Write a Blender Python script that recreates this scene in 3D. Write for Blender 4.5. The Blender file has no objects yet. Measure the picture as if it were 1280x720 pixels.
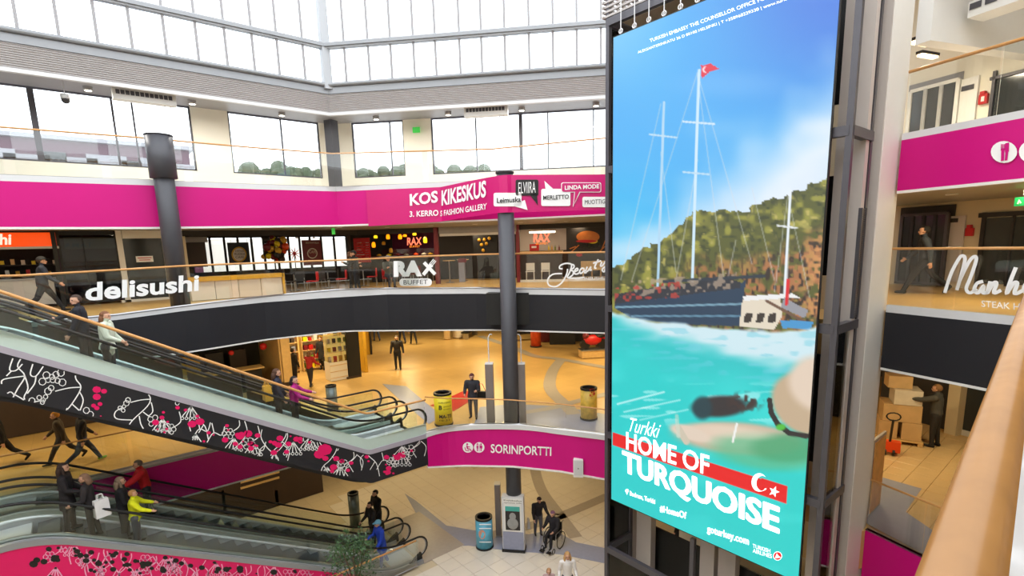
import bpy, bmesh, math, random
import numpy as np
from mathutils import Vector, Matrix
random.seed(7)
SC = bpy.context.scene
COL = SC.collection
# ------------------------------------------------------------------ camera
F, PP = 652.16, 417.78
TH, RO, AZ = math.radians(9.6253), math.radians(-1.5939), math.radians(50.31)
EYE = 1.45
_f = Vector((math.cos(AZ), math.sin(AZ), 0)); _r = Vector((math.sin(AZ), -math.cos(AZ), 0)); _z = Vector((0, 0, 1))
_fw = _f*math.cos(TH) - _z*math.sin(TH); _up = _f*math.sin(TH) + _z*math.cos(TH)
_R = _r*math.cos(RO) + _up*math.sin(RO); _U = _up*math.cos(RO) - _r*math.sin(RO)
cd = bpy.data.cameras.new('camera'); cam = bpy.data.objects.new('camera', cd); COL.objects.link(cam)
cd.sensor_width = 36; cd.lens = F/1280*36; cd.shift_y = (PP-360)/1280; cd.clip_start = .05; cd.clip_end = 400
m = Matrix.Identity(4)
for i in range(3): m[i][0], m[i][1], m[i][2] = _R[i], _U[i], -_fw[i]
m[2][3] = EYE
cam.matrix_world = m
SC.camera = cam
# ------------------------------------------------------------------ world: bright overcast sky
W = bpy.data.worlds.new('overcast_sky'); SC.world = W; W.use_nodes = True
bg = W.node_tree.nodes['Background']; bg.inputs[0].default_value = (.93, .97, 1, 1); bg.inputs[1].default_value = 3.3
SC.view_settings.view_transform = 'Standard'; SC.view_settings.look = 'None'
SC.view_settings.exposure = 0.0; SC.view_settings.gamma = 1; SC.view_settings.use_curve_mapping = False
# levels (metres): camera stands on the second floor
G, L1, L2, L3, ZB = -9.4, -4.7, 0.0, 3.3, -0.2
# ------------------------------------------------------------------ pixel helpers (1280x720 photo frame)
def ray(px, py):
    x = (px-640)/F; u = -(py-PP)/F
    return _R*x + _U*u + _fw
def pz(px, py, z):
    r = ray(px, py); t = (z-EYE)/r.z; return Vector((r.x*t, r.y*t, z))
def ppl(px, py, p0, n):
    r = ray(px, py); o = Vector((0, 0, EYE)); n = Vector(n); t = (Vector(p0)-o).dot(n)/r.dot(n); return o + r*t
def py_(px, py, y): return ppl(px, py, (0, y, 0), (0, 1, 0))
def px_(px, py, x): return ppl(px, py, (x, 0, 0), (1, 0, 0))
KD = Vector((.67983, -.73337, 0)); KN = Vector((.73337, .67983, 0))       # back wall direction / outward normal
def pk_(px, py, p0): return ppl(px, py, (p0[0], p0[1], 0), KN)
RD = Vector((-.3104, -.9506, 0)); RN = Vector((.9506, -.3104, 0))         # right wing edge direction (towards camera) / outward
R0 = Vector((12.2, 3.13, 0))
def pr_(px, py, off=0): return ppl(px, py, R0+RN*off, RN)
def above(px, py, P):
    r = ray(px, py); t = math.hypot(P[0], P[1])/math.hypot(r.x, r.y); return EYE + t*r.z
def proj(P):
    d = Vector(P)-Vector((0, 0, EYE)); zc = d.dot(_fw); return 640+F*d.dot(_R)/zc, PP-F*d.dot(_U)/zc
def zcurve(P, curve):
    z = 0
    for _ in range(3):
        px = proj((P[0], P[1], z))[0]; z = above(px, float(np.interp(px, [c[0] for c in curve], [c[1] for c in curve])), P)
    return z
# ------------------------------------------------------------------ materials
def lin(c): return tuple(((v/255)/12.92 if v/255 <= .04045 else ((v/255+.055)/1.055)**2.4) for v in c)
MATS = {}
def mat(name, rgb, rough=.5, metal=0., var=.08, scale=6., bump=0., emit=0., spec=.5, coat=0.):
    if name in MATS: return MATS[name]
    M = bpy.data.materials.new(name); M.use_nodes = True; nt = M.node_tree; b = nt.nodes['Principled BSDF']
    c = lin(rgb)
    b.inputs['Roughness'].default_value = rough; b.inputs['Metallic'].default_value = metal
    b.inputs['Specular IOR Level'].default_value = spec; b.inputs['Coat Weight'].default_value = coat
    tc = nt.nodes.new('ShaderNodeTexCoord'); no = nt.nodes.new('ShaderNodeTexNoise'); no.inputs['Scale'].default_value = scale; no.inputs['Detail'].default_value = 3
    nt.links.new(tc.outputs['Object'], no.inputs['Vector'])
    mx = nt.nodes.new('ShaderNodeMix'); mx.data_type = 'RGBA'
    mx.inputs['A'].default_value = (*[max(0, v*(1-var)) for v in c], 1); mx.inputs['B'].default_value = (*[min(1, v*(1+var)) for v in c], 1)
    nt.links.new(no.outputs['Fac'], mx.inputs['Factor']); nt.links.new(mx.outputs['Result'], b.inputs['Base Color'])
    if bump:
        bp = nt.nodes.new('ShaderNodeBump'); bp.inputs['Strength'].default_value = bump; bp.inputs['Distance'].default_value = .02
        nt.links.new(no.outputs['Fac'], bp.inputs['Height']); nt.links.new(bp.outputs['Normal'], b.inputs['Normal'])
    if emit:
        b.inputs['Emission Color'].default_value = (*c, 1); b.inputs['Emission Strength'].default_value = emit
    MATS[name] = M; return M
def glass(name, tint=(1, 1, 1), refl=1.0, ior=1.45):
    if name in MATS: return MATS[name]
    M = bpy.data.materials.new(name); M.use_nodes = True; nt = M.node_tree; nt.nodes.clear()
    out = nt.nodes.new('ShaderNodeOutputMaterial'); tr = nt.nodes.new('ShaderNodeBsdfTransparent'); gl = nt.nodes.new('ShaderNodeBsdfGlossy')
    tr.inputs[0].default_value = (*tint, 1); gl.inputs[0].default_value = (refl, refl, refl, 1); gl.inputs['Roughness'].default_value = .02
    fr = nt.nodes.new('ShaderNodeFresnel'); fr.inputs[0].default_value = ior; mx = nt.nodes.new('ShaderNodeMixShader')
    nt.links.new(fr.outputs[0], mx.inputs[0]); nt.links.new(tr.outputs[0], mx.inputs[1]); nt.links.new(gl.outputs[0], mx.inputs[2]); nt.links.new(mx.outputs[0], out.inputs[0])
    MATS[name] = M; return M
def brickmat(name, c1, c2, cm, w, h, off=.5, mort=.006, rough=.35):
    if name in MATS: return MATS[name]
    M = bpy.data.materials.new(name); M.use_nodes = True; nt = M.node_tree; b = nt.nodes['Principled BSDF']; b.inputs['Roughness'].default_value = rough
    tc = nt.nodes.new('ShaderNodeTexCoord'); br = nt.nodes.new('ShaderNodeTexBrick'); br.offset = off
    br.inputs['Color1'].default_value = (*lin(c1), 1); br.inputs['Color2'].default_value = (*lin(c2), 1); br.inputs['Mortar'].default_value = (*lin(cm), 1)
    br.inputs['Scale'].default_value = 1; br.inputs['Mortar Size'].default_value = mort; br.inputs['Brick Width'].default_value = w; br.inputs['Row Height'].default_value = h
    nt.links.new(tc.outputs['Object'], br.inputs['Vector']); nt.links.new(br.outputs['Color'], b.inputs['Base Color'])
    MATS[name] = M; return M
mat('pink', (204, 4, 124), .42, var=.04, scale=.6, spec=.3)
mat('pink_banner', (204, 8, 112), .35, var=.06, scale=1.2)
mat('pink_print', (224, 0, 98), .4, var=.03)
mat('white', (232, 230, 226), .5, var=.02)
mat('white_vinyl', (245, 245, 245), .5, var=.01)
mat('white_metal', (214, 214, 216), .4, var=.03)
mat('lilac_metal', (178, 172, 186), .35, .2, var=.05)
mat('mint_metal', (196, 214, 206), .3, .1, var=.04)
mat('cream_wall', (244, 238, 222), .6, var=.03, scale=1.5)
mat('beige_wall', (206, 190, 160), .6, var=.04, scale=1.5)
mat('mauve_metal', (196, 186, 180), .45, .1, var=.03)
mat('black_fascia', (22, 22, 30), .55, var=.1, scale=1.)
mat('black', (16, 16, 18), .5, var=.1)
mat('rubber', (18, 18, 20), .45, var=.1)
mat('dark', (42, 38, 38), .6, var=.15, scale=2.)
mat('dark_brown', (58, 42, 32), .6, var=.2, scale=2.)
mat('column_grey', (74, 74, 80), .45, .15, var=.05)
mat('frame_grey', (82, 80, 86), .4, .3, var=.06)
mat('steel', (178, 178, 180), .28, .85, var=.05)
mat('beam_grey', (172, 174, 178), .4, .1, var=.03)
mat('gutter_grey', (146, 148, 152), .35, .15, var=.03)
mat('soffit', (150, 148, 150), .5, .1, var=.05)
mat('louvre', (176, 170, 168), .5, .1, var=.04)
mat('wood_rail', (206, 150, 88), .35, var=.15, scale=9.)
mat('wood_near', (164, 118, 68), .25, var=.18, scale=14.)
mat('wood_pale', (214, 178, 120), .4, var=.16, scale=7.)
mat('orange', (238, 74, 10), .4, var=.05)
mat('red', (190, 24, 28), .45, var=.08)
mat('maroon', (112, 22, 34), .45, var=.08)
mat('yellow', (232, 208, 16), .45, var=.06)
mat('gold', (206, 158, 40), .45, var=.15)
mat('shop_dark', (30, 26, 26), .7, var=.3, scale=3.)
mat('magenta_dark', (108, 16, 78), .6, var=.15, scale=2.)
mat('tile_cream', (216, 206, 192), .3, var=.05, scale=3.)
mat('tile_tan', (206, 176, 130), .3, var=.08, scale=3.)
mat('grout', (176, 158, 130), .7, var=.05)
mat('stone_blue', (146, 150, 172), .35, var=.1, scale=8.)
mat('stone_grey', (168, 158, 148), .35, var=.1, scale=8.)
mat('red_inlay', (186, 44, 40), .35, var=.1)
brickmat('floor_tan', (212, 174, 110), (204, 166, 104), (184, 150, 96), .6, .6, 0, .005)
brickmat('floor_light', (204, 188, 160), (196, 180, 152), (170, 154, 130), .6, .6, 0, .005)
glass('glass', (.975, .99, .985)); glass('glass_sky', (.97, .985, 1)); glass('glass_dark', (.32, .36, .38)); glass('glass_green', (.93, .98, .965))
# ------------------------------------------------------------------ mesh builder
class MB:
    def __init__(s): s.v = []; s.f = []
    def add(s, vs, fs):
        o = len(s.v); s.v += [tuple(v) for v in vs]; s.f += [tuple(i+o for i in f) for f in fs]; return s
    def box(s, c, d, rz=0., M=None):
        hx, hy, hz = d[0]/2, d[1]/2, d[2]/2; ca, sa = math.cos(rz), math.sin(rz); vs = []
        for z in (-hz, hz):
            for x, y in ((-hx, -hy), (hx, -hy), (hx, hy), (-hx, hy)):
                v = Vector((x*ca-y*sa, x*sa+y*ca, z))
                if M: v = M @ Vector((x, y, z))
                vs.append((c[0]+v[0], c[1]+v[1], c[2]+v[2]))
        return s.add(vs, [(0, 3, 2, 1), (4, 5, 6, 7), (0, 1, 5, 4), (1, 2, 6, 5), (2, 3, 7, 6), (3, 0, 4, 7)])
    def bar(s, p, q, w, h, up=(0, 0, 1)):
        p, q = Vector(p), Vector(q); d = (q-p); L = d.length; d.normalize(); u = Vector(up); sd = d.cross(u)
        if sd.length < 1e-4: u = Vector((1, 0, 0)); sd = d.cross(u)
        sd.normalize(); u = sd.cross(d).normalized(); vs = []
        for e in (p, q):
            for a, b in ((-1, -1), (1, -1), (1, 1), (-1, 1)): vs.append(e + sd*a*w/2 + u*b*h/2)
        return s.add(vs, [(0, 1, 2, 3), (7, 6, 5, 4), (0, 4, 5, 1), (1, 5, 6, 2), (2, 6, 7, 3), (3, 7, 4, 0)])
    def tube(s, pts, r, n=8, cap=True):
        pts = [Vector(p) for p in pts]; k = len(pts); rs = r if isinstance(r, (list, tuple)) else [r]*k
        o = len(s.v); prev = None
        for i, p in enumerate(pts):
            d = (pts[min(i+1, k-1)]-pts[max(i-1, 0)]).normalized()
            if prev is None:
                a = Vector((0, 0, 1)) if abs(d.z) < .9 else Vector((1, 0, 0)); x = d.cross(a).normalized()
            else:
                x = prev - d*prev.dot(d); x.normalize()
            prev = x; y = d.cross(x)
            for j in range(n):
                t = 2*math.pi*j/n; s.v.append(tuple(p + (x*math.cos(t)+y*math.sin(t))*rs[i]))
        for i in range(k-1):
            for j in range(n):
                a, b = o+i*n+j, o+i*n+(j+1) % n; s.f.append((a, b, b+n, a+n))
        if cap: s.f.append(tuple(o+j for j in reversed(range(n)))); s.f.append(tuple(o+(k-1)*n+j for j in range(n)))
        return s
    def lathe(s, c, prof, n=20, sy=1.):
        o = len(s.v)
        for r, z in prof:
            for j in range(n):
                t = 2*math.pi*j/n; s.v.append((c[0]+r*math.cos(t), c[1]+r*math.sin(t)*sy, c[2]+z))
        for i in range(len(prof)-1):
            for j in range(n):
                a, b = o+i*n+j, o+i*n+(j+1) % n; s.f.append((a, b, b+n, a+n))
        s.f.append(tuple(o+j for j in reversed(range(n)))); s.f.append(tuple(o+(len(prof)-1)*n+j for j in range(n)))
        return s
    def cyl(s, c, r, h, n=20): return s.lathe(c, [(r, 0), (r, h)], n)
    def sphere(s, c, r, n=10, m=7, sc=(1, 1, 1)):
        o = len(s.v); s.v.append((c[0], c[1], c[2]-r*sc[2]))
        for i in range(1, m):
            a = math.pi*i/m-math.pi/2
            for j in range(n):
                t = 2*math.pi*j/n; s.v.append((c[0]+r*sc[0]*math.cos(a)*math.cos(t), c[1]+r*sc[1]*math.cos(a)*math.sin(t), c[2]+r*sc[2]*math.sin(a)))
        s.v.append((c[0], c[1], c[2]+r*sc[2])); e = len(s.v)-1
        for j in range(n): s.f.append((o, o+1+(j+1) % n, o+1+j)); s.f.append((e, e-n+j, e-n+(j+1) % n))
        for i in range(m-2):
            for j in range(n):
                a, b = o+1+i*n+j, o+1+i*n+(j+1) % n; s.f.append((a, b, b+n, a+n))
        return s
    def poly(s, pts): return s.add(pts, [tuple(range(len(pts)))])
    def prism(s, pts, z0, z1):
        n = len(pts); vs = [(p[0], p[1], z0) for p in pts]+[(p[0], p[1], z1) for p in pts]
        return s.add(vs, [tuple(reversed(range(n))), tuple(range(n, 2*n))]+[(i, (i+1) % n, (i+1) % n+n, i+n) for i in range(n)])
    def slab(s, pts, n, t):          # planar polygon in space extruded by t along n
        n = Vector(n)*t; k = len(pts); vs = [Vector(p) for p in pts]+[Vector(p)+n for p in pts]
        return s.add(vs, [tuple(reversed(range(k))), tuple(range(k, 2*k))]+[(i, (i+1) % k, (i+1) % k+k, i+k) for i in range(k)])
    def band(s, pts, z0, z1, th):    # vertical strip along a plan polyline; z0/z1 numbers or lists
        k = len(pts); z0 = z0 if isinstance(z0, list) else [z0]*k; z1 = z1 if isinstance(z1, list) else [z1]*k; vs = []
        for i in range(k):
            a, b = Vector(pts[max(i-1, 0)][:2]), Vector(pts[min(i+1, k-1)][:2]); d = (b-a).normalized(); nr = Vector((-d.y, d.x))*th
            x, y = pts[i][0], pts[i][1]
            vs += [(x, y, z0[i]), (x+nr.x, y+nr.y, z0[i]), (x+nr.x, y+nr.y, z1[i]), (x, y, z1[i])]
        fs = [(3, 2, 1, 0), (4*k-4, 4*k-3, 4*k-2, 4*k-1)]
        for i in range(k-1):
            for j in range(4): a = 4*i+j; b = 4*i+(j+1) % 4; fs.append((a, b, b+4, a+4))
        return s.add(vs, fs)
    def build(s, name, m, parent=None, smooth=False, local=False):
        me = bpy.data.meshes.new(name); me.from_pydata(s.v, [], s.f); me.update()
        bm = bmesh.new(); bm.from_mesh(me); bmesh.ops.recalc_face_normals(bm, faces=bm.faces); bm.to_mesh(me); bm.free()
        if smooth:
            for p in me.polygons: p.use_smooth = True
        return link(name, me, m, parent, local)
def world_of(o):
    M = o.matrix_basis.copy()
    if o.parent: M = world_of(o.parent) @ o.matrix_parent_inverse @ M
    return M
def link(name, me, m, parent=None, local=False):
    o = bpy.data.objects.new(name, me); COL.objects.link(o)
    if m is not None and len(me.materials) == 0: me.materials.append(MATS[m] if isinstance(m, str) else m)
    if parent:
        o.parent = parent
        if not local: o.matrix_parent_inverse = world_of(parent).inverted()
    return o
def tag(o, label=None, cat=None, group=None, kind=None):
    if label: o['label'] = label
    if cat: o['category'] = cat
    if group: o['group'] = group
    if kind: o['kind'] = kind
    return o
def thing(name, label, cat, loc=(0, 0, 0), rz=0, group=None):
    o = bpy.data.objects.new(name, None); COL.objects.link(o); o.location = loc; o.rotation_euler = (0, 0, rz); o.empty_display_size = .1
    return tag(o, label, cat, group)
def struct(name, mb, m, parent=None, smooth=False):
    o = mb.build(name, m, parent, smooth)
    if not parent: o['kind'] = 'structure'
    return o
def root(name, loc=(0, 0, 0)):
    o = bpy.data.objects.new(name, None); COL.objects.link(o); o.location = loc; o['kind'] = 'structure'; return o
def copy_tree(o, parent=None):
    c = o.copy(); COL.objects.link(c); c.parent = parent
    for ch in list(o.children): copy_tree(ch, c)
    return c
def inst(o, loc, name=None, parent=None, rz=0):       # repeat of a part sharing its mesh
    c = o.copy(); COL.objects.link(c); c.parent = parent or o.parent; c.location = loc; c.rotation_euler = (0, 0, rz); return c
def lerp(a, b, t): return a+(b-a)*t
def resample(pts, n):
    pts = [Vector(p) for p in pts]; L = [0]
    for a, b in zip(pts, pts[1:]): L.append(L[-1]+(b-a).length)
    out = []
    for i in range(n):
        t = L[-1]*i/(n-1); k = max(j for j in range(len(L)) if L[j] <= t+1e-9); k = min(k, len(pts)-2)
        out.append(pts[k].lerp(pts[k+1], (t-L[k])/max(1e-9, L[k+1]-L[k])))
    return out
def smoothline(pts, n):
    pts = [Vector(p) for p in pts]; out = []; k = len(pts)
    for i in range(k-1):
        p0, p1, p2, p3 = pts[max(i-1, 0)], pts[i], pts[i+1], pts[min(i+2, k-1)]
        for j in range(n):
            t = j/n; out.append(.5*((2*p1)+(p2-p0)*t+(2*p0-5*p1+4*p2-p3)*t*t+(3*p1-p0-3*p2+p3)*t**3))
    out.append(pts[-1]); return out
# ------------------------------------------------------------------ lettering: text fitted to a parallelogram (baseline left, baseline right, top left)
def text(s, bl, br, tl, m, parent, name='lettering', bold=0., shear=0., depth=.004, n=None, spacing=1., box=None, stack=False):
    cu = bpy.data.curves.new('t', 'FONT'); cu.body = s; cu.offset = min(bold, .012) if stack else bold; cu.shear = shear; cu.space_character = spacing; cu.resolution_u = 3; cu.fill_mode = 'FRONT'
    ob = bpy.data.objects.new('t', cu); COL.objects.link(ob); dg = bpy.context.evaluated_depsgraph_get()
    me = bpy.data.meshes.new_from_object(ob.evaluated_get(dg)); bpy.data.objects.remove(ob); bpy.data.curves.remove(cu)
    bl, br, tl = Vector(bl), Vector(br), Vector(tl)
    c = np.array([v.co[:] for v in me.vertices]); x0, y0, x1, y1 = c[:, 0].min(), c[:, 1].min(), c[:, 0].max(), c[:, 1].max()
    if box: y0, y1 = box
    ux, uy = (br-bl), (tl-bl); nn = Vector(n) if n is not None else ux.cross(uy).normalized()
    for v in me.vertices: v.co = bl + ux*((v.co.x-x0)/(x1-x0)) + uy*((v.co.y-y0)/(y1-y0)) + nn*depth
    me.materials.clear()
    if stack and bold > .012:
        k = (bold-.012)*1.0/(x1-x0); kv = k*(x1-x0)/(y1-y0)*.55; n0 = len(me.vertices); co = [v.co.copy() for v in me.vertices]; fs = [tuple(p.vertices) for p in me.polygons]; vs = []; ff = []
        for j, (a, b_) in enumerate(((0, 0), (-k, 0), (k, 0), (0, kv), (0, -kv), (-k*.7, kv*.7), (k*.7, kv*.7), (-k*.7, -kv*.7), (k*.7, -kv*.7))):
            vs += [c_+ux*a+uy*b_+nn*(.0004*j) for c_ in co]; ff += [tuple(i+n0*j for i in f_) for f_ in fs]
        me = bpy.data.meshes.new('lettering'); me.from_pydata(vs, [], ff); me.update()
    return link(name, me, m, parent)
# ------------------------------------------------------------------ balustrades
def balustrade(label, pts, zb, zr, panel=1.5, rail='wood_rail', rr=.03, base=True, bz=None, glassmat='glass', group=None, first=None, open_=.0):
    """pts: plan polyline; zb/zr lists: bottom of glass and centre of handrail per vertex."""
    t = thing('glass_balustrade', label, 'balustrade', (pts[0][0], pts[0][1], min(zb)), 0, group)
    b3 = [Vector((p[0], p[1], z)) for p, z in zip(pts, zb)]; r3 = [Vector((p[0], p[1], z)) for p, z in zip(pts, zr)]
    MB().tube(r3, rr, 8).build('handrail', rail, t, True)
    L = sum((b-a).length for a, b in zip(r3, r3[1:])); k = max(1, round(L/panel))
    Lb = [0.]
    for a, b in zip(r3, r3[1:]): Lb.append(Lb[-1]+(b-a).length)
    def at(u, arr):
        d = u*L; i = max(j for j in range(len(Lb)) if Lb[j] <= d+1e-6); i = min(i, len(arr)-2); return arr[i].lerp(arr[i+1], (d-Lb[i])/(Lb[i+1]-Lb[i]))
    for i in range(k):
        u0, u1 = i/k+.004, (i+1)/k-.004
        a, b, c, d = at(u0, b3), at(u1, b3), at(u1, r3), at(u0, r3)
        n = (b-a).cross(Vector((0, 0, 1))).normalized()
        q = [a, b, c-Vector((0, 0, rr*.6)), d-Vector((0, 0, rr*.6))]
        MB().slab([v-n*.006 for v in q], n, .012).build('glass_panel', glassmat, t)
    if base:
        MB().tube([v-Vector((0, 0, .03)) for v in b3], .03, 4).build('base_channel', 'steel', t)
    return t
# ================================================================== STRUCTURE
CT = [(0, 412), (138, 401), (235, 388), (330, 378), (400, 373), (484, 368), (595, 367), (652, 368), (763, 369.6), (900, 372)]
CB = [(0, 470), (245, 438), (330, 424), (430, 413), (534, 412), (615, 411.6), (763, 415.7), (900, 422)]
CC = [(0, 405), (137, 394), (237, 381), (330, 370), (430, 361), (484, 360), (595, 359.5), (763, 361.5), (900, 364)]
CR = [(0, 346), (137, 338), (237, 332), (340, 328), (430, 325), (540, 320), (600, 318), (700, 316), (763, 315), (900, 313)]
E2 = [Vector((-4.5, 18.35, 0)), Vector((-1, 18.35, 0)), Vector((2.4, 18.4, 0))] + [pz(x, y, ZB) for x, y in CT[3:9]]
E2.append(E2[-1]+(E2[-1]-E2[-2]).normalized()*1.9)
E2 = [Vector((p.x, p.y, 0)) for p in smoothline(E2, 4)]
z2t = [zcurve(p, CT) for p in E2]; z2b = [zcurve(p, CB) for p in E2]; z2c = [zcurve(p, CC) for p in E2]; z2r = [zcurve(p, CR) for p in E2]
# ground floor and first floor
struct('floor_ground', MB().prism([(-14, -9), (34, -9), (34, 48), (-14, 48)], G-.3, G-.02), 'floor_light')
E1 = [pz(x, y, L1+.1) for x, y in ((533, 541), (560, 535), (600, 532), (640, 532), (670, 534), (700, 538), (757, 545))]
E1 = [Vector((8.3, 14.55, 0))]+[Vector((p.x, p.y, 0)) for p in E1[1:]]
E1b = E1+[Vector((13.2, 8.4, 0)), Vector((11.7, 8.35, 0)), Vector((11.7, 3.35, 0)), R0+RN*.06, R0+RN*.06+RD*3.2, Vector((30, -4, 0))]
p1 = [(-14, 18.32), (6.2, 18.32), (6.2, 14.6)]+[(p.x, p.y) for p in E1b]+[(34, -4), (34, 48), (-14, 48)]
struct('floor_first', MB().prism(p1, L1-.9, L1-.02), 'floor_tan')
p2 = [(p.x+.06, p.y+.06) for p in E2]+[(13.6, 8.4), (11.7, 8.35), (11.7, 3.35), (12.6, 3.5), (30, 9), (30, 34), (-9, 34), (-9, 18.35)]
struct('floor_second', MB().prism(p2, -1.3, ZB-.02), 'floor_tan')
CRN = R0+RD*2.62
NR0 = ray(1202, 720)*.47+Vector((0, 0, EYE)); NRD = Vector((math.cos(math.radians(4.8)), math.sin(math.radians(4.8)), 0))
NRE = NR0+NRD*((CRN.x-NR0.x)/NRD.x)
_o = RN*.06
p2r = [(R0.x+_o.x, R0.y+_o.y), (NRE.x+_o.x, NRE.y+_o.y-.12), (NR0.x-NRD.x*1.5, NR0.y-NRD.y*1.5-.12), (-1.2, -8), (30, -8), (30, 9), (12.6, 3.5)]
struct('floor_second_right', MB().prism(p2r, -.95, -.02), 'floor_tan')
# fascias of the second floor
struct('trim_1', MB().band(E2, z2b, z2t, .08), 'black_fascia')
struct('trim_2', MB().band(E2, z2t, z2c, .12), 'white_metal')
struct('trim_3', MB().band(E2, [z-.05 for z in z2b], z2b, .12), 'white')
# third floor edge
PD = Vector((11.82, 14.98, 0))
C3 = Vector((7.8, 19.3, 0))
E3 = [Vector((-7, 19.3, 0)), Vector((-1.2, 19.3, 0)), Vector((2, 19.3, 0)), Vector((5, 19.3, 0)), C3, PD.copy()]+[Vector((v.x, v.y, 0)) for v in (pk_(763, 267, PD), pk_(900, 262, PD))]
KB = [(0, 283.7), (205, 283.7), (430, 281), (534, 277), (615, 274), (763, 267), (900, 260)]
KT = [(0, 226), (198, 232), (330, 237), (430, 239.5), (480, 238), (600, 232), (763, 224), (900, 215)]
K3 = [(0, 157), (180, 172), (405, 192), (540, 189), (640, 185), (760, 172), (900, 160)]
z3b = [zcurve(p, KB) for p in E3]; z3t = [zcurve(p, KT) for p in E3]; z3r = [zcurve(p, K3) for p in E3]
z3b[0], z3t[0], z3r[0] = z3b[1], z3t[1], z3r[1]
struct('trim_4', MB().band(E3, z3b, z3t, .1), 'pink')
struct('trim_5', MB().band(E3, [z-.06 for z in z3b], z3b, .2), 'white')
struct('trim_6', MB().band(E3, z3t, [z+.16 for z in z3t], .14), 'white_metal')
# window wall behind the third floor gallery, soffit and roof band
WY = 22.0; PW = PD+KN*2.6
def on_k(P0, y): return P0+KD*((y-P0.y)/KD.y)
CW = on_k(PW, WY); WE = on_k(PW, 6.5); EE = on_k(PD, 6.5)
z3f = 3.45
struct('floor_third', MB().prism([(-9, 19.4), (C3.x+.05, 19.4), (EE.x+.1, EE.y), (WE.x, WE.y), (CW.x, CW.y), (-9, WY)], 2.5, z3f), 'tile_cream')
struct('ceiling_second', MB().prism([(-9, 19.45), (C3.x+.08, 19.45), (EE.x+.2, EE.y), (30, 8), (30, 34), (-9, 34)], 2.38, 2.48), 'soffit')
SB, LT, GT = 6.28, 6.97, 7.32
SW = py_(0, 103, WY).z
sof = MB()
for (a, b, c, d) in (((-9, 19.36), (C3.x+.03, 19.36), (CW.x, WY), (-9, WY)), ((C3.x+.03, 19.36), (EE.x+KN.x*.06, EE.y+KN.y*.06), (WE.x, WE.y), (CW.x, WY))):
    q = [(*a, SB), (*b, SB), (*c, SW), (*d, SW)]; sof.add(q+[(x, y, z+.12) for x, y, z in q], [(3, 2, 1, 0), (4, 5, 6, 7), (0, 1, 5, 4), (1, 2, 6, 5), (2, 3, 7, 6), (3, 0, 4, 7)])
struct('ceiling_third', sof, 'soffit')
RE = [Vector((-9, 19.3, 0)), C3, EE]
rb = root('trim_7', (C3.x, C3.y, SB))
MB().band(RE, SB-.04, SB+.06, .14).build('lip', 'white_metal', rb)
MB().band([Vector((-9, 19.42, 0)), Vector((C3.x+.07, 19.42, 0)), EE+KN*.12], SB+.0, LT, .05).build('backing', 'dark', rb)
sl = MB()
for i in range(11):
    z = SB+.09+i*(LT-SB-.09)/10.5
    sl.tube([Vector((-9, 19.34, z)), Vector((C3.x+.02, 19.34, z)), EE+KN*.04+Vector((0, 0, z))], .026, 4)
o = sl.build('louvre_slats', 'louvre', rb); o['kind'] = 'stuff'
gp = MB()
gp.band(RE, LT, GT, .3)
gp.build('gutter', 'gutter_grey', rb)
MB().tube([Vector((-9, 19.25, GT-.06)), Vector((C3.x-.03, 19.25, GT-.06)), EE-KN*.05+Vector((0, 0, GT-.06))], .07, 8).build('gutter_pipe', 'gutter_grey', rb, True)
# skylight glazing above the gutter
ZM = above(405, 58, C3); ZT = 11.2
def skyframe(nm, A, B, stops):
    w = root(nm, (A.x, A.y, GT)); d = (B-A).normalized(); n = Vector((d.y, -d.x, 0))
    MB().bar(A+Vector((0, 0, ZM)), B+Vector((0, 0, ZM)), .2, .2).build('beam', 'beam_grey', w)
    MB().bar(A+Vector((0, 0, ZM))+n*.12, B+Vector((0, 0, ZM))+n*.12, .1, .1).build('beam', 'gutter_grey', w)
    MB().bar(A+Vector((0, 0, ZT)), B+Vector((0, 0, ZT)), .2, .25).build('beam', 'white', w)
    first = None; ps = [0]+stops+[(B-A).length]
    for s in stops:
        P = A+d*s
        MB().bar(P+Vector((0, 0, GT)), P+Vector((0, 0, ZT)), .035, .08, up=d).build('mullion', 'soffit', w)
    for a, b in zip(ps, ps[1:]):
        for z0, z1 in ((GT, ZM), (ZM, ZT)):
            q = [A+d*a, A+d*b]; MB().slab([q[0]+Vector((0, 0, z0)), q[1]+Vector((0, 0, z0)), q[1]+Vector((0, 0, z1)), q[0]+Vector((0, 0, z1))], n, .01).build('pane', 'glass_sky', w)
    return w
A0 = Vector((-9, 19.3, 0))
st = [py_(x, 33+.178*x, 19.3).x+9 for x in (22, 74, 122.6, 166, 209, 249, 285, 319, 350, 382)]
st = [st[0]-1.05*k for k in range(6, 0, -1) if st[0]-1.05*k > .2]+st
skyframe('window_1', A0, C3, st)
sk = [(pk_(x, 105-.063*(x-410), PD)-C3).to_2d().length for x in (433.6, 463, 490.7, 519, 546, 576, 603, 632, 662, 691.6, 721, 751)]
g = sk[-1]-sk[-2]; LL = (EE-C3).length
sk += [sk[-1]+g*k for k in range(1, 9) if sk[-1]+g*k < LL-.2]
skyframe('window_2', C3, EE, sk)
struct('trim_8', MB().bar(C3+Vector((0, 0, GT-.2)), C3+Vector((0, 0, ZT)), .28, .28), 'beam_grey')
# glazed roof beams over the hall
bm_ = root('trim_9', (4, 10, ZT))
for x in (-6, -2, 2, 6): MB().bar((x, 19.3, ZT+.2), (x, -8, ZT+1.2), .16, .3).build('roof_beam', 'white', bm_)
for t in (.33, .66, 1.): P = C3.lerp(EE, t); MB().bar((P.x, P.y, ZT+.2), (P.x-9*KN.x*1.6, P.y-9*KN.y*1.6, ZT+1.0), .16, .3).build('roof_beam', 'white', bm_)
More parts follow.
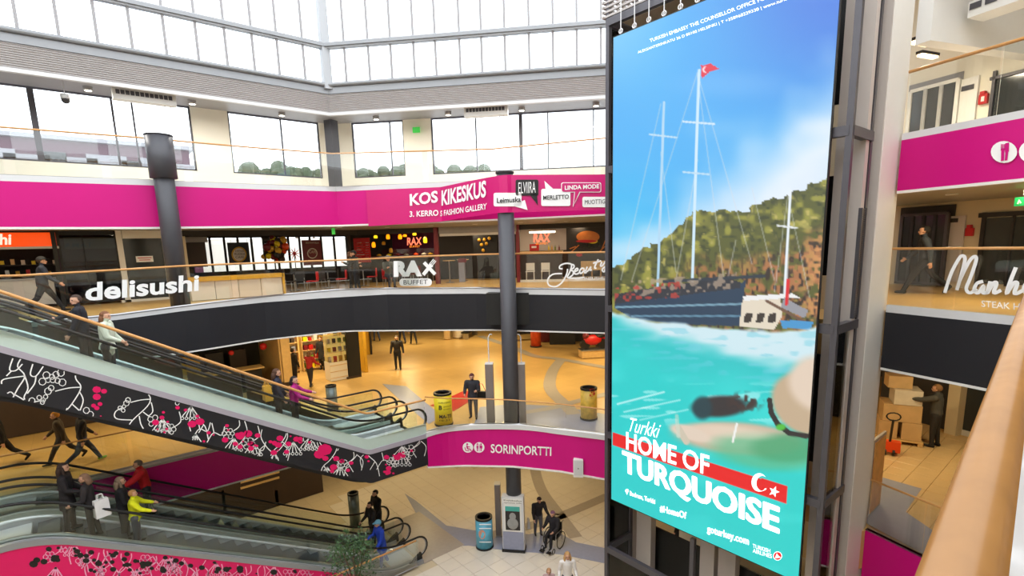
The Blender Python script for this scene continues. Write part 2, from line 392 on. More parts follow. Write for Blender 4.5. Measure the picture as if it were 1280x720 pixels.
# outer walls of the third floor with their windows
def winwall(name, A, B, wins, zs, zt, n, th=.2):
    """wins: list of (s0,s1,[mullion s,...]) along A->B"""
    d = (B-A).normalized(); up = Vector((0, 0, 1)); L = (B-A).length; w = MB()
    def slab(s0, s1, z0, z1): w.slab([A+d*s0+up*z0, A+d*s1+up*z0, A+d*s1+up*z1, A+d*s0+up*z1], n, th)
    slab(0, L, z3f-.9, zs); e = 0
    for s0, s1, ms in wins: slab(e, s0, zs, zt); e = s1
    slab(e, L, zs, zt)
    struct(name, w, 'cream_wall')
    for k, (s0, s1, ms) in enumerate(wins):
        global NWIN; NWIN += 1
        r = root('window_%d' % NWIN, A+d*s0+up*zs); ps = [s0]+[m_[0] for m_ in ms]+[s1]
        fr = MB()
        for z in (zs+.03, zt-.03): fr.bar(A+d*s0+up*z+n*.1, A+d*s1+up*z+n*.1, .06, .06)
        for s in (s0+.03, s1-.03): fr.bar(A+d*s+up*zs+n*.1, A+d*s+up*zt+n*.1, .06, .06, up=d)
        fr.build('frame', 'frame_grey', r)
        for s, t in ms: MB().bar(A+d*s+up*zs+n*.1, A+d*s+up*zt+n*.1, t, .07, up=n).build('mullion', 'frame_grey', r)
        for a, b in zip(ps, ps[1:]): MB().slab([A+d*a+up*zs+n*.1, A+d*b+up*zs+n*.1, A+d*b+up*zt+n*.1, A+d*a+up*zt+n*.1], n, .012).build('pane', 'glass_sky', r)
NWIN = 2
AW = Vector((-9, WY, 0)); zs = py_(120, 206, WY).z
def sx(px, py): return py_(px, py, WY).x+9
winwall('wall_left', AW, CW, [(sx(0, 199)-5, sx(247, 213), [(sx(0, 199)-2.5, .05), (sx(45, 160), .16), (sx(144, 160), .06), (sx(169, 160), .05)]), (sx(292, 214), sx(404, 221), [(sx(354, 180), .05)])], zs, SW+.02, Vector((0, 1, 0)))
def sk_(px, py): return (pk_(px, py, PW)-CW).to_2d().length
winwall('wall_back', CW, WE, [(sk_(443, 219), sk_(507, 216), [(sk_(489, 200), .05)]), (sk_(541, 214), sk_(790, 203), [(sk_(595, 180), .05), (sk_(651, 180), .14), (sk_(685, 170), .05), (sk_(742, 170), .05)])], zs, SW+.02, KN)
# ================================================================== PILLARS, BANNER, BALUSTRADES
PC = Vector((11.1, 13.52, 0))
PTOP = above(633, 217, PC)
def pillar(label, c, r, z0, z1, m='column_grey'):
    t = thing('round_pillar', label, 'pillar', (c[0], c[1], z0))
    MB().cyl((c[0], c[1], z0), r, z1-z0, 28).build('shaft', m, t, True)
    return t
t = pillar('tall dark grey round pillar rising through the pink rounded gallery edge from the ground floor', PC, .27, G, PTOP)
MB().cyl((PC.x, PC.y, L1-.02), .36, .05, 24).build('base_plate', 'steel', t)
MB().cyl((PC.x, PC.y, PTOP), .3, .05, 24).build('cap', 'dark', t)
# black box around the pillar at the second floor edge
bx = [pz(595, 368, .0), pz(652, 368, .0)]
cbox = PC+Vector((.36, .42, 0))
tag(MB().box((cbox.x, cbox.y, (above(620, 366, cbox)+above(620, 405, cbox))/2), (.5, 1.5, above(620, 366, cbox)-above(620, 405, cbox)), math.radians(42.8)).build('pillar_housing', 'black'), 'black box housing behind the tall round pillar on the dark gallery edge', 'housing')
LC = py_(226, 378, 18.9); LC = Vector((LC.x, 18.95, 0)); LTOP = above(197, 170, LC)
t = pillar('dark grey round pillar in front of the plain pink band beside the white door', LC, .27, ZB, LTOP)
zz = above(203, 223, LC)
MB().cyl((LC.x, LC.y, zz), .36, LTOP-zz, 28).build('collar', 'column_grey', t, True)
MB().cyl((LC.x, LC.y, LTOP), .37, .03, 28).build('cap', 'dark', t)
D3 = ppl(420, 235, (8.6, 20.6, 0), (0, 1, 0))
t = thing('square_pillar', 'dark square pillar standing in the corner of the top window gallery', 'pillar', (D3.x, 20.6, z3f)); MB().box((D3.x, 20.6, (z3f+SB+.1)/2), (.36, .36, SB+.1-z3f), .4).build('shaft', 'column_grey', t)
MB().box((D3.x, 20.6, z3f+.06), (.42, .42, .12), .4).build('plinth', 'dark', t)
def snap(o, line, off):
    """lay lettering onto a curved vertical surface, off metres in front of the plan polyline"""
    L = [Vector((p.x, p.y)) for p in line]; Mi = world_of(o) if o.parent else Matrix.Identity(4); Mv = Mi.inverted()
    for v in o.data.vertices:
        w = Mi @ v.co; d = Vector((w.x, w.y)); best = None
        for a, b in zip(L, L[1:]):
            e = b-a; den = d.x*e.y-d.y*e.x
            if abs(den) < 1e-9: continue
            t = (a.x*e.y-a.y*e.x)/den; u = (a.x*d.y-a.y*d.x)/den
            if t > 0 and -.02 <= u <= 1.02 and (best is None or t < best): best = t
        if best:
            t = best*(1-off/(best*d.length)); v.co = Mv @ Vector((w.x*t, w.y*t, EYE+(w.z-EYE)*t))
    o.data.update(); return o
# --- banner
fr = PC-Vector((.52, .62, 0)).normalized()*.0
vdir = Vector((PC.x, PC.y, 0)).normalized(); side = Vector((vdir.y, -vdir.x, 0))
BT = [(440, 238), (459, 238), (551, 234), (612, 220.6), (632, 218.5), (763, 218), (900, 217)]
BB = [(440, 284), (459, 283), (551, 277), (614, 266.5), (632, 265.7), (763, 262), (900, 258)]
PB = PC-vdir*.31
def onplane2(px, py, p0, d): n = Vector((d.y, -d.x, 0)); return ppl(px, py, p0, n)
PDf = PD-KN*.12
bA, bB = pk_(459, 260, PDf), pk_(551, 255, PDf)
pl, pr = PB-side*.2+vdir*.06, PB+side*.2+vdir*.06
bE = onplane2(763, 240, pr, KD)
bE = Vector((bE.x, bE.y, 0)); bF = bE+(bE-pr).normalized()*1.6; bF.z = 0
BP = [Vector((p.x, p.y, 0)) for p in (bA, bA.lerp(bB, .5), bB, bB.lerp(pl, .5), pl, PB-side*.08, PB+side*.08, pr, pr.lerp(bE, .35)+vdir*.05, pr.lerp(bE, .7), bE, bF)]
ban = thing('hanging_banner', 'glossy pink advertising banner wrapped round the tall round pillar', 'banner', (BP[0].x, BP[0].y, 2.3))
zt_ = [zcurve(p, BT) for p in BP]; zb_ = [zcurve(p, BB) for p in BP]
MB().band(BP, zb_, zt_, .012).build('cloth', 'pink_banner', ban)
def P1(px, py): return pk_(px, py, PDf-KN*.02)
dBP = (pl-bB); dBP.z = 0; dBP.normalize(); nBP = Vector((-dBP.y, dBP.x, 0))
def P2(px, py): return ppl(px, py, bB-nBP*.03, nBP)
if Vector((bB.x, bB.y)).dot(Vector((nBP.x, nBP.y))) < 0: P2 = lambda px, py: ppl(px, py, bB+nBP*.03, nBP)
dR = (bE-pr); dR.z = 0; dR.normalize(); nR = Vector((dR.y, -dR.x, 0))
def P3(px, py, o=.06):
    return ppl(px, py, pr-vdir*o, nR)
W_ = 'white_vinyl'
text('KOS', P1(512.5, 257.4), P1(547.5, 253), P1(512, 242.6), W_, ban, bold=.03)
text('KIKESKUS', P2(552, 257.5), P2(607.5, 246.4), P2(552, 238), W_, ban, bold=.03)
text('3. KERRO', P1(512, 271.3), P1(548, 269.6), P1(512, 264), W_, ban, bold=.02)
text('S FASHION GALLERY', P2(550.5, 270.5), P2(608.5, 261.5), P2(550.5, 263.5), W_, ban, bold=.02)
def bubble(x0, y0, x1, y1, m, tail, o, outline=None):
    c = 2.2; pts = []
    for cx, cy, a in ((x1-c, y0+c, -90), (x1-c, y1-c, 0), (x0+c, y1-c, 90), (x0+c, y0+c, 180)):
        for k in range(4):
            t = math.radians(a+k*30); pts.append((cx+c*math.cos(t), cy+c*math.sin(t)))
    q = [P3(*p, o) for p in pts]
    b = MB().poly(q)
    if tail: b.poly([P3(*p, o) for p in tail])
    o = b.build('speech_bubble', m, ban); bm = bmesh.new(); bm.from_mesh(o.data); bmesh.ops.triangulate(bm, faces=bm.faces)
    for _ in range(2): bmesh.ops.subdivide_edges(bm, edges=bm.edges, cuts=1, use_grid_fill=True)
    bm.to_mesh(o.data); bm.free(); return o
bubble(617, 241, 652, 258, 'white_vinyl', [(640, 257), (656, 250), (659.5, 262.5)], .07)
text('Leimuska', P3(621, 254), P3(651, 252.5), P3(621, 247.5), 'black', ban, bold=.02)
bubble(644.5, 224.5, 673, 244.5, 'black', [(662, 243), (671, 241), (672.5, 257)], .09)
text('ELVIIRA', P3(648, 242, .1), P3(669.5, 241, .1), P3(648, 228, .1), W_, ban)
bubble(676.5, 236, 713, 257.5, 'white_vinyl', [(682, 237), (692, 236.5), (680.5, 226)], .07)
text('MERLETTO', P3(679, 250, .09), P3(711, 248.5, .09), P3(679, 244.6, .09), 'black', ban, bold=.015)
bubble(701.5, 228, 751.5, 240.5, 'white_vinyl', [(718, 239), (726, 239), (716, 259)], .08)
bubble(702.3, 228.8, 750.7, 239.7, 'pink_banner', [(719, 238), (725, 238), (717, 256.5)], .085)
text('LINDA MODE', P3(706, 237.5, .095), P3(749, 235.5, .095), P3(706, 232, .095), W_, ban, bold=.03)
bubble(728, 246, 770, 259, 'white_vinyl', None, .07)
text('MUOTTIGALLERIA', P3(731, 255.5, .09), P3(778, 253.5, .09), P3(731, 250, .09), 'frame_grey', ban)
bubble(759, 224.5, 775, 237, 'black', None, .09)
for o in list(ban.children):
    if o.name.startswith('lettering'): snap(o, BP, .05)
    if o.name.startswith('speech'): snap(o, BP, .03 if o.data.materials[0].name != 'pink_banner' else .036)
# --- balustrades of the second and third floor (hall side)
b2 = balustrade('long curved glass balustrade with wooden handrail above the black gallery edge', E2, [z+.02 for z in z2c], z2r, 1.7)
b3 = balustrade('top floor glass balustrade with thin wooden handrail in front of the windows', [p+Vector((0, .05, 0)) for p in E3], [z+.18 for z in z3t], z3r, 2.1, rr=.025)
def PL(px, py): return py_(px, py, 18.3)
text('delisushi', PL(106.5, 377), PL(248.5, 363.7), PL(106.5, 353.5), W_, b2, bold=.03)
def e2at(px, o=.04):
    P = min(E2, key=lambda p: abs(proj((p.x, p.y, .5))[0]-px)); i = E2.index(P)
    d = (E2[min(i+1, len(E2)-1)]-E2[max(i-1, 0)]).normalized(); n = Vector((d.y, -d.x, 0))
    if n.dot(P) > 0: n = -n
    return P+n*o, n
pR, nRx = e2at(519)
def PR(px, py): return ppl(px, py, pR, nRx)
text('RA', PR(492, 346.2), PR(527.5, 345.3), PR(492, 326.3), W_, b2, bold=.07)
def ribbon(mb, pts, w, n):
    n = Vector(n); vs = []
    for i, p in enumerate(pts):
        d = (pts[min(i+1, len(pts)-1)]-pts[max(i-1, 0)]).normalized(); s = d.cross(n).normalized()*w/2; vs += [p-s, p+s]
    return mb.add(vs, [(2*i, 2*i+1, 2*i+3, 2*i+2) for i in range(len(pts)-1)])
mb = MB()
for a, b in (((530, 328), (544, 343)), ((529, 343.5), (539, 331))): ribbon(mb, [PR(*a), PR(*b)], .13, nRx)
for k in (-1.6, 0, 1.6): ribbon(mb, [PR(538.5+k, 331+k*.7), PR(543.5+k, 325+k*.7)], .03, nRx)
ribbon(mb, [PR(536.5, 330), PR(541, 333.5)], .06, nRx)
mb.build('lettering', W_, b2)
pill = []
for cx, a in ((503.5, 90), (535.5, -90)):
    for k in range(7): t_ = math.radians(a+k*30); pill.append(PR(cx+4.5*math.cos(t_), 352.8+4.8*math.sin(t_)))
o = MB().poly(pill).build('lettering', W_, b2); bm = bmesh.new(); bm.from_mesh(o.data); bmesh.ops.triangulate(bm, faces=bm.faces)
for _ in range(3): bmesh.ops.subdivide_edges(bm, edges=bm.edges, cuts=1, use_grid_fill=True)
bm.to_mesh(o.data); bm.free()
q_, n_ = e2at(519, .05)
def PR2(px, py): return ppl(px, py, q_, n_)
text('BUFFET', PR2(504.5, 355.8), PR2(534.5, 355), PR2(504.5, 350.3), 'frame_grey', b2)
pY, nY = e2at(715)
def PY(zx, zy): return ppl(590+zx/7.11, 270+zy/7.11, pY, nY)
mb = MB()
for st_ in ([(1000, 545), (930, 552), (850, 548), (868, 500), (885, 445), (875, 425), (830, 422), (785, 440), (778, 465), (805, 470)], [(800, 512), (720, 518), (675, 560), (682, 612), (740, 628), (800, 590), (840, 520), (850, 470)],
            [(878, 428), (905, 438), (902, 462), (872, 480), (898, 490), (896, 522), (862, 548)], [(905, 500), (940, 480), (935, 465), (915, 480), (910, 510), (935, 515), (965, 495)], [(1000, 470), (975, 465), (955, 495), (970, 510), (1000, 480), (1000, 505), (1020, 500)],
            [(1025, 450), (1012, 485), (1028, 490), (1057, 450), (1047, 480), (1065, 478)], [(1122, 385), (1090, 455), (1107, 463)], [(1075, 420), (1148, 398)],
            [(1155, 408), (1142, 440), (1160, 440), (1207, 378), (1182, 480), (1168, 495), (1160, 470), (1225, 420)]):
    ribbon(mb, smoothline([PY(*p) for p in st_], 5), .05, nY)
mb.build('lettering', W_, b2)
text('KAUNEUSHUONE', PY(915, 572), PY(1290, 562), PY(915, 545), W_, b2, bold=.01)
for o in list(b2.children):
    if o.name.startswith('lettering'): snap(o, E2, .03 if o.data.materials[0].name == 'white_vinyl' else .04)
# --- first floor: pink rounded fascia, sign, balustrade
zb1 = [above(*(proj((p.x, p.y, L1+.1))[0], float(np.interp(proj((p.x, p.y, L1+.1))[0], [533, 640, 757], [582, 580, 597]))), p) for p in E1]
E1s = smoothline(E1, 4)
zb1 = [zcurve(p, [(533, 582), (580, 580), (640, 581), (700, 587), (757, 597)]) for p in E1s]
E1x = E1s+[E1s[-1]+(E1s[-1]-E1s[-2]).normalized()*1.9]; zb1x = zb1+[zb1[-1]-.03]
struct('trim_10', MB().band([p-Vector((.05, .05, 0)) for p in E1x], zb1x, L1+.0, .06), 'pink')
struct('trim_11', MB().band([p-Vector((.08, .08, 0)) for p in E1x], L1+.0, L1+.16, .2), 'white_metal')
struct('trim_12', MB().band([p-Vector((.08, .08, 0)) for p in E1x], [z-.05 for z in zb1x], zb1x, .1), 'white')
zr1 = [zcurve(p, [(530, 496), (560, 498), (600, 498.5), (640, 500), (700, 505), (757, 512)]) for p in E1x]
b1 = balustrade('curved glass balustrade with slim handrail above the pink rounded sign band', E1x, [L1+.18]*len(E1x), zr1, 1.6, rr=.022)
pS, nS = None, None
P = min(E1s, key=lambda p: abs(proj((p.x, p.y, L1-.4))[0]-650)); i = E1s.index(P); dS = (E1s[i+2]-E1s[i-2]).normalized(); nS = Vector((dS.y, -dS.x, 0)); nS = -nS if nS.dot(P) > 0 else nS
pS = P+nS*.13
def PS(px, py): return ppl(px, py, pS, nS)
sg = thing('wall_sign', 'white SORINPORTTI lettering with two round symbols on the rounded pink band', 'sign', pS)
text('SORINPORTTI', PS(613.5, 566), PS(689, 570), PS(613.5, 555), W_, sg, bold=.015)
def disc(cx, cy, r, fn, n=20): return [fn(cx+r*math.cos(2*math.pi*k/n), cy+r*math.sin(2*math.pi*k/n)) for k in range(n)]
pS2 = pS+nS*.02
def PS2(px, py): return ppl(px, py, pS2, nS)
for cx in (584.8, 599): MB().poly(disc(cx, 559.3, 6.6, PS)).build('symbol_disc', W_, sg)
m_ = MB(); m_.poly(disc(584, 555.3, 1.3, PS2, 8)); 
for a, b, w in (((583.6, 557), (584.4, 561), .05), ((584.4, 561), (588, 561.5), .04), ((588, 561.5), (589, 564), .035), ((581, 559), (582, 563), .03), ((582, 563), (587, 563.6), .03), ((584, 558.5), (587.5, 558.6), .03)): ribbon(m_, [PS2(*a), PS2(*b)], w, nS)
for c in (596.7, 601.3):
    m_.poly(disc(c, 555.2, 1.1, PS2, 8)); ribbon(m_, [PS2(c, 556.8), PS2(c, 560.5)], .06 if c < 600 else .09, nS); ribbon(m_, [PS2(c, 560), PS2(c, 564)], .035, nS)
ribbon(m_, [PS2(599, 554.5), PS2(599, 564.3)], .012, nS)
m_.build('symbol', 'pink', sg)['kind'] = 'stuff'
for o in list(sg.children): snap(o, [p-Vector((.05, .05, 0)) for p in E1x], .02 if o.data.materials[0].name != 'pink' else .03)
# loudspeaker hung in front of the pink band
LSp = ppl(724, 586, P+(pS-P)*3, nS); LSp = pS+(LSp-pS)*.985
t = thing('wall_speaker', 'white box loudspeaker hung in front of the rounded pink band', 'speaker', LSp, math.radians(-47))
MB().prism([(-.16, -.2), (.16, -.2), (.12, .12), (-.12, .12)], -.3, .3).build('cabinet', 'white', t, local=True)
MB().box((0, -.205, .02), (.27, .012, .5)).build('grille', 'white_metal', t, local=True)
MB().cyl((0, -.215, 0), .02, .02, 10).build('badge', 'dark', t, local=True)
MB().box((0, .3, .25), (.06, .5, .05)).box((0, .2, .33), (.05, .05, .12)).build('bracket', 'white_metal', t, local=True)
# ================================================================== ESCALATORS
def esc_path(xb, zb, zt, x0, x1, step=.12, r=.55):
    xt = xb-(zt-zb)/.577
    f = lambda x: min(max(zb+.577*(xb-x), zb), zt)
    xs = np.arange(x0, x1+1e-6, step); return [(float(x), float(np.mean([f(x+k) for k in np.linspace(-r, r, 9)]))) for x in xs], xt
def xzslab(path, o0, o1, y0, y1):
    b = MB(); k = len(path); vs = []
    for x, z in path: vs += [(x, y0, z+o0), (x, y1, z+o0), (x, y1, z+o1), (x, y0, z+o1)]
    fs = [(3, 2, 1, 0), (4*k-4, 4*k-3, 4*k-2, 4*k-1)]
    for i in range(k-1):
        for j in range(4): a = 4*i+j; c = 4*i+(j+1) % 4; fs.append((a, c, c+4, a+4))
    return b.add(vs, fs)
def escalator(label, ya, yb, xb, zb, zt, xend, xtop, clad, deck, group):
    path, xt = esc_path(xb, zb, zt, xtop, xend)
    t = thing('escalator', label, 'escalator', (xend, (ya+yb)/2, zb), 0, group)
    xzslab(path, -1.02, -.24, ya-.1, yb+.1).build('truss', clad, t)
    for s, y in ((-1, ya), (1, yb)):
        o = y+s*.04
        xzslab(path, -.26, .1, min(o-.06, o+.06), max(o-.06, o+.06)).build('deck', deck, t)
        yi = y-s*.06; MB().tube([Vector((x_, yi, z_+.14)) for x_, z_ in path], .045, 8).build('skirt_strip', 'skirt_metal', t, True); xzslab(path, -.3, .1, min(yi-.012, yi+.012), max(yi-.012, yi+.012)).build('skirt_panel', 'beam_grey', t)
        xzslab(path, .09, .86, y-.006, y+.006).build('glass_side', 'glass_green', t)
        hp = [Vector((x, y, z+.94)) for x, z in path]; x, z = path[-1]
        loop = [Vector((x+.36*math.sin(a), y, z+.58+.36*math.cos(a))) for a in np.linspace(.2, math.pi*.98, 10)]
        x0, z0 = path[0]; l0 = [Vector((x0-.36*math.sin(a), y, z0+.58+.36*math.cos(a))) for a in np.linspace(math.pi*.98, .2, 8)]
        MB().tube(l0+hp+loop, .034, 8).build('handrail', 'rubber', t, True)
        MB().tube([p+Vector((-.045, 0, 0)) for p in loop], .02, 6).build('handrail_guide', 'steel', t, True)
        MB().add([(x-.55, y-.07, z+.02), (x+.12, y-.07, z+.02), (x+.1, y-.06, z+.34), (x-.2, y-.06, z+.18), (x-.55, y+.07, z+.02), (x+.12, y+.07, z+.02), (x+.1, y+.06, z+.34), (x-.2, y+.06, z+.18)], [(0, 1, 2, 3), (7, 6, 5, 4), (0, 4, 5, 1), (1, 5, 6, 2), (2, 6, 7, 3), (3, 7, 4, 0)]).build('newel_base', 'rubber', t)
    w = yb-ya-.16; n = int((xb-xt)/.4)
    stp = None
    for k in range(n+1):
        x = xt+.1+k*.4; z = zb+.577*(xb-x)
        if stp is None:
            b = MB(); d_ = .4; b.add([(-.2, -w/2, 0), (.2, -w/2, 0), (.2, -w/2, -.03), (.16, -w/2, -.24), (-.2, -w/2, -.03), (-.2, w/2, 0), (.2, w/2, 0), (.2, w/2, -.03), (.16, w/2, -.24), (-.2, w/2, -.03)],
                [(0, 1, 2, 3, 4), (9, 8, 7, 6, 5), (0, 5, 6, 1), (1, 6, 7, 2), (2, 7, 8, 3), (3, 8, 9, 4), (4, 9, 5, 0)])
            stp = b.build('step', 'step', t, local=True); stp.data.materials.append(MATS['step_dark'])
            for pg in stp.data.polygons:
                if abs(pg.normal.z) < .6 and abs(pg.normal.x) > .5: pg.material_index = 1
            stp.location = (x-xend, 0, z-zb)
        else: inst(stp, (x-xend, 0, z-zb), parent=t)
    MB().box(((xb+.3+xend)/2, (ya+yb)/2, zb-.06), (xend-xb-.3, w, .1)).build('comb_plate', 'white_metal', t)
    MB().box(((xt-.2+xtop)/2, (ya+yb)/2, zt-.06), (xt-.2-xtop, w, .1)).build('comb_plate', 'white_metal', t)
    return t, path
mat('skirt_metal', (236, 238, 242), .22, .3, var=.02); mat('step', (84, 87, 92), .45, .2, var=.12); mat('step_dark', (58, 60, 64), .5, .2, var=.1)
UY = (14.72, 16.0, 16.75, 18.02); LY = (15.1, 16.3, 16.85, 18.02)
eu1, upath = escalator('upper escalator with black floral side panel, on the hall side of its pair', UY[0], UY[1], 6.1, L1, ZB, 8.1, -3.6, 'black_fascia', 'mint_metal', 'escalators from first to second floor')
eu2, _ = escalator('upper escalator on the shop side of its pair, beside the dark gallery edge', UY[2], UY[3], 6.1, L1, ZB, 8.1, -3.6, 'black_fascia', 'mint_metal', 'escalators from first to second floor')
el1, lpath = escalator('lower escalator with pink floral side panel, on the hall side of its pair', LY[0], LY[1], 6.85, G, L1, 8.0, -3.4, 'black_fascia', 'white_metal', 'escalators from ground to first floor')
el2, _ = escalator('lower escalator on the shop side of its pair, beside the dark pink slab edge', LY[2], LY[3], 6.85, G, L1, 8.0, -3.4, 'black_fascia', 'white_metal', 'escalators from ground to first floor')
# outer cladding, hall side
upx = [q for q in esc_path(6.22, L1, ZB, -3.6, 8.2, .06, .1)[0]]+[(8.26, L1)]
YU = 14.5
xzslab(upx, .12, .45, YU, YU+.06).build('side_panel', 'mint_metal', eu1)
xzslab(upx, -.03, .12, YU-.02, YU+.08).build('edge_strip', 'lilac_metal', eu1)
flw = xzslab(upx, -.97, -.03, YU, YU+.08).build('floral_panel', 'black_fascia', eu1)
MB().box((8.24, 16.4, L1-.5), (.06, 3.7, .94)).build('end_panel', 'black_fascia', eu1)
struct('floor_landing', MB().box((7.2, 16.4, L1-.08), (2.1, 3.7, .12)), 'stone_grey')
lpx = lpath+[(8.1, G)]
YL = 14.95
xzslab(lpx, -.02, .12, YL-.02, YL+.08).build('edge_strip', 'gutter_grey', el1)
lpc = [(x, z) for x, z in lpx]
fll = MB(); k = len(lpc); vs = []
for x, z in lpc: zb__ = max(z-1.15, G+.05); vs += [(x, YL, min(zb__, z-.04)), (x, YL+.06, min(zb__, z-.04)), (x, YL+.06, z-.02), (x, YL, z-.02)]
fll.add(vs, [(3, 2, 1, 0), (4*k-4, 4*k-3, 4*k-2, 4*k-1)]+[(4*i+j, 4*i+(j+1) % 4, 4*i+(j+1) % 4+4, 4*i+j+4) for i in range(k-1) for j in range(4)])
fll = fll.build('floral_panel', 'pink_print', el1)
# wood-capped glass screens along the escalators
wr = esc_path(6.22, L1, ZB, -3.5, 8.2, .12, .12)[0]+[(8.26, L1)]
wpts = [Vector((x, YU-.03, 0)) for x, z in wr]
wb = balustrade('glass screen with sloping wooden handrail along the upper escalator', wpts, [z+.45 for x, z in wr], [z+1.28 for x, z in wr], 1.5, rr=.035, base=False, glassmat='glass')
a_, b_ = pz(400, 718, G+1.0), pz(513, 671, G+1.0)
a_.y = b_.y = 14.82
balustrade('short glass screen with wooden rail at the foot of the lower escalator', [Vector((a_.x, a_.y, 0)), Vector((b_.x, b_.y, 0))], [G+.12]*2, [G+1.02]*2, 1.4, rr=.03)
# --- floral print on the panels (flat print, a hair proud of the panel)
rf = random.Random(11)
def flower_print(panel, inside, P, y, lines, rings, blobs, mw, mbm):
    mw_, mb_ = MB(), MB(); n = Vector((0, -1, 0))
    def ok(p): q = P(*p); return inside(q.x, q.z)
    def rib(pts, w):
        pts = smoothline([P(*p) for p in pts], 4); run = []
        for p in pts+[None]:
            if p is not None and inside(p.x, p.z): run.append(p)
            else:
                if len(run) > 1: ribbon(mw_, run, w, n)
                run = []
    for l in lines: rib(l, .022)
    for cx, cy, r in rings:
        k = 7; a0 = rf.random()
        if not ok((cx, cy)): continue
        for j in range(k):
            a, b = a0+2*math.pi*j/k, a0+2*math.pi*(j+1)/k; A, B = (cx+r*math.cos(a), cy+r*math.sin(a)), (cx+r*math.cos(b), cy+r*math.sin(b))
            if ok(A) and ok(B): ribbon(mw_, [P(*A), P(*B)], .015, n)
    for kb, (cx, cy, r) in enumerate(blobs):
        q = [Vector((0, -.0004*(kb % 12), 0))+P(cx+r*math.cos(a)*1.15, cy+r*math.sin(a)*.9) for a in np.linspace(0, 2*math.pi, 9)[:-1]]
        if all(inside(v.x, v.z) for v in q): mb_.poly(q)
    mw_.build('print', mw, panel)['kind'] = 'stuff'; mb_.build('print', mbm, panel)['kind'] = 'stuff'
def random_flora(x0, x1, yc, step, rnd, halfh):
    lines, rings, blobs = [], [], []
    x = x0
    while x < x1:
        cy = yc(x); k = rnd.random()
        bx_, by_ = x+rnd.uniform(-6, 6), cy+rnd.uniform(-halfh, halfh)
        if k < .35:
            for j in range(6): a = j*1.05; rings.append((bx_+5.2*math.cos(a), by_+4.6*math.sin(a), rnd.uniform(2.2, 3.4)))
            rings.append((bx_, by_, 2.2)); lines.append([(bx_+6, by_-3), (bx_+14, by_-10), (bx_+12, by_-22)])
        elif k < .6:
            s = rnd.choice((-1, 1)); lines.append([(bx_+4*s, by_-26), (bx_+8*s, by_-10), (bx_, by_+4), (bx_-10*s, by_+14), (bx_-14*s, by_+30)]); lines.append([(bx_+2*s, by_), (bx_+10*s, by_+8), (bx_+8*s, by_+20)])
            lines.append([(bx_-8*s, by_+12), (bx_-2*s, by_+22)])
        elif k < .8:
            for j in range(5): lines.append([(bx_, by_), (bx_-9+j*4, by_+10), (bx_-11+j*5, by_+13)])
            for j in range(5): rings.append((bx_-11+j*5, by_+15, 1.8))
        else:
            lines.append([(bx_-14, by_+6), (bx_-6, by_-6), (bx_+4, by_-3), (bx_+8, by_-14)]); lines.append([(bx_-5, by_-5), (bx_-8, by_-18)])
        for j in range(rnd.randint(1, 5)): blobs.append((bx_+rnd.uniform(-9, 9), by_+rnd.uniform(-14, 14), rnd.uniform(1.2, 4.2)))
        x += step*rnd.uniform(.7, 1.2)
    return lines, rings, blobs
ux_, uz_ = [p[0] for p in upx], [p[1] for p in upx]
def in_u(x, z): zc = float(np.interp(x, ux_, uz_)); return x < 8.25 and zc-.95 < z < zc-.05
lines = [[(27, 447), (22, 458), (31, 470), (22, 486), (12, 505)], [(31, 470), (5, 474), (2, 480)], [(31, 470), (35, 485), (30, 497), (36, 505)], [(18, 493), (30, 500), (40, 508)], [(41, 455), (38, 468), (45, 470), (54, 458)], [(45, 470), (43, 480), (34, 492)], [(16, 448), (12, 462), (20, 463), (28, 455)], [(8, 470), (14, 464)], [(0, 500), (12, 490), (18, 494)],
         [(94, 466), (95, 474), (101, 483), (97, 494), (84, 512), (72, 519)], [(101, 484), (86, 485), (69, 489)], [(99, 489), (104, 500), (100, 513)], [(90, 505), (99, 513)], [(84, 510), (82, 516), (85, 519)], [(36, 505), (45, 502), (55, 500)],
         [(183, 490), (188, 498), (184, 508), (166, 525), (160, 534)], [(188, 499), (176, 500), (163, 503)], [(165, 525), (148, 524), (143, 520), (145, 514), (152, 510)], [(189, 503), (191, 514), (186, 520)], [(179, 515), (187, 521)], [(174, 520), (176, 530), (180, 537)]]
rings = [(58, 469, 4.5), (65, 471, 3.4), (70, 468, 4), (76, 466, 4.6), (53, 477, 4.6), (60, 475, 3.4), (66, 475, 3.6), (72, 476, 3.4), (78, 478, 4.6), (64, 485, 3.6), (60, 489, 4.4), (40, 501, 4), (49, 497, 3), (54, 500, 2.8), (57, 496, 2.8), (53, 503, 2.6), (98, 518, 4), (108, 513, 4), (113, 518, 4), (106, 521, 3), (160, 500, 3.2), (158, 504, 3.6), (150, 510, 2.6), (155, 508, 2.2), (154, 513, 2.4), (188, 524, 3.4), (194, 522, 3.4), (195, 528, 3.4), (189, 530, 3)]
blobs = [(121, 487, 4.8), (130, 489, 3.4), (121, 496, 4.6), (117, 507, 2.8), (125, 505, 2.8), (121, 510, 3), (126, 526, 2.6), (120, 521, 1.2), (126, 520, 1), (56, 510, 2.6), (61, 507, 2.8), (63, 512, 2.8), (136, 529, 2), (157, 532, 2.4), (108, 523, 1.6)]
l2, r2, b2_ = random_flora(200, 452, lambda x: 516+(x-200)*.257, 10, random.Random(5), 22)
l3_, r3_, b3_ = random_flora(462, 530, lambda x: 576-(x-460)*.3, 9, random.Random(9), 14)
flower_print(flw, in_u, lambda a, b: py_(a, b, YU-.006), YU, lines+l2+l3_, rings+r2+r3_, blobs+b2_+b3_+[(406, 562, 8), (410, 556, 7), (399, 568, 6), (526, 547, 5), (240, 530, 5), (250, 527, 5), (300, 545, 5), (310, 542, 5), (350, 548, 4)], 'white_vinyl', 'pink_print')
lx_, lz_ = [p[0] for p in lpx], [p[1] for p in lpx]
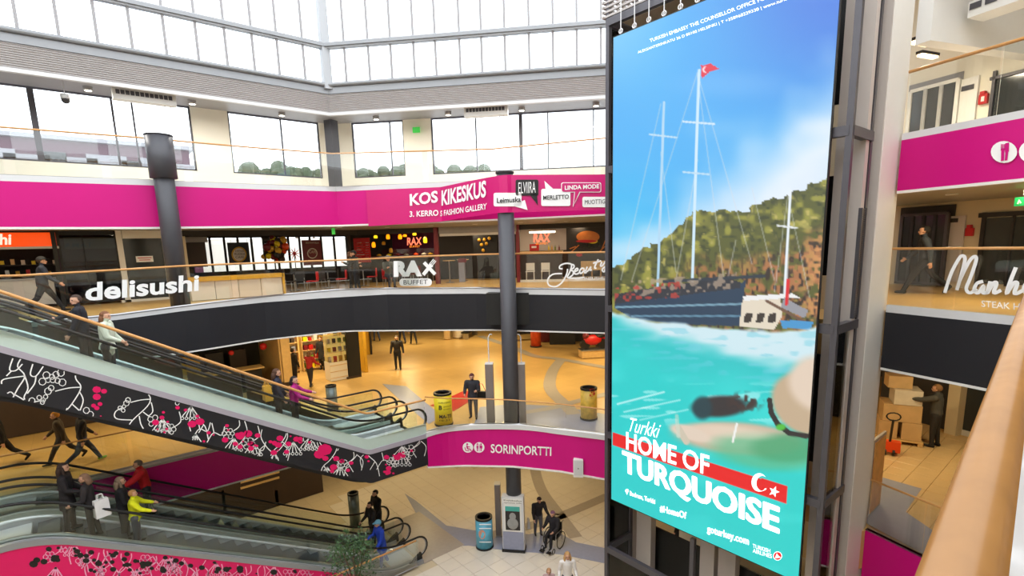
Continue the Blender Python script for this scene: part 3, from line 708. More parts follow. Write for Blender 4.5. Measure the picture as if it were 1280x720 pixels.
def in_l(x, z): zc = float(np.interp(x, lx_, lz_)); return x < 7.9 and max(zc-1.1, G+.06) < z < zc-.05
l4, r4, b4 = random_flora(60, 430, lambda x: 692+(x-60)*.1, 9, random.Random(21), 16)
mat('print_pale', (250, 170, 205), .5)
flower_print(fll, in_l, lambda a, b: py_(a, b, YL-.006), YL, l4, r4, b4+[(42, 705, 5), (46, 700, 4), (55, 702, 4), (68, 697, 4), (72, 700, 3), (360, 715, 8), (400, 712, 6)], 'print_pale', 'black')
# first floor slab edge beyond the escalators
struct('trim_13', MB().box((-3.9, 18.27, L1-.62), (20.2, .06, 1.2)), 'pink')
struct('trim_14', MB().box((-3.9, 18.3, L1-.01), (20.2, .2, .06)), 'stone_grey')
struct('trim_15', MB().box((-3.9, 18.26, L1-1.24), (20.2, .08, .05)), 'white')
# ================================================================== LIFT TOWER WITH THE LED SCREEN
TX0, TX1, TY0, TY1 = 10.0, 10.98, 3.28, 8.32
TTOP = 6.35
tw = thing('lift_tower', 'glazed lift tower with dark grey steel frame behind the big bright screen', 'lift tower', (TX0, (TY0+TY1)/2, G))
for x, y in ((TX0, TY0), (TX0, TY1), (TX1, TY0+.02), (TX1, TY1)):
    MB().box((x, y, (G+TTOP+1.6)/2), (.1, .1, TTOP+1.6-G)).build('post', 'frame_grey', tw)
MB().box((TX0, (TY0+TY1)/2+.02, (G-5.2)/2), (.1, .1, -5.2-G)).build('post', 'frame_grey', tw)
bz = [px_(1063, 163, TX0).z, px_(1044, 412, TX0).z, px_(1027, 630, TX0).z, px_(1027, 630, TX0).z-3.2, TTOP]
for z in bz:
    MB().bar((TX0, TY0, z), (TX0, TY1, z), .12, .16).build('beam', 'frame_grey', tw)
    for y in (TY0, TY1): MB().bar((TX0, y, z), (TX1, y, z), .12, .16).build('beam', 'frame_grey', tw)
zs_ = sorted(bz+[G+.05])
for z0, z1 in zip(zs_, zs_[1:]):
    for y in ((TY0, TY1) if z1 < 0 else (TY1,)): MB().box(((TX0+TX1)/2, y, (z0+z1)/2), (TX1-TX0-.14, .012, z1-z0-.16)).build('glass_panel', 'glass', tw)
    if z1 < -5: MB().box((TX0, (TY0+TY1)/2, (z0+z1)/2), (.012, TY1-TY0-.14, z1-z0-.16)).build('glass_panel', 'glass', tw)
# cream columns and dark lift fronts inside the tower
def ywin(px0, px1, py, x): return px_(px1, py, x).y, px_(px0, py, x).y
for a, b in ((784.5, 792.5), (797, 815), (877, 895), (900, 922)):
    y0, y1 = ywin(a, b, 680, TX1+.15); MB().box((TX1+.2, (y0+y1)/2, (G+TTOP)/2), (.22, y1-y0, TTOP-G)).build('column', 'mauve_metal', tw)
r1, r2 = ray(1051, 100), ray(1089, 100); x = 10.7; y0, y1 = x*r2.y/r2.x, x*r1.y/r1.x
MB().box((x+.08, (y0+y1)/2, (G+TTOP+1)/2), (.16, abs(y1-y0), TTOP+1-G)).build('column', 'mauve_metal', tw)
for z0, z1 in ((.7, 2.6), (3.9, 6.2), (-3.2, -.9), (-8.8, -6.3)):
    MB().box((TX1+.45, 5.9, (z0+z1)/2), (.05, 4.4, z1-z0)).build('dark_panel', 'black', tw)
# ventilation grille slats between the beams on the side of the tower
gr_ = MB(); g0, g1 = px_(1075, 395, TX0+1.0).z, px_(1080, 262, TX0+1.0).z
for k in range(60): gr_.box((TX1-.16, TY0-.02, lerp(g0, g1, k/59)), (.2, .05, .02))
for xo in (-.27, -.05): gr_.box((TX1+xo, TY0-.03, (g0+g1)/2), (.03, .06, g1-g0+.04))
o = gr_.build('vent_slats', 'frame_grey', tw); o['kind'] = 'stuff'
# louvre box on top of the tower
lv = MB()
for k in range(14): lv.box((TX0-.04, (TY0+TY1)/2, TTOP+.12+k*.1), (.05, TY1-TY0+.2, .045)); lv.box(((TX0+TX1)/2, TY1+.1, TTOP+.12+k*.1), (TX1-TX0+.2, .05, .045))
o = lv.build('louvre_slats', 'louvre', tw); o['kind'] = 'stuff'
MB().box(((TX0+TX1)/2, (TY0+TY1)/2, TTOP+1.55), (TX1-TX0+.14, TY1-TY0+.3, .1)).build('top_plate', 'frame_grey', tw)
MB().box(((TX0+TX1)/2+.2, (TY0+TY1)/2, TTOP+.08), (TX1-TX0-.3, TY1-TY0-.2, .05)).build('top_plate', 'beige_wall', tw)
# --- screen
SX = 9.86
sTL, sBL = px_(766, 47.5, SX), px_(765, 624, SX); sTR, sBR = px_(1046, -25, SX), px_(1003.5, 705, SX)
SY1, SY0 = (sTL.y+sBL.y)/2, (sTR.y+sBR.y)/2; SZ1 = sTL.z; SZ0 = sBL.z
SZ0 = (sBL.z+px_(960, 711, SX).z)/2
scr = thing('led_screen', 'huge upright LED screen showing a sailing ship above turquoise water', 'screen', (SX, (SY0+SY1)/2, SZ0))
MB().box((SX+.03, (SY0+SY1)/2, (SZ0+SZ1)/2), (.05, SY1-SY0+.04, SZ1-SZ0+.04)).build('housing', 'black', scr)
NX, NZ = 220, 520
yy = np.linspace(SY1, SY0, NX); zz_ = np.linspace(SZ1, SZ0, NZ)
Yg, Zg = np.meshgrid(yy, zz_)
d_ = np.stack([np.full_like(Yg, SX), Yg, Zg-EYE], -1)
def dot(v): return d_ @ np.array(v)
zc = dot(_fw); PX = 640+F*dot(_R)/zc; PYY = PP-F*dot(_U)/zc
rs = np.random.RandomState(3)
def noise(sx_, sy_, seed):
    r = np.random.RandomState(seed); gx, gy = int(280/sx_)+3, int(760/sy_)+3; g = r.rand(gy, gx)
    x = np.clip((PX-760)/sx_, 0, gx-2.001); y = np.clip((PYY+40)/sy_, 0, gy-2.001); ix, iy = x.astype(int), y.astype(int); fx, fy = x-ix, y-iy
    fx, fy = fx*fx*(3-2*fx), fy*fy*(3-2*fy)
    return (g[iy, ix]*(1-fx)+g[iy, ix+1]*fx)*(1-fy)+(g[iy+1, ix]*(1-fx)+g[iy+1, ix+1]*fx)*fy
IM = np.zeros(PX.shape+(3,))
def blend(mask, col): 
    global IM
    mask = np.clip(mask, 0, 1)[..., None]; IM = IM*(1-mask)+np.array(col, float)*mask
def sm(a, b, x): t = np.clip((x-a)/(b-a), 0, 1); return t*t*(3-2*t)
def seg(x0, y0, x1, y1, w):
    dx, dy = x1-x0, y1-y0; t = np.clip(((PX-x0)*dx+(PYY-y0)*dy)/(dx*dx+dy*dy), 0, 1); return 1-sm(w*.5, w*.5+.9, np.hypot(PX-x0-t*dx, PYY-y0-t*dy))
def pol(pts):
    ins = np.zeros(PX.shape, bool); n = len(pts)
    for i in range(n):
        (x1, y1), (x2, y2) = pts[i], pts[(i+1) % n]; c = ((y1 > PYY) != (y2 > PYY)) & (PX < (x2-x1)*(PYY-y1)/(y2-y1+1e-9)+x1); ins ^= c
    return ins.astype(float)
def ell(cx, cy, rx, ry, soft=.15, rot=0):
    c, s = math.cos(rot), math.sin(rot); x, y = (PX-cx)*c+(PYY-cy)*s, -(PX-cx)*s+(PYY-cy)*c; return 1-sm(1-soft, 1+soft, np.hypot(x/rx, y/ry))
# sky
u = (PX-766)/280
IM[:] = [74, 176, 242]
blend(sm(.15, 1.0, u)*sm(220, -20, PYY), [62, 122, 222]); blend(sm(.35, 0, u)*sm(150, 20, PYY)*.8, [120, 200, 240]); blend(sm(.5, 0, u)*sm(150, 300, PYY)*.7, [40, 190, 240])
n1 = .6*noise(60, 50, 1)+.4*noise(25, 22, 2)
cl = sm(1.15, .2, (PYY-330)/-230+(.9-u)*.75+.55*(n1-.5))
blend(cl*.9, [232, 240, 250]); dcl = PYY-(335-(PX-830)*.98); blend(sm(-55, 70, dcl+110*(n1-.5))*.88, [236, 242, 250]); blend(sm(20, 120, dcl)*sm(.45, .75, n1)*.4, [196, 216, 240]); blend(sm(.55, .8, n1)*sm(260, 340, PYY)*.7, [240, 244, 250]); blend(ell(915, 105, 60, 14, .8)*.25, [150, 200, 250])
# wooded hill
sky_y = np.interp(PX, [766, 790, 830, 870, 900, 930, 960, 990, 1012, 1034, 1050], [335, 320, 298, 262, 262, 265, 250, 243, 232, 222, 216])+8*(noise(9, 9, 5)-.5)+4*(noise(4, 4, 6)-.5)
hill = (PYY > sky_y).astype(float)
n2, n3, n4 = noise(10, 8, 7), noise(5, 4, 8), noise(3, 7, 9)
blend(hill, [88, 92, 40]); blend(hill*sm(.45, .8, n2), [150, 148, 60]); blend(hill*sm(.5, .8, n3), [60, 68, 34]); blend(hill*sm(.62, .85, n3*.5+n2*.5), [188, 176, 92])
low = sm(sky_y+45, sky_y+85, PYY); blend(hill*low*sm(.3, .6, n2)*sm(.1, .45, u)*.9, [176, 112, 72]); blend(hill*low*sm(.5, .75, n4), [52, 40, 34]); blend(hill*low*sm(.62, .82, n3), [120, 116, 50])
blend(hill*low*sm(.75, .95, u)*sm(.4, .7, n3), [214, 150, 92])
# rigging and masts
for a in ((826, 130, 776, 350), (872, 90, 790, 350), (872, 95, 905, 350), (872, 200, 845, 350), (826, 190, 845, 340), (985, 245, 968, 365), (985, 245, 1012, 372), (940, 235, 968, 350), (920, 300, 905, 370), (872, 92, 940, 330)): blend(seg(*a, .5)*.45, [215, 220, 230])
blend(seg(830, 128, 822, 362, 2.2), [176, 214, 240]); blend(seg(874, 88, 865, 355, 2.6), [206, 232, 248]); blend(seg(988, 238, 981, 372, 2.6), [232, 240, 246]); blend(seg(854, 152, 893, 155, 1.4), [210, 230, 245]); blend(seg(812, 168, 846, 172, 1.2), [190, 220, 240]); blend(seg(854, 215, 886, 218, 1.2), [190, 220, 240])
blend(seg(972, 282, 996, 285, 1.3), [232, 236, 240])
# flag
blend(pol([(876, 82), (888, 79), (899, 86), (887, 90), (877, 99)]), [226, 24, 60]); blend(ell(882, 87, 4, 4)*(1-ell(884, 87, 3.4, 3.4)), [250, 220, 225])
# ship
blend(pol([(768, 378), (800, 372), (925, 355), (932, 350), (930, 372), (925, 408), (850, 405), (790, 398), (768, 385)]), [30, 58, 84]); blend(pol([(768, 368), (815, 360), (900, 348), (925, 352), (925, 360), (800, 376), (768, 380)]), [40, 44, 54])
blend(seg(770, 384, 926, 380, 1.6), [120, 160, 180]); blend(seg(790, 395, 925, 395, 1.4), [96, 140, 165]); blend(seg(830, 352, 955, 345, 3), [40, 52, 66])
blend(sm(.55, .7, noise(5, 4, 31))*pol([(775, 352), (925, 340), (925, 362), (775, 372)])*.8, [170, 150, 130]); blend(sm(.6, .75, noise(4, 4, 32))*pol([(768, 360), (850, 352), (850, 372), (768, 378)])*.8, [190, 60, 50])
blend(pol([(928, 375), (975, 370), (978, 395), (968, 412), (924, 408)]), [226, 214, 194]); 
for k in range(3): blend(pol([(931+k*15, 392), (941+k*15, 391), (939+k*15, 403), (930+k*15, 403)]), [54, 46, 42])
blend(pol([(928, 370), (990, 367), (1000, 372), (930, 376)]), [236, 236, 236]); blend(pol([(980, 372), (1010, 388), (1006, 398), (976, 384)]), [150, 150, 158]); blend(seg(958, 376, 1005, 402, 2.6), [110, 80, 62])
blend(pol([(975, 400), (1018, 402), (1012, 412), (978, 410)]), [70, 150, 205]); blend(seg(985, 350, 983, 380, 3), [222, 30, 40])
# water
surf = np.interp(PX, [766, 820, 880, 940, 1000, 1025], [388, 400, 406, 410, 412, 404])
wat = sm(0, 5, PYY-surf+4*(noise(12, 6, 12)-.5)); blend(wat, [206, 232, 240]); edge = surf+np.interp(PX, [766, 850, 930, 1020], [6, 24, 36, 52])
blend(wat*sm(-12, 16, PYY-edge+14*(noise(26, 8, 13)-.5)), [40, 196, 198]); tq = sm(0, 60, PYY-edge)
blend(tq, [30, 206, 204]); blend(tq*sm(.5, 1, noise(40, 16, 14))*.5, [70, 226, 222]); blend(wat*(1-tq)*sm(.6, .8, noise(18, 4, 15))*.5, [120, 206, 224])
blend(sm(480, 560, PYY)*sm(.1, .9, u)*.35, [40, 214, 200]); blend(sm(.72, .82, noise(26, 5, 16))*sm(470, 490, PYY)*sm(540, 520, PYY)*.5, [220, 250, 250])
blend(seg(772, 505, 830, 490, 1.6)*.7+seg(780, 515, 850, 500, 1.2)*.6+seg(800, 525, 860, 512, 1.2)*.5, [225, 250, 250])
# swimmer seen from above
blend(ell(1010, 505, 48, 38, .12, .5), [196, 172, 142]); blend(ell(1025, 480, 40, 34, .2, .4), [226, 206, 186]); blend(ell(925, 548, 80, 20, .2, .08), [200, 182, 158]); blend(ell(905, 545, 58, 13, .3, .12), [224, 202, 182]); blend(ell(960, 565, 70, 22, .3, .1)*.75, [96, 186, 140]); blend(ell(985, 560, 46, 18, .3)*.7, [70, 160, 110])
blend(ell(862, 541, 26, 8, .25, .3), [224, 206, 188]); blend(seg(848, 535, 858, 552, 7), [206, 196, 176]); blend(seg(846, 520, 848, 545, 4)*.6, [210, 220, 205]); blend(ell(925, 540, 40, 8, .5, .1)*.5, [226, 210, 188])
blend(ell(900, 508, 34, 13, .25, -.05), [46, 42, 46]); blend(ell(930, 503, 20, 11, .5)*sm(.35, .6, noise(4, 4, 17)), [60, 44, 42]); blend(ell(878, 510, 12, 14, .3), [24, 60, 70])
blend(seg(921, 530, 916, 552, 2), [240, 240, 236])
cp = [(962, 500), (964, 516), (972, 530), (986, 541), (1006, 545), (1020, 545)]
for a, b in zip(cp, cp[1:]): blend(seg(*a, *b, 5.5), [38, 34, 36])
blend(ell(976, 534, 6, 4, .3), [80, 190, 60])
# red band
blend(pol([(766, 540.5), (984, 608), (983, 629.5), (766, 556.5)]), [232, 16, 22])
rgb = IM/255.; rgb = np.where(rgb <= .04045, rgb/12.92, ((rgb+.055)/1.055)**2.4)
co = np.stack([np.full_like(Yg, SX), Yg, Zg], -1).reshape(-1, 3)
idx = np.arange(NX*NZ).reshape(NZ, NX); q4 = np.stack([idx[:-1, :-1], idx[1:, :-1], idx[1:, 1:], idx[:-1, 1:]], -1).reshape(-1, 4)
me = bpy.data.meshes.new('display'); me.vertices.add(len(co)); me.vertices.foreach_set('co', co.ravel()); me.loops.add(q4.size); me.loops.foreach_set('vertex_index', q4.ravel().astype(np.int32))
me.polygons.add(len(q4)); me.polygons.foreach_set('loop_start', np.arange(0, q4.size, 4, dtype=np.int32)); me.update(calc_edges=True)
at_ = me.color_attributes.new('picture', 'FLOAT_COLOR', 'POINT'); at_.data.foreach_set('color', np.concatenate([rgb.reshape(-1, 3), np.ones((len(co), 1))], 1).ravel().astype(np.float32))
SCR = 1.0
M = bpy.data.materials.new('led_picture'); M.use_nodes = True; nt = M.node_tree; b = nt.nodes['Principled BSDF']; b.inputs['Base Color'].default_value = (.02, .02, .02, 1); b.inputs['Roughness'].default_value = .5
ca = nt.nodes.new('ShaderNodeVertexColor'); ca.layer_name = 'picture'; nt.links.new(ca.outputs[0], b.inputs['Emission Color']); b.inputs['Emission Strength'].default_value = SCR
MATS['led_picture'] = M
link('display', me, 'led_picture', scr)
mat('led_white', (250, 252, 252), .5, emit=SCR); mat('led_red', (226, 16, 26), .5, emit=SCR)
def S_(px, py): return px_(px, py, SX-.012)
text('HOME OF', S_(783, 561.5), S_(886, 594.5), S_(783, 539.5), 'led_white', scr, bold=.022, stack=True)
text('TURQUOISE', S_(779, 589.5), S_(973, 667), S_(778.5, 561.5), 'led_white', scr, bold=.045, box=(-.03, .75), stack=True)
text('Turkki', S_(786, 539), S_(824, 548), S_(788, 522), 'led_white', scr, shear=.3, stack=True)
text('Bodrum, Turkki', S_(787.5, 620), S_(819, 631), S_(787.5, 613.5), 'led_white', scr, bold=.03, stack=True)
text('#HomeOf', S_(825, 640), S_(858, 649.5), S_(825, 631), 'led_white', scr, bold=.03, stack=True)
text('goturkey.com', S_(884, 667.5), S_(936, 684), S_(884, 656), 'led_white', scr, bold=.03, stack=True)
text('TURKISH', S_(941, 684.5), S_(963, 691.5), S_(941, 679.5), 'led_white', scr, bold=.01, stack=True)
text('AIRLINES', S_(941, 690.5), S_(965, 698), S_(941, 685.5), 'led_white', scr, bold=.01, stack=True)
MB().poly(disc(972, 695, 5.6, S_)).build('emblem', 'led_white', scr); S2 = lambda a, b: px_(a, b, SX-.018)
MB().poly(disc(972, 695, 4.8, S2)).build('emblem', 'led_red', scr)
S3 = lambda a, b: px_(a, b, SX-.022)
MB().poly([S3(968.5, 698), S3(971, 691.5), S3(973, 694.5), S3(976, 697)]).build('emblem', 'led_white', scr)
MB().poly([S_(783.7, 616-2.5+4*math.sin(a)*(1 if math.sin(a) < 0 else 1.9)) if False else S_(783.7+2.3*math.cos(a), 613.5+2.3*math.sin(a)+(3 if abs(math.sin(a)-1) < .02 else 0)) for a in np.linspace(math.pi/2, math.pi*2.5, 13)[:-1]]).build('pin_mark', 'led_white', scr)
cr_ = [(946-9.6*math.cos(a)+3, 603+11.5*math.sin(a)) for a in np.linspace(-2.45, 2.45, 22)]+[(950-7.6*math.cos(a)+3, 604.2+9.4*math.sin(a)) for a in np.linspace(2.35, -2.35, 22)]
c_ = MB(); n = 22; c_.add([S_(*p) for p in cr_], [(i, i+1, 2*n-2-i, 2*n-1-i) for i in range(n-1)]); c_.build('crescent', 'led_white', scr)
st5 = [(967.5+(7 if k % 2 == 0 else 2.8)*math.cos(math.pi*k/5-1.2), 614.5+(7.4 if k % 2 == 0 else 3)*math.sin(math.pi*k/5-1.2)) for k in range(10)]
MB().poly([S_(*p) for p in st5]).build('star', 'led_white', scr)
text('TURKISH EMBASSY THE COUNSELLOR OFFICE FOR CULTURAL AFFAIRS', S_(813, 53), S_(1040, -31), S_(812, 49), 'led_white', scr)
text('ALEKSANTERINKATU 36 D 00100 HELSINKI | T +358968229330 | www.turkki.fi | info@turkki.fi', S_(798, 68), S_(1044, -20), S_(797, 64), 'led_white', scr)
for px in (776, 793, 811, 830, 850.5, 872):
    p = px_(px, 48-.405*(px-766)-2, SX+.03); MB().tube([p, (p.x, p.y, p.z+.35), (p.x, p.y, TTOP+.3)], .012, 6).build('hanger', 'white_metal', scr)
    MB().tube([p+Vector((0, .05*math.cos(a), .05+.05*math.sin(a))) for a in np.linspace(0, 6.28, 9)], .014, 5).build('eye_ring', 'white_metal', scr)
# white building column between tower and right wing
struct('wall_column', MB().box((11.85, 3.43, (G+9)/2), (1.1, .52, 9-G)), 'white')
struct('wall_column_trim', MB().box((11.28, 3.44, (G+9)/2), (.03, .52, 9-G)), 'mauve_metal')
struct('wall_core', MB().box((13.5, 6.0, (G+9)/2), (.15, 4.6, 9-G)), 'beige_wall')
# ================================================================== RIGHT WING
def rpt(s, z=0, off=0): return R0+RD*s+RN*off+Vector((0, 0, z))
zP3b, zP3t, zS3, zR3 = pr_(1124, 238.5).z, pr_(1127, 175.5).z, pr_(1128, 167).z, pr_(1134, 90).z
zB2b, zB2t, zS2, zR2 = pr_(1098, 458.6).z, pr_(1106, 390).z, pr_(1108, 381).z, pr_(1115, 311).z
zS1, zR1 = pr_(1065.5, 655).z, pr_(1071, 593.6).z
SE = (NRE-R0).to_2d().length
e_ = [rpt(0), rpt(SE)]
f_ = [rpt(0), rpt(4.2)]
rw = MB
def rband(nm, line, z0, z1, th, m): struct(nm, MB().band(line, z0, z1, th), m)
rband('trim_16', f_, zP3b, zP3t, .08, 'pink'); rband('trim_17', f_, zP3t, zS3, .12, 'white_metal'); rband('trim_18', f_, zP3b-.05, zP3b, .12, 'white')
rband('trim_19', e_, zB2b, zB2t, .08, 'black_fascia'); rband('trim_20', e_, zB2t, zS2, .12, 'white_metal'); rband('trim_21', e_, zB2b-.05, zB2b, .12, 'white')
rband('trim_22', f_, L1-1.1, L1+.02, .08, 'pink'); rband('trim_23', f_, L1+.02, zS1, .12, 'steel'); rband('trim_24', f_, L1-1.15, L1-1.1, .12, 'white')
nl = [NR0-NRD*1.4, NRE]; nl = [Vector((p.x, p.y, 0)) for p in nl]
rband('trim_25', nl, -.95, -.02, -.08, 'black_fascia'); rband('trim_26', nl, -.02, .12, -.12, 'white_metal')
struct('floor_third_right', MB().prism([(p.x, p.y) for p in (rpt(0, 0, .05), rpt(4.2, 0, .05), rpt(4.2, 0, 12), rpt(-4, 0, 12), rpt(-4, 0, 1.2), rpt(0, 0, .6))], zP3b+.12, zS3-.04), 'tile_cream')
struct('ceiling_second_right', MB().prism([(p.x, p.y) for p in (rpt(0, 0, .1), rpt(4.2, 0, .1), rpt(4.2, 0, 12), rpt(-4, 0, 12), rpt(-4, 0, 1.2), rpt(0, 0, .6))], zP3b+.02, zP3b+.1), 'soffit')
br3 = balustrade('glass balustrade with wooden handrail above the pink band with the cutlery symbol', [rpt(.0, 0, .04), rpt(4.2, 0, .04)], [zS3]*2, [zR3]*2, 1.6, rr=.028)
br2 = balustrade('glass balustrade with white steak house script above the black band', [rpt(.0, 0, .04), rpt(SE-.05, 0, .04)], [zS2]*2, [zR2]*2, 1.3, rr=.025)
br1 = balustrade('steel-based glass balustrade beside the pallet of wrapped boxes', [rpt(.0, 0, .04), rpt(4.2, 0, .04)], [zS1]*2, [zR1]*2, 1.0, rr=.022)
bn = balustrade('thick wooden handrail with glass below it right beside the viewer', nl, [.14, .14], [NR0.z, NR0.z], 1.2, rr=.03, rail='wood_near')
# steak house script and symbols
rn = -RN
def PRr(px, py): return ppl(px, py, rpt(0, 0, -.03), RN)
mb = MB()
for st_ in ([(985, 405), (1010, 330), (1040, 275), (1055, 268), (1060, 285), (1045, 345), (1030, 395), (1045, 350), (1075, 290), (1095, 270), (1102, 285), (1080, 350), (1065, 390), (1080, 405), (1105, 390)],
            [(1128, 362), (1105, 370), (1095, 395), (1110, 405), (1130, 378), (1127, 405), (1148, 400)], [(1155, 362), (1142, 408), (1165, 370), (1178, 370), (1168, 405), (1195, 395)],
            [(1250, 310), (1230, 360), (1215, 408), (1240, 370), (1255, 370), (1245, 408), (1278, 395)], [(1310, 360), (1288, 370), (1280, 395), (1295, 405), (1313, 378), (1310, 405), (1330, 398)],
            [(1358, 320), (1338, 405), (1350, 405)], [(1330, 350), (1372, 345)], [(1390, 318), (1370, 405), (1385, 403)], [(1362, 346), (1405, 342)], [(1430, 360), (1410, 370), (1402, 395), (1415, 405), (1433, 378), (1430, 405), (1450, 398)], [(1460, 362), (1450, 408), (1470, 370), (1482, 370), (1475, 408), (1495, 398)]):
    ribbon(mb, smoothline([PRr(850+a/2.977, 230+b/2.977) for a, b in st_], 5), .055, rn)
mb.build('lettering', W_, br2)
text('STEAK HOUSE', PRr(1227, 383.5), PRr(1310, 391), PRr(1227, 375.5), W_, br2, bold=.01)
cs = thing('wall_sign', 'two round white restaurant symbols on the pink band of the top floor', 'sign', rpt(2.0, 2.5, -.03))
for cx in (1255, 1291): MB().poly(disc(cx, 190, 16.5 if cx < 1260 else 17.5, lambda a, b: PRr(cx+(a-cx), 190+(b-190)*.83))).build('symbol_disc', W_, cs)
def PRs(px, py): return ppl(px, py, rpt(0, 0, -.045), RN)
m_ = MB(); ribbon(m_, [PRs(1253, 201), PRs(1253.5, 187)], .04, rn)
for k in (-2, 0, 2): ribbon(m_, [PRs(1253.6+k, 187), PRs(1253.8+k, 180)], .014, rn)
ribbon(m_, [PRs(1251, 187), PRs(1256.5, 186.6)], .035, rn); ribbon(m_, [PRs(1257.5, 200.5), PRs(1258.5, 190)], .035, rn); ribbon(m_, [PRs(1258.6, 190), PRs(1259, 178.5)], .05, rn)
m_.build('symbol', 'pink', cs)['kind'] = 'stuff'
# walls behind the right wing
def rect(px0, py0, px1, py1, fn):
    ym, xm = (py0+py1)/2, (px0+px1)/2; A, B = fn(px0, ym), fn(px1, ym); zt, zb = fn(xm, py0).z, fn(xm, py1).z
    return [Vector((A.x, A.y, zb)), Vector((B.x, B.y, zb)), Vector((B.x, B.y, zt)), Vector((A.x, A.y, zt))]
def panel(name, r, fn, n, th, m, parent=None): return MB().slab(rect(*r, fn), n, th).build(name, m, parent)
O3, O2, O1 = 4.5, 6.0, 8.0
def wallr(nm, off, z0, z1, m): a, b = rpt(-5, 0, off), rpt(6, 0, off); struct(nm, MB().slab([a+_z*z0, b+_z*z0, b+_z*z1, a+_z*z1], RN, .15), m)
wallr('wall_right_third', O3, zS3-.3, 7.6, 'cream_wall'); wallr('wall_right_second', O2, -.1, zP3b+.1, 'beige_wall'); wallr('wall_right_first', O1, L1-.1, -.9, 'dark')
wallr('wall_right_ground', 9.0, G, L1-.9, 'beige_wall')
struct('ceiling_third_right', MB().prism([(p.x, p.y) for p in (rpt(-4, 0, 1.3), rpt(0, 0, .9), rpt(4.2, 0, .9), rpt(4.2, 0, 12), rpt(-4, 0, 12))], 7.4, 7.55), 'soffit')
# third floor right: louvred ceiling edge, heater unit, lamps, doors
lv = MB(); c0 = rpt(-.3, 6.55, 1.0)
for k in range(9): lv.bar(rpt(-.3, 6.5+k*.085, .9), rpt(4.2, 6.5+k*.085, .9), .04, .035)
o = lv.build('trim_27', 'louvre'); o['kind'] = 'structure'
F3 = lambda off: (lambda a, b: ppl(a, b, rpt(0, 0, off), RN))
t = thing('air_curtain', 'long white air heater unit under the ceiling of the right wing', 'heater', rpt(2, 5.9, 1.6))
q = rect(1166, 6, 1300, 27, F3(1.6))
a, b = pr_(1166, 33, 1.6), pr_(1300, -7, 1.6); zt_ = pr_(1166, 20, 1.6).z; zb_ = pr_(1166, 38, 1.6).z
A, B = rpt(0.1, 0, 1.6), rpt(3.4, 0, 1.6); A = Vector((a.x, a.y, 0))+RD*.6
MB().slab([A+_z*zb_, B+_z*zb_, B+_z*zt_, A+_z*zt_], RN, .5).build('casing', 'white', t)
for k in range(14):
    p, q_ = A.lerp(B, (k+.12)/14), A.lerp(B, (k+.88)/14); h = (zt_-zb_)
    MB().slab([p+_z*(zb_+h*.45)-RN*.01, q_+_z*(zb_+h*.45)-RN*.01, q_+_z*(zb_+h*.85)-RN*.01, p+_z*(zb_+h*.85)-RN*.01], -RN, .01).build('grille', 'frame_grey', t)
t = thing('bulkhead', 'white ceiling bulkhead beside the tall white column', 'bulkhead', rpt(.2, 5.6, 1.4))
qa, qb = rpt(-.3, 0, .7), rpt(-.15, 0, 4.4)
MB().bar(rpt(-.35, 5.75, .9), rpt(-.2, 5.75, O3-.05), .28, 1.3).build('beam', 'white', t)
mat('lamp_warm', (255, 226, 170), .5, emit=5.)
for k, (px, py, ox) in enumerate(((1151, 50, 2.0), (1160, 66, 2.7))):
    P = pr_(px, py, ox)
    t = thing('ceiling_lamp', ('upper' if k == 0 else 'lower')+' of two glowing tube lamps beside the tall white column', 'lamp', P, 0, 'tube lamps beside the white column')
    MB().bar(P-Vector((.0, 0, .02))-RN*.3, P-Vector((.0, 0, .02))+RN*.3, .14, .06).build('housing', 'dark', t)
    MB().bar(P-Vector((.0, 0, .07))-RN*.27, P-Vector((.0, 0, .07))+RN*.27, .12, .05).build('tube', 'lamp_warm', t)
    l = bpy.data.lights.new('tube_light', 'AREA'); l.shape = 'RECTANGLE'; l.size = .5; l.size_y = .12; l.energy = 45; l.color = (1, .86, .64); o = bpy.data.objects.new('light', l); COL.objects.link(o); o.parent = t; o.location = (0, 0, -.12)
def door(nm, r, fn, n, leaves, fm, gm, label=None):
    d = root(nm, fn((r[0]+r[2])/2, r[3])); q = rect(*r, fn); n = Vector(n)
    for k in range(leaves):
        a, b = q[0].lerp(q[1], k/leaves), q[0].lerp(q[1], (k+1)/leaves); c, e = q[3].lerp(q[2], (k+1)/leaves), q[3].lerp(q[2], k/leaves)
        w = .07
        fr_ = MB()
        for p0, p1 in ((a, b), (c, e), (a, e), (b, c)): fr_.bar(p0-n*.05, p1-n*.05, .08, .08, up=n)
        l = fr_.build('leaf', fm, d); MB().slab([a-n*.05, b-n*.05, c-n*.05, e-n*.05], n, .015).build('pane', gm, l)
    return d
W3, W2, W1 = F3(O3-.02), F3(O2-.02), F3(O1-.02)
mat('dark_glass', (52, 56, 58), .12, var=.2, scale=1.)
panel('trim_28', (1134, 99, 1200, 172), W3, RN, .012, 'soffit')['kind'] = 'structure'
door('door_1', (1138, 108, 1196, 175), W3, RN, 3, 'white', 'dark_glass')
q = panel('door_2', (1200, 98, 1221, 168), W3, -RN, .05, 'white'); q['kind'] = 'structure'
panel('name_plate', (1204, 107, 1219, 113), W3, -RN, .07, 'frame_grey', q)
t = thing('fire_alarm_box', 'red fire alarm box beside the white door on the top floor', 'alarm box', W3(1231, 123)); panel('case', (1225.5, 118, 1236, 130), W3, -RN, .08, 'red', t); panel('bell', (1228, 114.5, 1234, 118), W3, -RN, .1, 'red', t); panel('plate', (1229, 121, 1233, 127), W3, -RN, .09, 'white', t)
w = root('window_20', W3(1260, 120)); panel('pane', (1243, 92, 1310, 152), W3, -RN, .02, 'dark_glass', w)
for r in ((1239, 90, 1243, 160), (1240, 88, 1310, 92)): panel('frame', r, W3, -RN, .06, 'frame_grey', w)
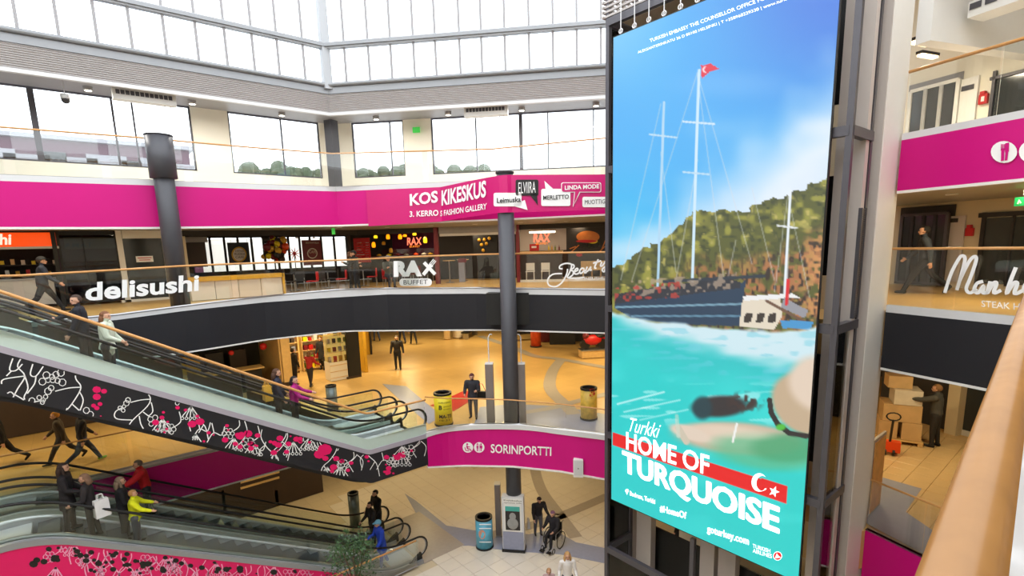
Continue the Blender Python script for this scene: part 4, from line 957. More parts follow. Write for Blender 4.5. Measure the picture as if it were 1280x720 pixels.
# second floor right
panel('trim_29', (1123, 258, 1190, 356), W2, -RN, .04, 'dark')['kind'] = 'structure'
door('door_3', (1126, 268, 1182, 354), F3(O2-.1), RN, 4, 'frame_grey', 'dark_glass')
q = panel('door_4', (1186, 270, 1204, 352), W2, -RN, .05, 'mauve_metal'); q['kind'] = 'structure'; panel('name_plate', (1188, 273, 1199, 278), W2, -RN, .07, 'dark', q)
t = thing('fire_alarm_box', 'red fire alarm box between the doors behind the steak house balustrade', 'alarm box', W2(1213, 290)); panel('case', (1208.5, 285, 1218, 295), W2, -RN, .08, 'red', t); panel('bell', (1211, 281, 1216, 285), W2, -RN, .1, 'red', t)
w = root('window_21', W2(1255, 310)); panel('pane', (1229, 271, 1310, 356), W2, -RN, .02, 'dark_glass', w)
for r in ((1224, 266, 1229, 358), (1225, 264, 1310, 270), (1262, 266, 1265, 358)): panel('frame', r, W2, -RN, .06, 'dark', w)
t = thing('exit_sign', 'green exit sign hung from the ceiling of the steak house floor', 'sign', pr_(1277, 250, 2.5)); mat('exit_green', (20, 150, 80), .5, emit=.8)
panel('panel', (1268, 246, 1296, 257), F3(2.5), RN, .04, 'exit_green', t); p = pr_(1280, 244, 2.5); MB().tube([p, (p.x, p.y, zP3b+.03)], .01, 6).build('hanger', 'steel', t)
mbx = MB(); ribbon(mbx, [F3(2.48)(1272, 255), F3(2.48)(1274, 250), F3(2.48)(1276, 254)], .03, rn); mbx.build('symbol', W_, t)
# first floor right
t = panel('wall_pillar', (1183, 474, 1198, 549), F3(O1-.4), RN, .5, 'beige_wall'); t['kind'] = 'structure'
d = panel('door_5', (1201, 480, 1240, 549), W1, -RN, .05, 'dark_glass'); d['kind'] = 'structure'
panel('kick_plate', (1201, 541, 1240, 548), W1, -RN, .08, 'white_metal', d); panel('door_frame', (1198, 476, 1202, 549), W1, -RN, .08, 'dark', d)
t = thing('poster_board', 'narrow orange poster board leaning against the white column', 'poster', py_(1090, 560, 3.2)); mat('poster_orange', (232, 158, 84), .4, var=.4, scale=5.)
q = [py_(1079, 517, 3.12), py_(1099, 503, 3.12)]; b0, b1 = py_(1071, 592, 3.12), py_(1094, 582, 3.12)
x0, x1, z0, z1 = 12.75, 13.6, L1+.02, L1+1.8
MB().box(((x0+x1)/2, 3.28, (z0+z1)/2), (x1-x0, .05, z1-z0)).build('board', 'mauve_metal', t); MB().box(((x0+x1)/2, 3.245, (z0+z1)/2), (x1-x0-.14, .02, z1-z0-.14)).build('print', 'poster_orange', t)
# wrapped pallet, pallet jack
PLT = pz(1121, 549, L1); t = thing('pallet_stack', 'tall stack of plastic-wrapped cardboard boxes on a wooden pallet', 'pallet', PLT, math.radians(20))
mat('carton', (196, 164, 120), .35, var=.18, scale=4.); mat('plastic_wrap', (206, 198, 186), .15, var=.2, scale=5.)
for k in (-.5, 0, .5): MB().box((0, k, .05), (1.0, .12, .09)).build('pallet_board', 'wood_pale', t, local=True)
for k in range(5): MB().box((-.42+k*.21, 0, .115), (.14, 1.15, .03)).build('pallet_board', 'wood_pale', t, local=True)
for i, (x, y, z, a, b, h, m_) in enumerate(((0, -.28, .4, .95, .56, .52, 'carton'), (0, .3, .4, .95, .54, .52, 'carton'), (0, 0, .93, .9, 1.1, .52, 'carton'), (-.05, -.1, 1.42, .8, .8, .44, 'plastic_wrap'), (.05, .1, 1.83, .6, .7, .36, 'carton'))):
    MB().box((x, y, z), (a*.85, b*.85, h), .03*i).build('carton', m_, t, local=True)
PJ = pz(1110, 566, L1); t = thing('pallet_jack', 'orange pallet jack with black loop handle in front of the wrapped boxes', 'pallet jack', PJ, math.radians(200))
for y in (-.2, .2): MB().box((-.16, y, .12), (.42, .15, .06)).build('fork', 'orange', t, local=True)
MB().box((.1, 0, .25), (.22, .5, .3)).build('body', 'orange', t, local=True)
MB().tube([(.15, 0, .35), (.28, 0, .8), (.4, 0, 1.1)], .03, 8).build('drawbar', 'black', t, local=True)
MB().tube([(.4+.03*math.sin(a), .16*math.cos(a), 1.2+.12*math.sin(a)) for a in np.linspace(0, 6.28, 13)], .02, 6).build('loop_handle', 'black', t, local=True)
for y in (-.1, .1): MB().tube([(.18, y-.03, .09), (.18, y+.03, .09)], .09, 12).build('wheel', 'rubber', t, local=True)
# tiles of the first floor in the right wing
til = None; fl1 = bpy.data.objects['floor_first']
def tile_field(parent, z, pts_ok, x0, x1, y0, y1, size, mname, ang=0., lim=300):
    b = MB(); s = size/2-.004; e = .006; h = .02
    b.add([(-s, -s, -h), (s, -s, -h), (s, s, -h), (-s, s, -h), (-s, -s, -e), (s, -s, -e), (s, s, -e), (-s, s, -e), (-s+e, -s+e, 0), (s-e, -s+e, 0), (s-e, s-e, 0), (-s+e, s-e, 0)],
          [(3, 2, 1, 0), (0, 1, 5, 4), (1, 2, 6, 5), (2, 3, 7, 6), (3, 0, 4, 7), (4, 5, 9, 8), (5, 6, 10, 9), (6, 7, 11, 10), (7, 4, 8, 11), (8, 9, 10, 11)])
    c = []
    for i in range(int((x1-x0)/size)+1):
        for j in range(int((y1-y0)/size)+1):
            x, y = x0+i*size+(size/2 if False else 0), y0+j*size; X, Y = x, y
            if pts_ok(X, Y):
                p = proj((X, Y, z))
                if -15 < p[0] < 1295 and 0 < p[1] < 740: c.append((math.hypot(X, Y), X, Y))
    c.sort(); first = None
    for _, X, Y in c[:lim]:
        if first is None: first = b.build('tile', mname, parent, local=True); first.location = (X, Y, z)
        else: inst(first, (X, Y, z), parent=parent)
def ok_r(x, y): p = Vector((x, y, 0))-R0; return p.dot(RN) > .5 and p.dot(RN) < O1-.3 and -4.5 < p.dot(RD) < 3 and proj((x, y, L1))[0] > 1062
tile_field(fl1, L1, ok_r, 11, 22, -3, 9, .5, 'tile_tan', lim=260)
def inlay(nm, pts, z, m, parent): MB().prism([(p.x, p.y) for p in [pz(a, b, z) for a, b in pts]], z+.001, z+.006).build(nm, m, parent)
inlay('inlay_strip', [(1066, 645), (1086, 592), (1152, 611), (1132, 640), (1164, 662), (1176, 672), (1166, 699)], L1, 'stone_blue', fl1)
# ================================================================== ENCLOSURE
def vwall(nm, a, b, z0, z1, m, th=.15): a, b = Vector((*a, 0)), Vector((*b, 0)); d = (b-a).normalized(); struct(nm, MB().slab([a+_z*z0, b+_z*z0, b+_z*z1, a+_z*z1], Vector((-d.y, d.x, 0)), th), m)
vwall('wall_outer_left', (-14, 48), (-14, -9), G, 7.5, 'cream_wall'); vwall('wall_outer_near', (-14, -9), (34, -9), G, 7.5, 'cream_wall')
vwall('wall_outer_right', (34, -9), (34, 48), G, 2.6, 'cream_wall'); vwall('wall_outer_far', (34, 48), (-14, 48), G, 2.6, 'cream_wall')
struct('ceiling_near', MB().prism([(-14, -9), (34, -9), (34, 5), (rpt(4.2, 0, 2).x, -1.0), (11, -3), (-5, -4), (-9, 0), (-9, 48), (-14, 48)], 7.5, 7.7), 'white')
# ================================================================== SECOND FLOOR SHOPS
FY = 24.0; FD0 = Vector((14.53, 19.74, 0)); FC = on_k(FD0, FY)
N0 = Vector((0, -1, 0)); NK = -KN
def PF(o=0.): return lambda a, b: py_(a, b, FY+o)
def PK(o=0.): return lambda a, b: pk_(a, b, FD0+KN*o)
ZC = 2.38
mat('lamp_white', (255, 244, 220), .5, emit=6.)
def downlight(x, y, z, col, power, label, grp, size=.5, r=.09, emit=True):
    t = thing('ceiling_downlight', label, 'lamp', (x, y, z), 0, grp)
    MB().lathe((x, y, z-.02), [(r, 0), (r*1.25, .0), (r*1.25, .03), (r, .03)], 16).build('trim_ring', 'white_metal', t); MB().cyl((x, y, z-.015), r*.95, .01, 14).build('diffuser', 'lamp_white', t)
    if power:
        l = bpy.data.lights.new('downlight', 'AREA'); l.shape = 'DISK'; l.size = size; l.energy = power; l.color = col
        o = bpy.data.objects.new('light', l); COL.objects.link(o); o.parent = t; o.location = (0, 0, -.06)
# back walls and end walls of the shop row
vwall('wall_shop_left', (-9, 18.5), (-9, 34), ZB, ZC, 'dark')
KX = FD0+KN*5
a = on_k(KX, 27.5)
vwall('wall_restaurant', (a.x, a.y), (on_k(KX, 9).x, 9), ZB, ZC, 'magenta_dark')
struct('trim_30', MB().band([Vector((-9, FY, 0)), FC, on_k(FD0, 10)], ZC-.22, ZC, .1), 'dark')
# --- sushi shop
P = PF()
t = thing('illuminated_sign', 'glowing orange shop sign in a black frame above the sushi counter', 'sign', py_(35, 392, FY))
mat('sign_white', (255, 240, 226), .5, emit=.8); mat('orange_sign', (244, 78, 8), .4, emit=.7)
panel('sign_board', (-80, 291, 70, 309), P, N0, .1, 'orange_sign', t)
panel('sign_frame', (-84, 287, 74, 291), P, N0, .12, 'black', t); panel('sign_frame', (70, 288, 76, 384), P, N0, .14, 'black', t); panel('sign_frame', (-84, 309, 74, 312), P, N0, .12, 'white_metal', t)
text('delisushi', PF(-.12)(-62, 307.5), PF(-.12)(14, 306), PF(-.12)(-62, 293), 'sign_white', t, bold=.03)
struct('wall_sushi', MB().slab(rect(-90, 300, 76, 386, PF(1.6)), -N0, .1), 'shop_dark')
t = thing('shop_counter', 'pale grey counter under the orange sign', 'counter', py_(30, 388, FY-.4)); panel('front', (-60, 352, 70, 384), PF(.2), -N0, .6, 'white_metal', t); panel('worktop', (-60, 349.5, 70, 352), PF(.15), -N0, .7, 'steel', t)
cols_ = ['gold', 'tile_cream', 'red', 'yellow', 'steel', 'wood_pale']
for k in range(14):
    x = -20+k*6.6; yb_ = 331 if k % 2 else 344
    q = rect(x, yb_-5-(k % 3), x+5, yb_, PF(1.1)); tag(MB().slab(q, -N0, .15).build('food_box', cols_[k % 6]), ['golden', 'cream', 'red', 'yellow', 'grey', 'tan'][k % 6]+' packet on the shelves behind the sushi counter', 'packet', ['golden', 'cream', 'red', 'yellow', 'grey', 'tan'][k % 6]+' packets on the sushi shop shelves')
for yb_ in (331.5, 344.5): s_ = panel('wall_shelf', (-50, yb_, 74, yb_+1), PF(1.05), -N0, .35, 'dark'); tag(s_, ('upper' if yb_ < 335 else 'lower')+' dark shelf of packets behind the sushi counter', 'shelf')
# --- dark shop window and white door
w = root('window_22', py_(112, 380, FY)); panel('pane', (80, 294, 149, 375), P, N0, .02, 'glass_dark', w)
for r in ((76, 288, 80, 378), (148, 288, 151, 378), (78, 288, 150, 294), (78, 372, 150, 378), (108, 294, 109.5, 375)): panel('frame', r, P, N0, .08, 'black', w)
struct('wall_shop_window', MB().slab(rect(70, 284, 152, 380, PF(1.2)), -N0, .1), 'magenta_dark')
t = thing('window_poster', 'pale grey poster low in the dark shop window beside the white door', 'poster', py_(139, 375, FY+.15)); panel('sheet', (127, 351, 150, 374), PF(.12), -N0, .02, 'mauve_metal', t)
t = thing('window_sign', 'blue lettered board imitating a sign reflected in the dark shop window', 'sign', py_(110, 305, FY+.3)); panel('board', (80, 295, 146, 311), PF(.3), -N0, .03, 'mauve_metal', t)  # added board, stands in for a blue sign mirrored in the pane
for e_x in (84, 142): p = PF(.31)(e_x, 296); MB().tube([p, (p.x, p.y, ZC)], .008, 5).build('cord', 'black', t)  # added cords, only hold up the added reflection board
mat('blue_letters', (40, 150, 196), .4); text('AMAT', PF(.28)(80, 310), PF(.28)(116, 309), PF(.28)(80, 304), 'blue_letters', t, bold=.02)
d = root('door_6', py_(182, 378, FY))
for r in ((150, 286, 157.5, 380), (206, 286, 214, 380), (152, 286, 212, 298), (152, 373, 212, 380)): panel('frame', r, P, N0, .1, 'white', d)
panel('pane', (157, 297, 207, 374), P, N0, .02, 'dark_glass', d); MB().tube([PF(-.12)(160.5, 338), PF(-.12)(161, 347)], .02, 6).build('handle', 'black', d)
s_ = panel('paper_sign', (170, 320, 191.5, 327.5), PF(-.03), N0, .01, 'white_vinyl', d); panel('sign_text', (172, 321.8, 189.5, 322.8), PF(-.05), N0, .005, 'red', s_); panel('sign_text', (174, 324.5, 188, 325.4), PF(-.05), N0, .005, 'red', s_)
struct('wall_pilaster', MB().slab(rect(213, 286, 236, 380, PF(.02)), -N0, .3), 'beige_wall')
t = thing('shop_banner', 'dark gold hanging curtain behind the round grey pillar', 'banner', py_(245, 333, FY+1)); panel('cloth', (231, 303, 258, 334), PF(1.), N0, .03, 'dark_brown', t); panel('header', (231, 296, 259, 303), PF(1.), N0, .05, 'soffit', t)
for e_x in (234, 256): p = PF(1.)(e_x, 297); MB().tube([p, (p.x, p.y, ZC)], .008, 5).build('cord', 'black', t)
# --- cafe with daylight windows
CY = 28.5
def PCf(o=0.): return lambda a, b: py_(a, b, CY+o)
xA, xB = py_(240, 310, CY).x, py_(434, 310, CY).x; zA, zB_ = py_(330, 337, CY).z, 2.2
wl = MB()
for x0, x1, z0, z1 in ((-9, xA, ZB, ZC), (xA, xB, ZB, zA), (xA, xB, zB_, ZC), (xB, 20, ZB, ZC)): wl.box(((x0+x1)/2, CY+.1, (z0+z1)/2), (x1-x0, .2, z1-z0))
struct('wall_cafe', wl, 'dark')
w = root('window_23', (xA, CY, zA)); prev = xA
for k, px in enumerate((263, 281, 298, 315, 330, 347, 361, 375, 388, 402, 418, 434)):
    x = py_(px, 310, CY).x; MB().box((x, CY, (zA+zB_)/2), (.09, .1, zB_-zA)).build('mullion', 'dark', w); MB().box(((x+prev)/2, CY+.03, (zA+zB_)/2), (x-prev-.09, .01, zB_-zA)).build('pane', 'glass_sky', w); prev = x
def poster(label, r, fn, m, ring=None, lines=()):
    t = thing('advert_poster', label, 'poster', fn((r[0]+r[2])/2, r[3])); panel('board', r, fn, -N0, .05, m, t)
    cx, cy = (r[0]+r[2])/2, (r[1]+r[3])/2+1; f2 = lambda a, b: fn(a, b)+Vector((0, -.02, 0)); f3 = lambda a, b: fn(a, b)+Vector((0, -.03, 0)); f4 = lambda a, b: fn(a, b)+Vector((0, -.04, 0))
    for e_x in (r[0]+3, r[2]-3): p = fn(e_x, r[1]); MB().tube([p+Vector((0, .02, 0)), (p.x, p.y+.02, ZC)], .006, 5).build('cord', 'black', t)
    if ring:
        MB().poly(disc(cx, cy, ring, f2)).build('badge', 'gold' if m == 'black' else 'tile_cream', t); MB().poly(disc(cx, cy, ring*.82, f3)).build('badge', 'tile_cream' if m == 'black' else m, t)
    for tx, x0, x1, y0, y1, mm in lines: text(tx, f4(x0, y1), f4(x1, y1), f4(x0, y0), mm, t)
    return t
poster('black poster with a round cream badge in the cafe window', (285.5, 303, 312, 331), PF(2.), 'black', 9.5, [('HYVÄ', 294, 305, 312, 315, 'dark_brown'), ('RUOKA', 293, 306, 316, 319, 'dark_brown'), ('CAFE', 294, 305, 320, 323, 'dark_brown')])
poster('maroon poster with a cream ring in the cafe window', (378.5, 300, 402, 331.5), PF(2.), 'maroon', 6.5, [('RAVINTOLA', 382, 398, 302.5, 304.5, 'tile_cream'), ('CAFE', 386, 395, 313, 316.5, 'tile_cream'), ('LOUNAS', 382, 398, 325, 327, 'tile_cream')])
t = thing('floral_arrangement', 'huge round autumn flower arrangement of gold and rust on a slim stand', 'flowers', py_(341, 343, 25.2)); rr_ = random.Random(4)
c = py_(342, 311, 25.2)
for k in range(46):
    a, b, rad = rr_.random()*6.28, rr_.uniform(-1, 1), rr_.uniform(.3, .6); v = Vector((rad*math.cos(a)*math.sqrt(1-b*b), rad*.6*math.sin(a)*math.sqrt(1-b*b), rad*b))
    MB().sphere(c+v, rr_.uniform(.1, .19), 7, 5).build('flower', rr_.choice(['gold', 'maroon', 'dark_brown', 'yellow', 'orange', 'dark']), t)
MB().tube([(c.x, c.y, c.z-.4), (c.x, c.y, ZB+.02)], .03, 8).build('stand', 'dark', t); MB().cyl((c.x, c.y, ZB), .22, .04, 16).build('foot', 'dark', t)
c = py_(368, 317, 24.6); t = thing('red_flower_decoration', 'red star shaped flower beside the round flower arrangement', 'flowers', (c.x, c.y, ZB))
for k in range(9): a = k*.7; MB().add([c+Vector((.03*math.cos(a+1.57), 0, .03*math.sin(a+1.57))), c+Vector((.33*math.cos(a), -.05, .33*math.sin(a))), c-Vector((.03*math.cos(a+1.57), 0, .03*math.sin(a+1.57))), c+Vector((.16*math.cos(a), .06, .16*math.sin(a)))], [(0, 1, 2), (0, 3, 1), (1, 3, 2), (0, 2, 3)]).build('petal', 'red', t)
MB().tube([c, (c.x, c.y, ZB+.02)], .02, 6).build('stem', 'dark', t)
t = thing('cafe_counter', 'long white cafe counter with a golden wood top', 'counter', py_(295, 366, 21.8)); A, B = py_(237, 352, 21.8), py_(352, 347, 21.8); zt_ = py_(300, 344, 21.8).z; zt2 = py_(300, 349, 21.8).z
for k in range(4):
    x0, x1 = lerp(A.x, B.x, k/4), lerp(A.x, B.x, (k+1)/4); MB().box(((x0+x1)/2, 22.1, (ZB+zt2)/2), (x1-x0-.015, .6, zt2-ZB)).build('front_panel', 'tile_cream', t)
MB().box(((A.x+B.x)/2, 22.08, (zt_+zt2)/2), (B.x-A.x+.1, .72, zt_-zt2)).build('worktop', 'gold', t)
MB().box((B.x+.05, 22.08, (ZB+zt_)/2), (.08, .72, zt_-ZB)).build('end_panel', 'gold', t)
def chair(loc, rz, m, lm, label, grp, sc=1.):
    t = thing('cafe_chair', label, 'chair', loc, rz, grp)
    MB().box((0, 0, .45), (.42, .42, .03)).build('seat', m, t, local=True); MB().box((-.2, 0, .66), (.03, .4, .34)).build('backrest', m, t, local=True)
    for x in (-.19, .19):
        for y in (-.18, .18): MB().tube([(x, y, 0), (x*.95, y*.95, .45)], .014, 6).build('leg', lm, t, local=True)
    for y in (-.17, .17): MB().tube([(-.19, y, .45), (-.2, y, .6)], .014, 6).build('back_post', lm, t, local=True)
    return t
def table(loc, m, label, grp=None, h=.74, r=.38):
    t = thing('cafe_table', label, 'table', loc, 0, grp); MB().cyl((0, 0, h-.03), r, .03, 20).build('top', m, t, local=True); MB().cyl((0, 0, .02), .03, h-.05, 8).build('stem', 'steel', t, local=True); MB().cyl((0, 0, 0), .22, .02, 16).build('foot', 'steel', t, local=True); return t
for px, py in ((362, 366), (376, 364), (405, 363), (418, 361)): p = pz(px, py, ZB); chair(p, rf.uniform(0, 6), 'dark', 'steel', 'dark chair at the cafe tables beside the white counter', 'dark cafe chairs')
for px, py in ((392, 365), (428, 361.5), (466, 358)): p = pz(px, py, ZB); chair(p, 2.6, 'red', 'steel', 'red chair standing at the open cafe tables', 'red cafe chairs')
for px, py in ((369, 363), (411, 360), (455, 357)): p = pz(px, py, ZB); table(p, 'dark', 'small round dark cafe table on the upper gallery', 'dark cafe tables')
# --- buffet restaurant, diagonal front
Q = PK()
def kpanel(name, r, o, th, m, parent=None): return MB().slab(rect(*r, PK(o)), NK, th).build(name, m, parent)
t = thing('menu_board', 'red menu board with white lines beside the buffet entrance', 'sign', PK(1)(452, 330)); kpanel('board', (443, 297.5, 463, 328), 1., .05, 'red', t)
for e_x in (446, 460): p = PK(1.)(e_x, 298); MB().tube([p, (p.x, p.y, ZC)], .008, 5).build('cord', 'black', t)
for k in range(7): kpanel('menu_line', (446, 303+k*3, 452+(k % 3)*2, 303.8+k*3), .96, .01, 'white_vinyl', t); kpanel('price', (457, 303+k*3, 461, 303.8+k*3), .96, .01, 'white_vinyl', t)
for r, m_ in (((544.5, 283, 549.5, 358), 'maroon'), ((437.5, 285, 440, 362), 'dark'), ((646, 280, 650, 353), 'maroon')): o = kpanel('wall_post', r, 0, .2, m_); o['kind'] = 'structure'
mat('lamp_amber', (255, 150, 10), .4, emit=1.6); mat('lamp_yellow', (255, 206, 30), .4, emit=1.4)
for k, (px, py, h, m_) in enumerate(((469.5, 296, 5, 'lamp_yellow'), (467, 306, 9, 'lamp_amber'), (485, 296, 8, 'lamp_amber'), (500, 296, 8, 'lamp_amber'), (506, 294.5, 4, 'lamp_amber'), (518, 292.5, 5, 'lamp_yellow'), (531.5, 300, 10, 'lamp_yellow'), (479.5, 304, 6, 'gold'), (488.5, 313, 8, 'gold'))):
    c = PK(1.6+.2*(k % 3))(px, py); hh = h*.03
    t = thing('pendant_lamp', ('glowing amber' if m_ == 'lamp_amber' else 'glowing yellow' if m_ == 'lamp_yellow' else 'unlit olive')+' glass pendant lamp in the buffet restaurant', 'lamp', c, 0, {'lamp_amber': 'amber', 'lamp_yellow': 'yellow', 'gold': 'olive'}[m_]+' pendant lamps of the buffet')
    MB().lathe(c, [(.05, hh/2), (.09, hh/4), (.1, -hh/4), (.07, -hh/2)], 10).build('shade', m_, t, True); MB().tube([(c.x, c.y, c.z+hh/2), (c.x, c.y, ZC)], .006, 5).build('cord', 'black', t)
mat('neon_pink', (255, 120, 90), .5, emit=1.5); mat('neon_orange', (255, 140, 40), .5, emit=1.2)
def neon(label, x0, y0, x1, y1, o):
    t = thing('neon_sign', label, 'sign', PK(o)((x0+x1)/2, y1)); f = PK(o); text('RAX', f(x0, y1-3), f(x1, y1-3.6), f(x0, y0), 'neon_pink', t, bold=.02); text('BUFFET', f(x0+3, y1), f(x1-2, y1-.5), f(x0+3, y1-2.4), 'neon_orange', t)
    p = f((x0+x1)/2, y0); MB().tube([p, (p.x, p.y, ZC)], .008, 5).build('hanger', 'black', t); return t
neon('glowing RAX neon sign among the amber pendant lamps', 509, 297, 527, 309.5, .5)
neon('glowing RAX neon sign hung above the red box by the white chairs', 667, 292, 687.5, 306, .5)
t = thing('buffet_counter', 'steel buffet counter with glass front behind the amber lamps', 'counter', PK(2.5)(510, 350)); kpanel('front', (470, 322, 544, 352), 2.5, .6, 'dark', t); kpanel('top', (470, 319.5, 545, 322), 2.4, .8, 'steel', t); kpanel('sneeze_guard', (478, 311, 544, 320), 2.3, .02, 'glass', t)
for k, px in enumerate((474, 486, 497, 508, 520, 530, 538)): c = PK(2.05)(px, 319); tag(MB().lathe((c.x, c.y, PK(2.4)(508, 319.5).z+.002), [(.06, 0), (.14, .05), (.13, .07), (.02, .13)], 10).build('food_bowl', ['gold', 'yellow', 'maroon', 'steel', 'orange', 'tile_cream', 'gold'][k], None, True), ['golden', 'yellow', 'maroon', 'steel', 'orange', 'cream', 'golden'][k]+' bowl of food on the buffet counter', 'bowl', ['golden', 'yellow', 'maroon', 'steel', 'orange', 'cream', 'golden'][k]+' bowls on the buffet counter')
for px, py, m_ in ((488, 354, 'dark'), (500, 356, 'maroon'), (520, 354, 'maroon'), (535, 355, 'dark')): chair(pz(px, py, ZB), rf.uniform(0, 6), m_, 'steel', ('maroon' if m_ == 'maroon' else 'black')+' chair in the buffet restaurant behind the glass lettering', m_+' buffet chairs')
# --- dark store with shutter box
t = thing('shutter_box', 'grey roller shutter box above the dark open store', 'shutter', PK()(590, 294)); kpanel('casing', (550, 281, 646, 291), 0, .25, 'soffit', t); kpanel('bottom_rail', (550, 291, 646, 294), 0, .1, 'white_metal', t)
o = MB().slab(rect(549, 280, 648, 354, PK(3.2)), KN, .1).build('wall_store', 'shop_dark'); o['kind'] = 'structure'
t = thing('store_display', 'dark panel with yellow balls inside the dark open store', 'display', PK(2.)(606, 340)); kpanel('panel', (592, 288, 622, 345), 2., .05, 'black', t)
for k, (x, y) in enumerate(((599, 300), (605.5, 299.5), (611.5, 298), (602, 306), (608, 304.5), (604, 313))): c = PK(1.9)(x, y); MB().sphere(c, .085, 10, 7).build('ball', 'gold', t)
t = thing('bar_stand', 'narrow pale blue stand with a red cap inside the dark store', 'stand', PK(1.)(579, 352)); kpanel('body', (575, 328, 582, 352), 1., .25, 'stone_blue', t); kpanel('cap', (574, 323, 583, 328), 1., .25, 'maroon', t)
for px in (556, 566): table(pz(px, 355, ZB)+KN*(1.0+1.3*(px > 560)), 'wood_pale', 'high wooden bar table inside the dark store', 'bar tables in the dark store', 1.05, .3)
# --- burger restaurant
o = MB().slab(rect(650, 279, 790, 352, PK(3.4)), KN, .1).build('wall_burger', 'mauve_metal'); o['kind'] = 'structure'
kpanel('wall_burger_lower', (650, 312, 790, 352), 3.35, .05, 'dark_brown')['kind'] = 'structure'
t = thing('burger_picture', 'large burger picture with fries on the restaurant wall', 'picture', PK(1.5)(736, 316)); kpanel('board', (708, 283, 763, 338), 1.5, .04, 'dark', t)
def kd(px, py, rx, ry, o, m_): f = PK(o); MB().poly([f(px+rx*math.cos(a), py+ry*math.sin(a)) for a in np.linspace(0, 6.28, 20)[:-1]]).build('print', m_, t)
mat('bun', (196, 116, 48), .5, var=.2); mat('salad', (110, 140, 40), .5, var=.3); mat('fries', (222, 176, 60), .5, var=.2)
kd(736, 309, 16, 5.5, 1.47, 'dark_brown'); kd(736, 305, 15, 5, 1.46, 'salad'); kd(741, 301.5, 6, 3, 1.45, 'yellow'); kd(735, 296, 14.5, 7.5, 1.44, 'bun'); kd(733, 301.5, 13, 1.8, 1.43, 'red'); kd(722, 327, 9, 10, 1.47, 'fries'); kd(724, 318.5, 4, 2.2, 1.45, 'red')
for a in ((714, 315, 724, 306), (712, 311, 720, 308), (752, 312, 757, 300), (748, 316, 756, 308)): mbx = MB(); ribbon(mbx, [PK(1.45)(a[0], a[1]), PK(1.45)(a[2], a[3])], .05, NK); mbx.build('print', 'bun', t)
t = thing('linear_lamp', 'slim white linear lamp above the second neon sign', 'lamp', PK(1.)(678, 290)); kpanel('tube', (662, 289, 694, 291.2), 1., .1, 'lamp_white', t); p = PK(1.)(678, 288); MB().tube([p, (p.x, p.y, ZC)], .01, 5).build('hanger', 'steel', t)
t = thing('order_box', 'red box on the restaurant bar under the neon sign', 'box', PK(1.4)(668, 314)); kpanel('box', (662.5, 305, 674, 313.5), 1.4, .25, 'red', t); kpanel('emblem', (665, 307.5, 671, 310), 1.38, .26, 'white_vinyl', t)
t = thing('restaurant_bar', 'dark restaurant bar with stools under the neon sign', 'counter', PK(1.8)(690, 350)); kpanel('front', (652, 316, 703, 350), 1.8, .4, 'dark_brown', t); kpanel('top', (651, 313.8, 704, 316), 1.7, .6, 'wood_pale', t)
for k, px in enumerate((686, 690, 694, 699)): c = PK(1.7)(px, 313); tag(MB().lathe((c.x, c.y, c.z), [(.03, 0), (.035, .14), (.012, .2), (.012, .26)], 8).build('bottle', ['yellow', 'gold', 'salad', 'maroon'][k], None, True), ['yellow', 'golden', 'green', 'maroon'][k]+' bottle standing on the dark restaurant bar', 'bottle', 'bottles on the restaurant bar')
for px, py in ((663, 349.5), (682, 349)): p = PK(.2)(px, py); chair((p.x, p.y, ZB), math.radians(225), 'white', 'white', 'white chair in front of the dark restaurant bar', 'white restaurant chairs')
t = thing('wooden_bench', 'wooden bench with slatted front beside the fries picture', 'bench', PK(.5)(742, 350)); kpanel('seat', (726, 334, 768, 337), .5, .4, 'wood_pale', t); kpanel('backrest', (726, 326, 768, 334), .8, .08, 'wood_pale', t)
for k in range(4): kpanel('leg', (728+k*11, 337, 730+k*11, 350), .5, .06, 'wood_pale', t)
o = kpanel('trim_31', (650, 348.5, 790, 353), 0, .15, 'white'); o['kind'] = 'structure'
mat('green_sign', (60, 180, 70), .5, emit=.6)
t = thing('exit_sign', 'small green exit sign under the ceiling beside the cafe windows', 'sign', PF(-2)(416.5, 292)); panel('panel', (414.5, 285, 418.5, 293), PF(-2), N0, .03, 'green_sign', t)
p = PF(-2)(416.5, 286); MB().tube([(p.x, p.y, p.z), (p.x, p.y, ZC)], .01, 5).build('hanger', 'steel', t)
c = pk_(520, 170, PW-KN*.15); t = thing('exit_sign', 'green exit sign on the cream wall between the top windows', 'sign', c); MB().slab(rect(516, 159, 525, 166, lambda a, b: pk_(a, b, PW-KN*.1)), NK, .03).build('panel', 'green_sign', t)
# downlights along the gallery ceiling
for k in range(6): downlight(-3+k*2.3, 21.0, ZC, (1, .86, .62), 28, 'small round downlight in the gallery ceiling over the sushi shop and cafe', 'downlights over the sushi shop and cafe')
for k in range(6): p = FD0-KN*2.2+KD*(-3.5+k*1.9); downlight(p.x, p.y, ZC, (1, .84, .6), 28, 'small round downlight in the gallery ceiling in front of the restaurants', 'downlights in front of the restaurants')
for k in range(4): p = FD0+KN*1.5+KD*(-3.2+k*2.6); downlight(p.x, p.y, ZC, (1, .78, .5), 30, 'round downlight inside the restaurant ceiling', 'downlights inside the restaurants')
for k in range(3): p = rpt(-.5+k*1.4, 0, 2.6); downlight(p.x, p.y, zP3b+.02, (1, .8, .5), 40, 'warm downlight in the ceiling behind the steak house balustrade', 'downlights behind the steak house balustrade')
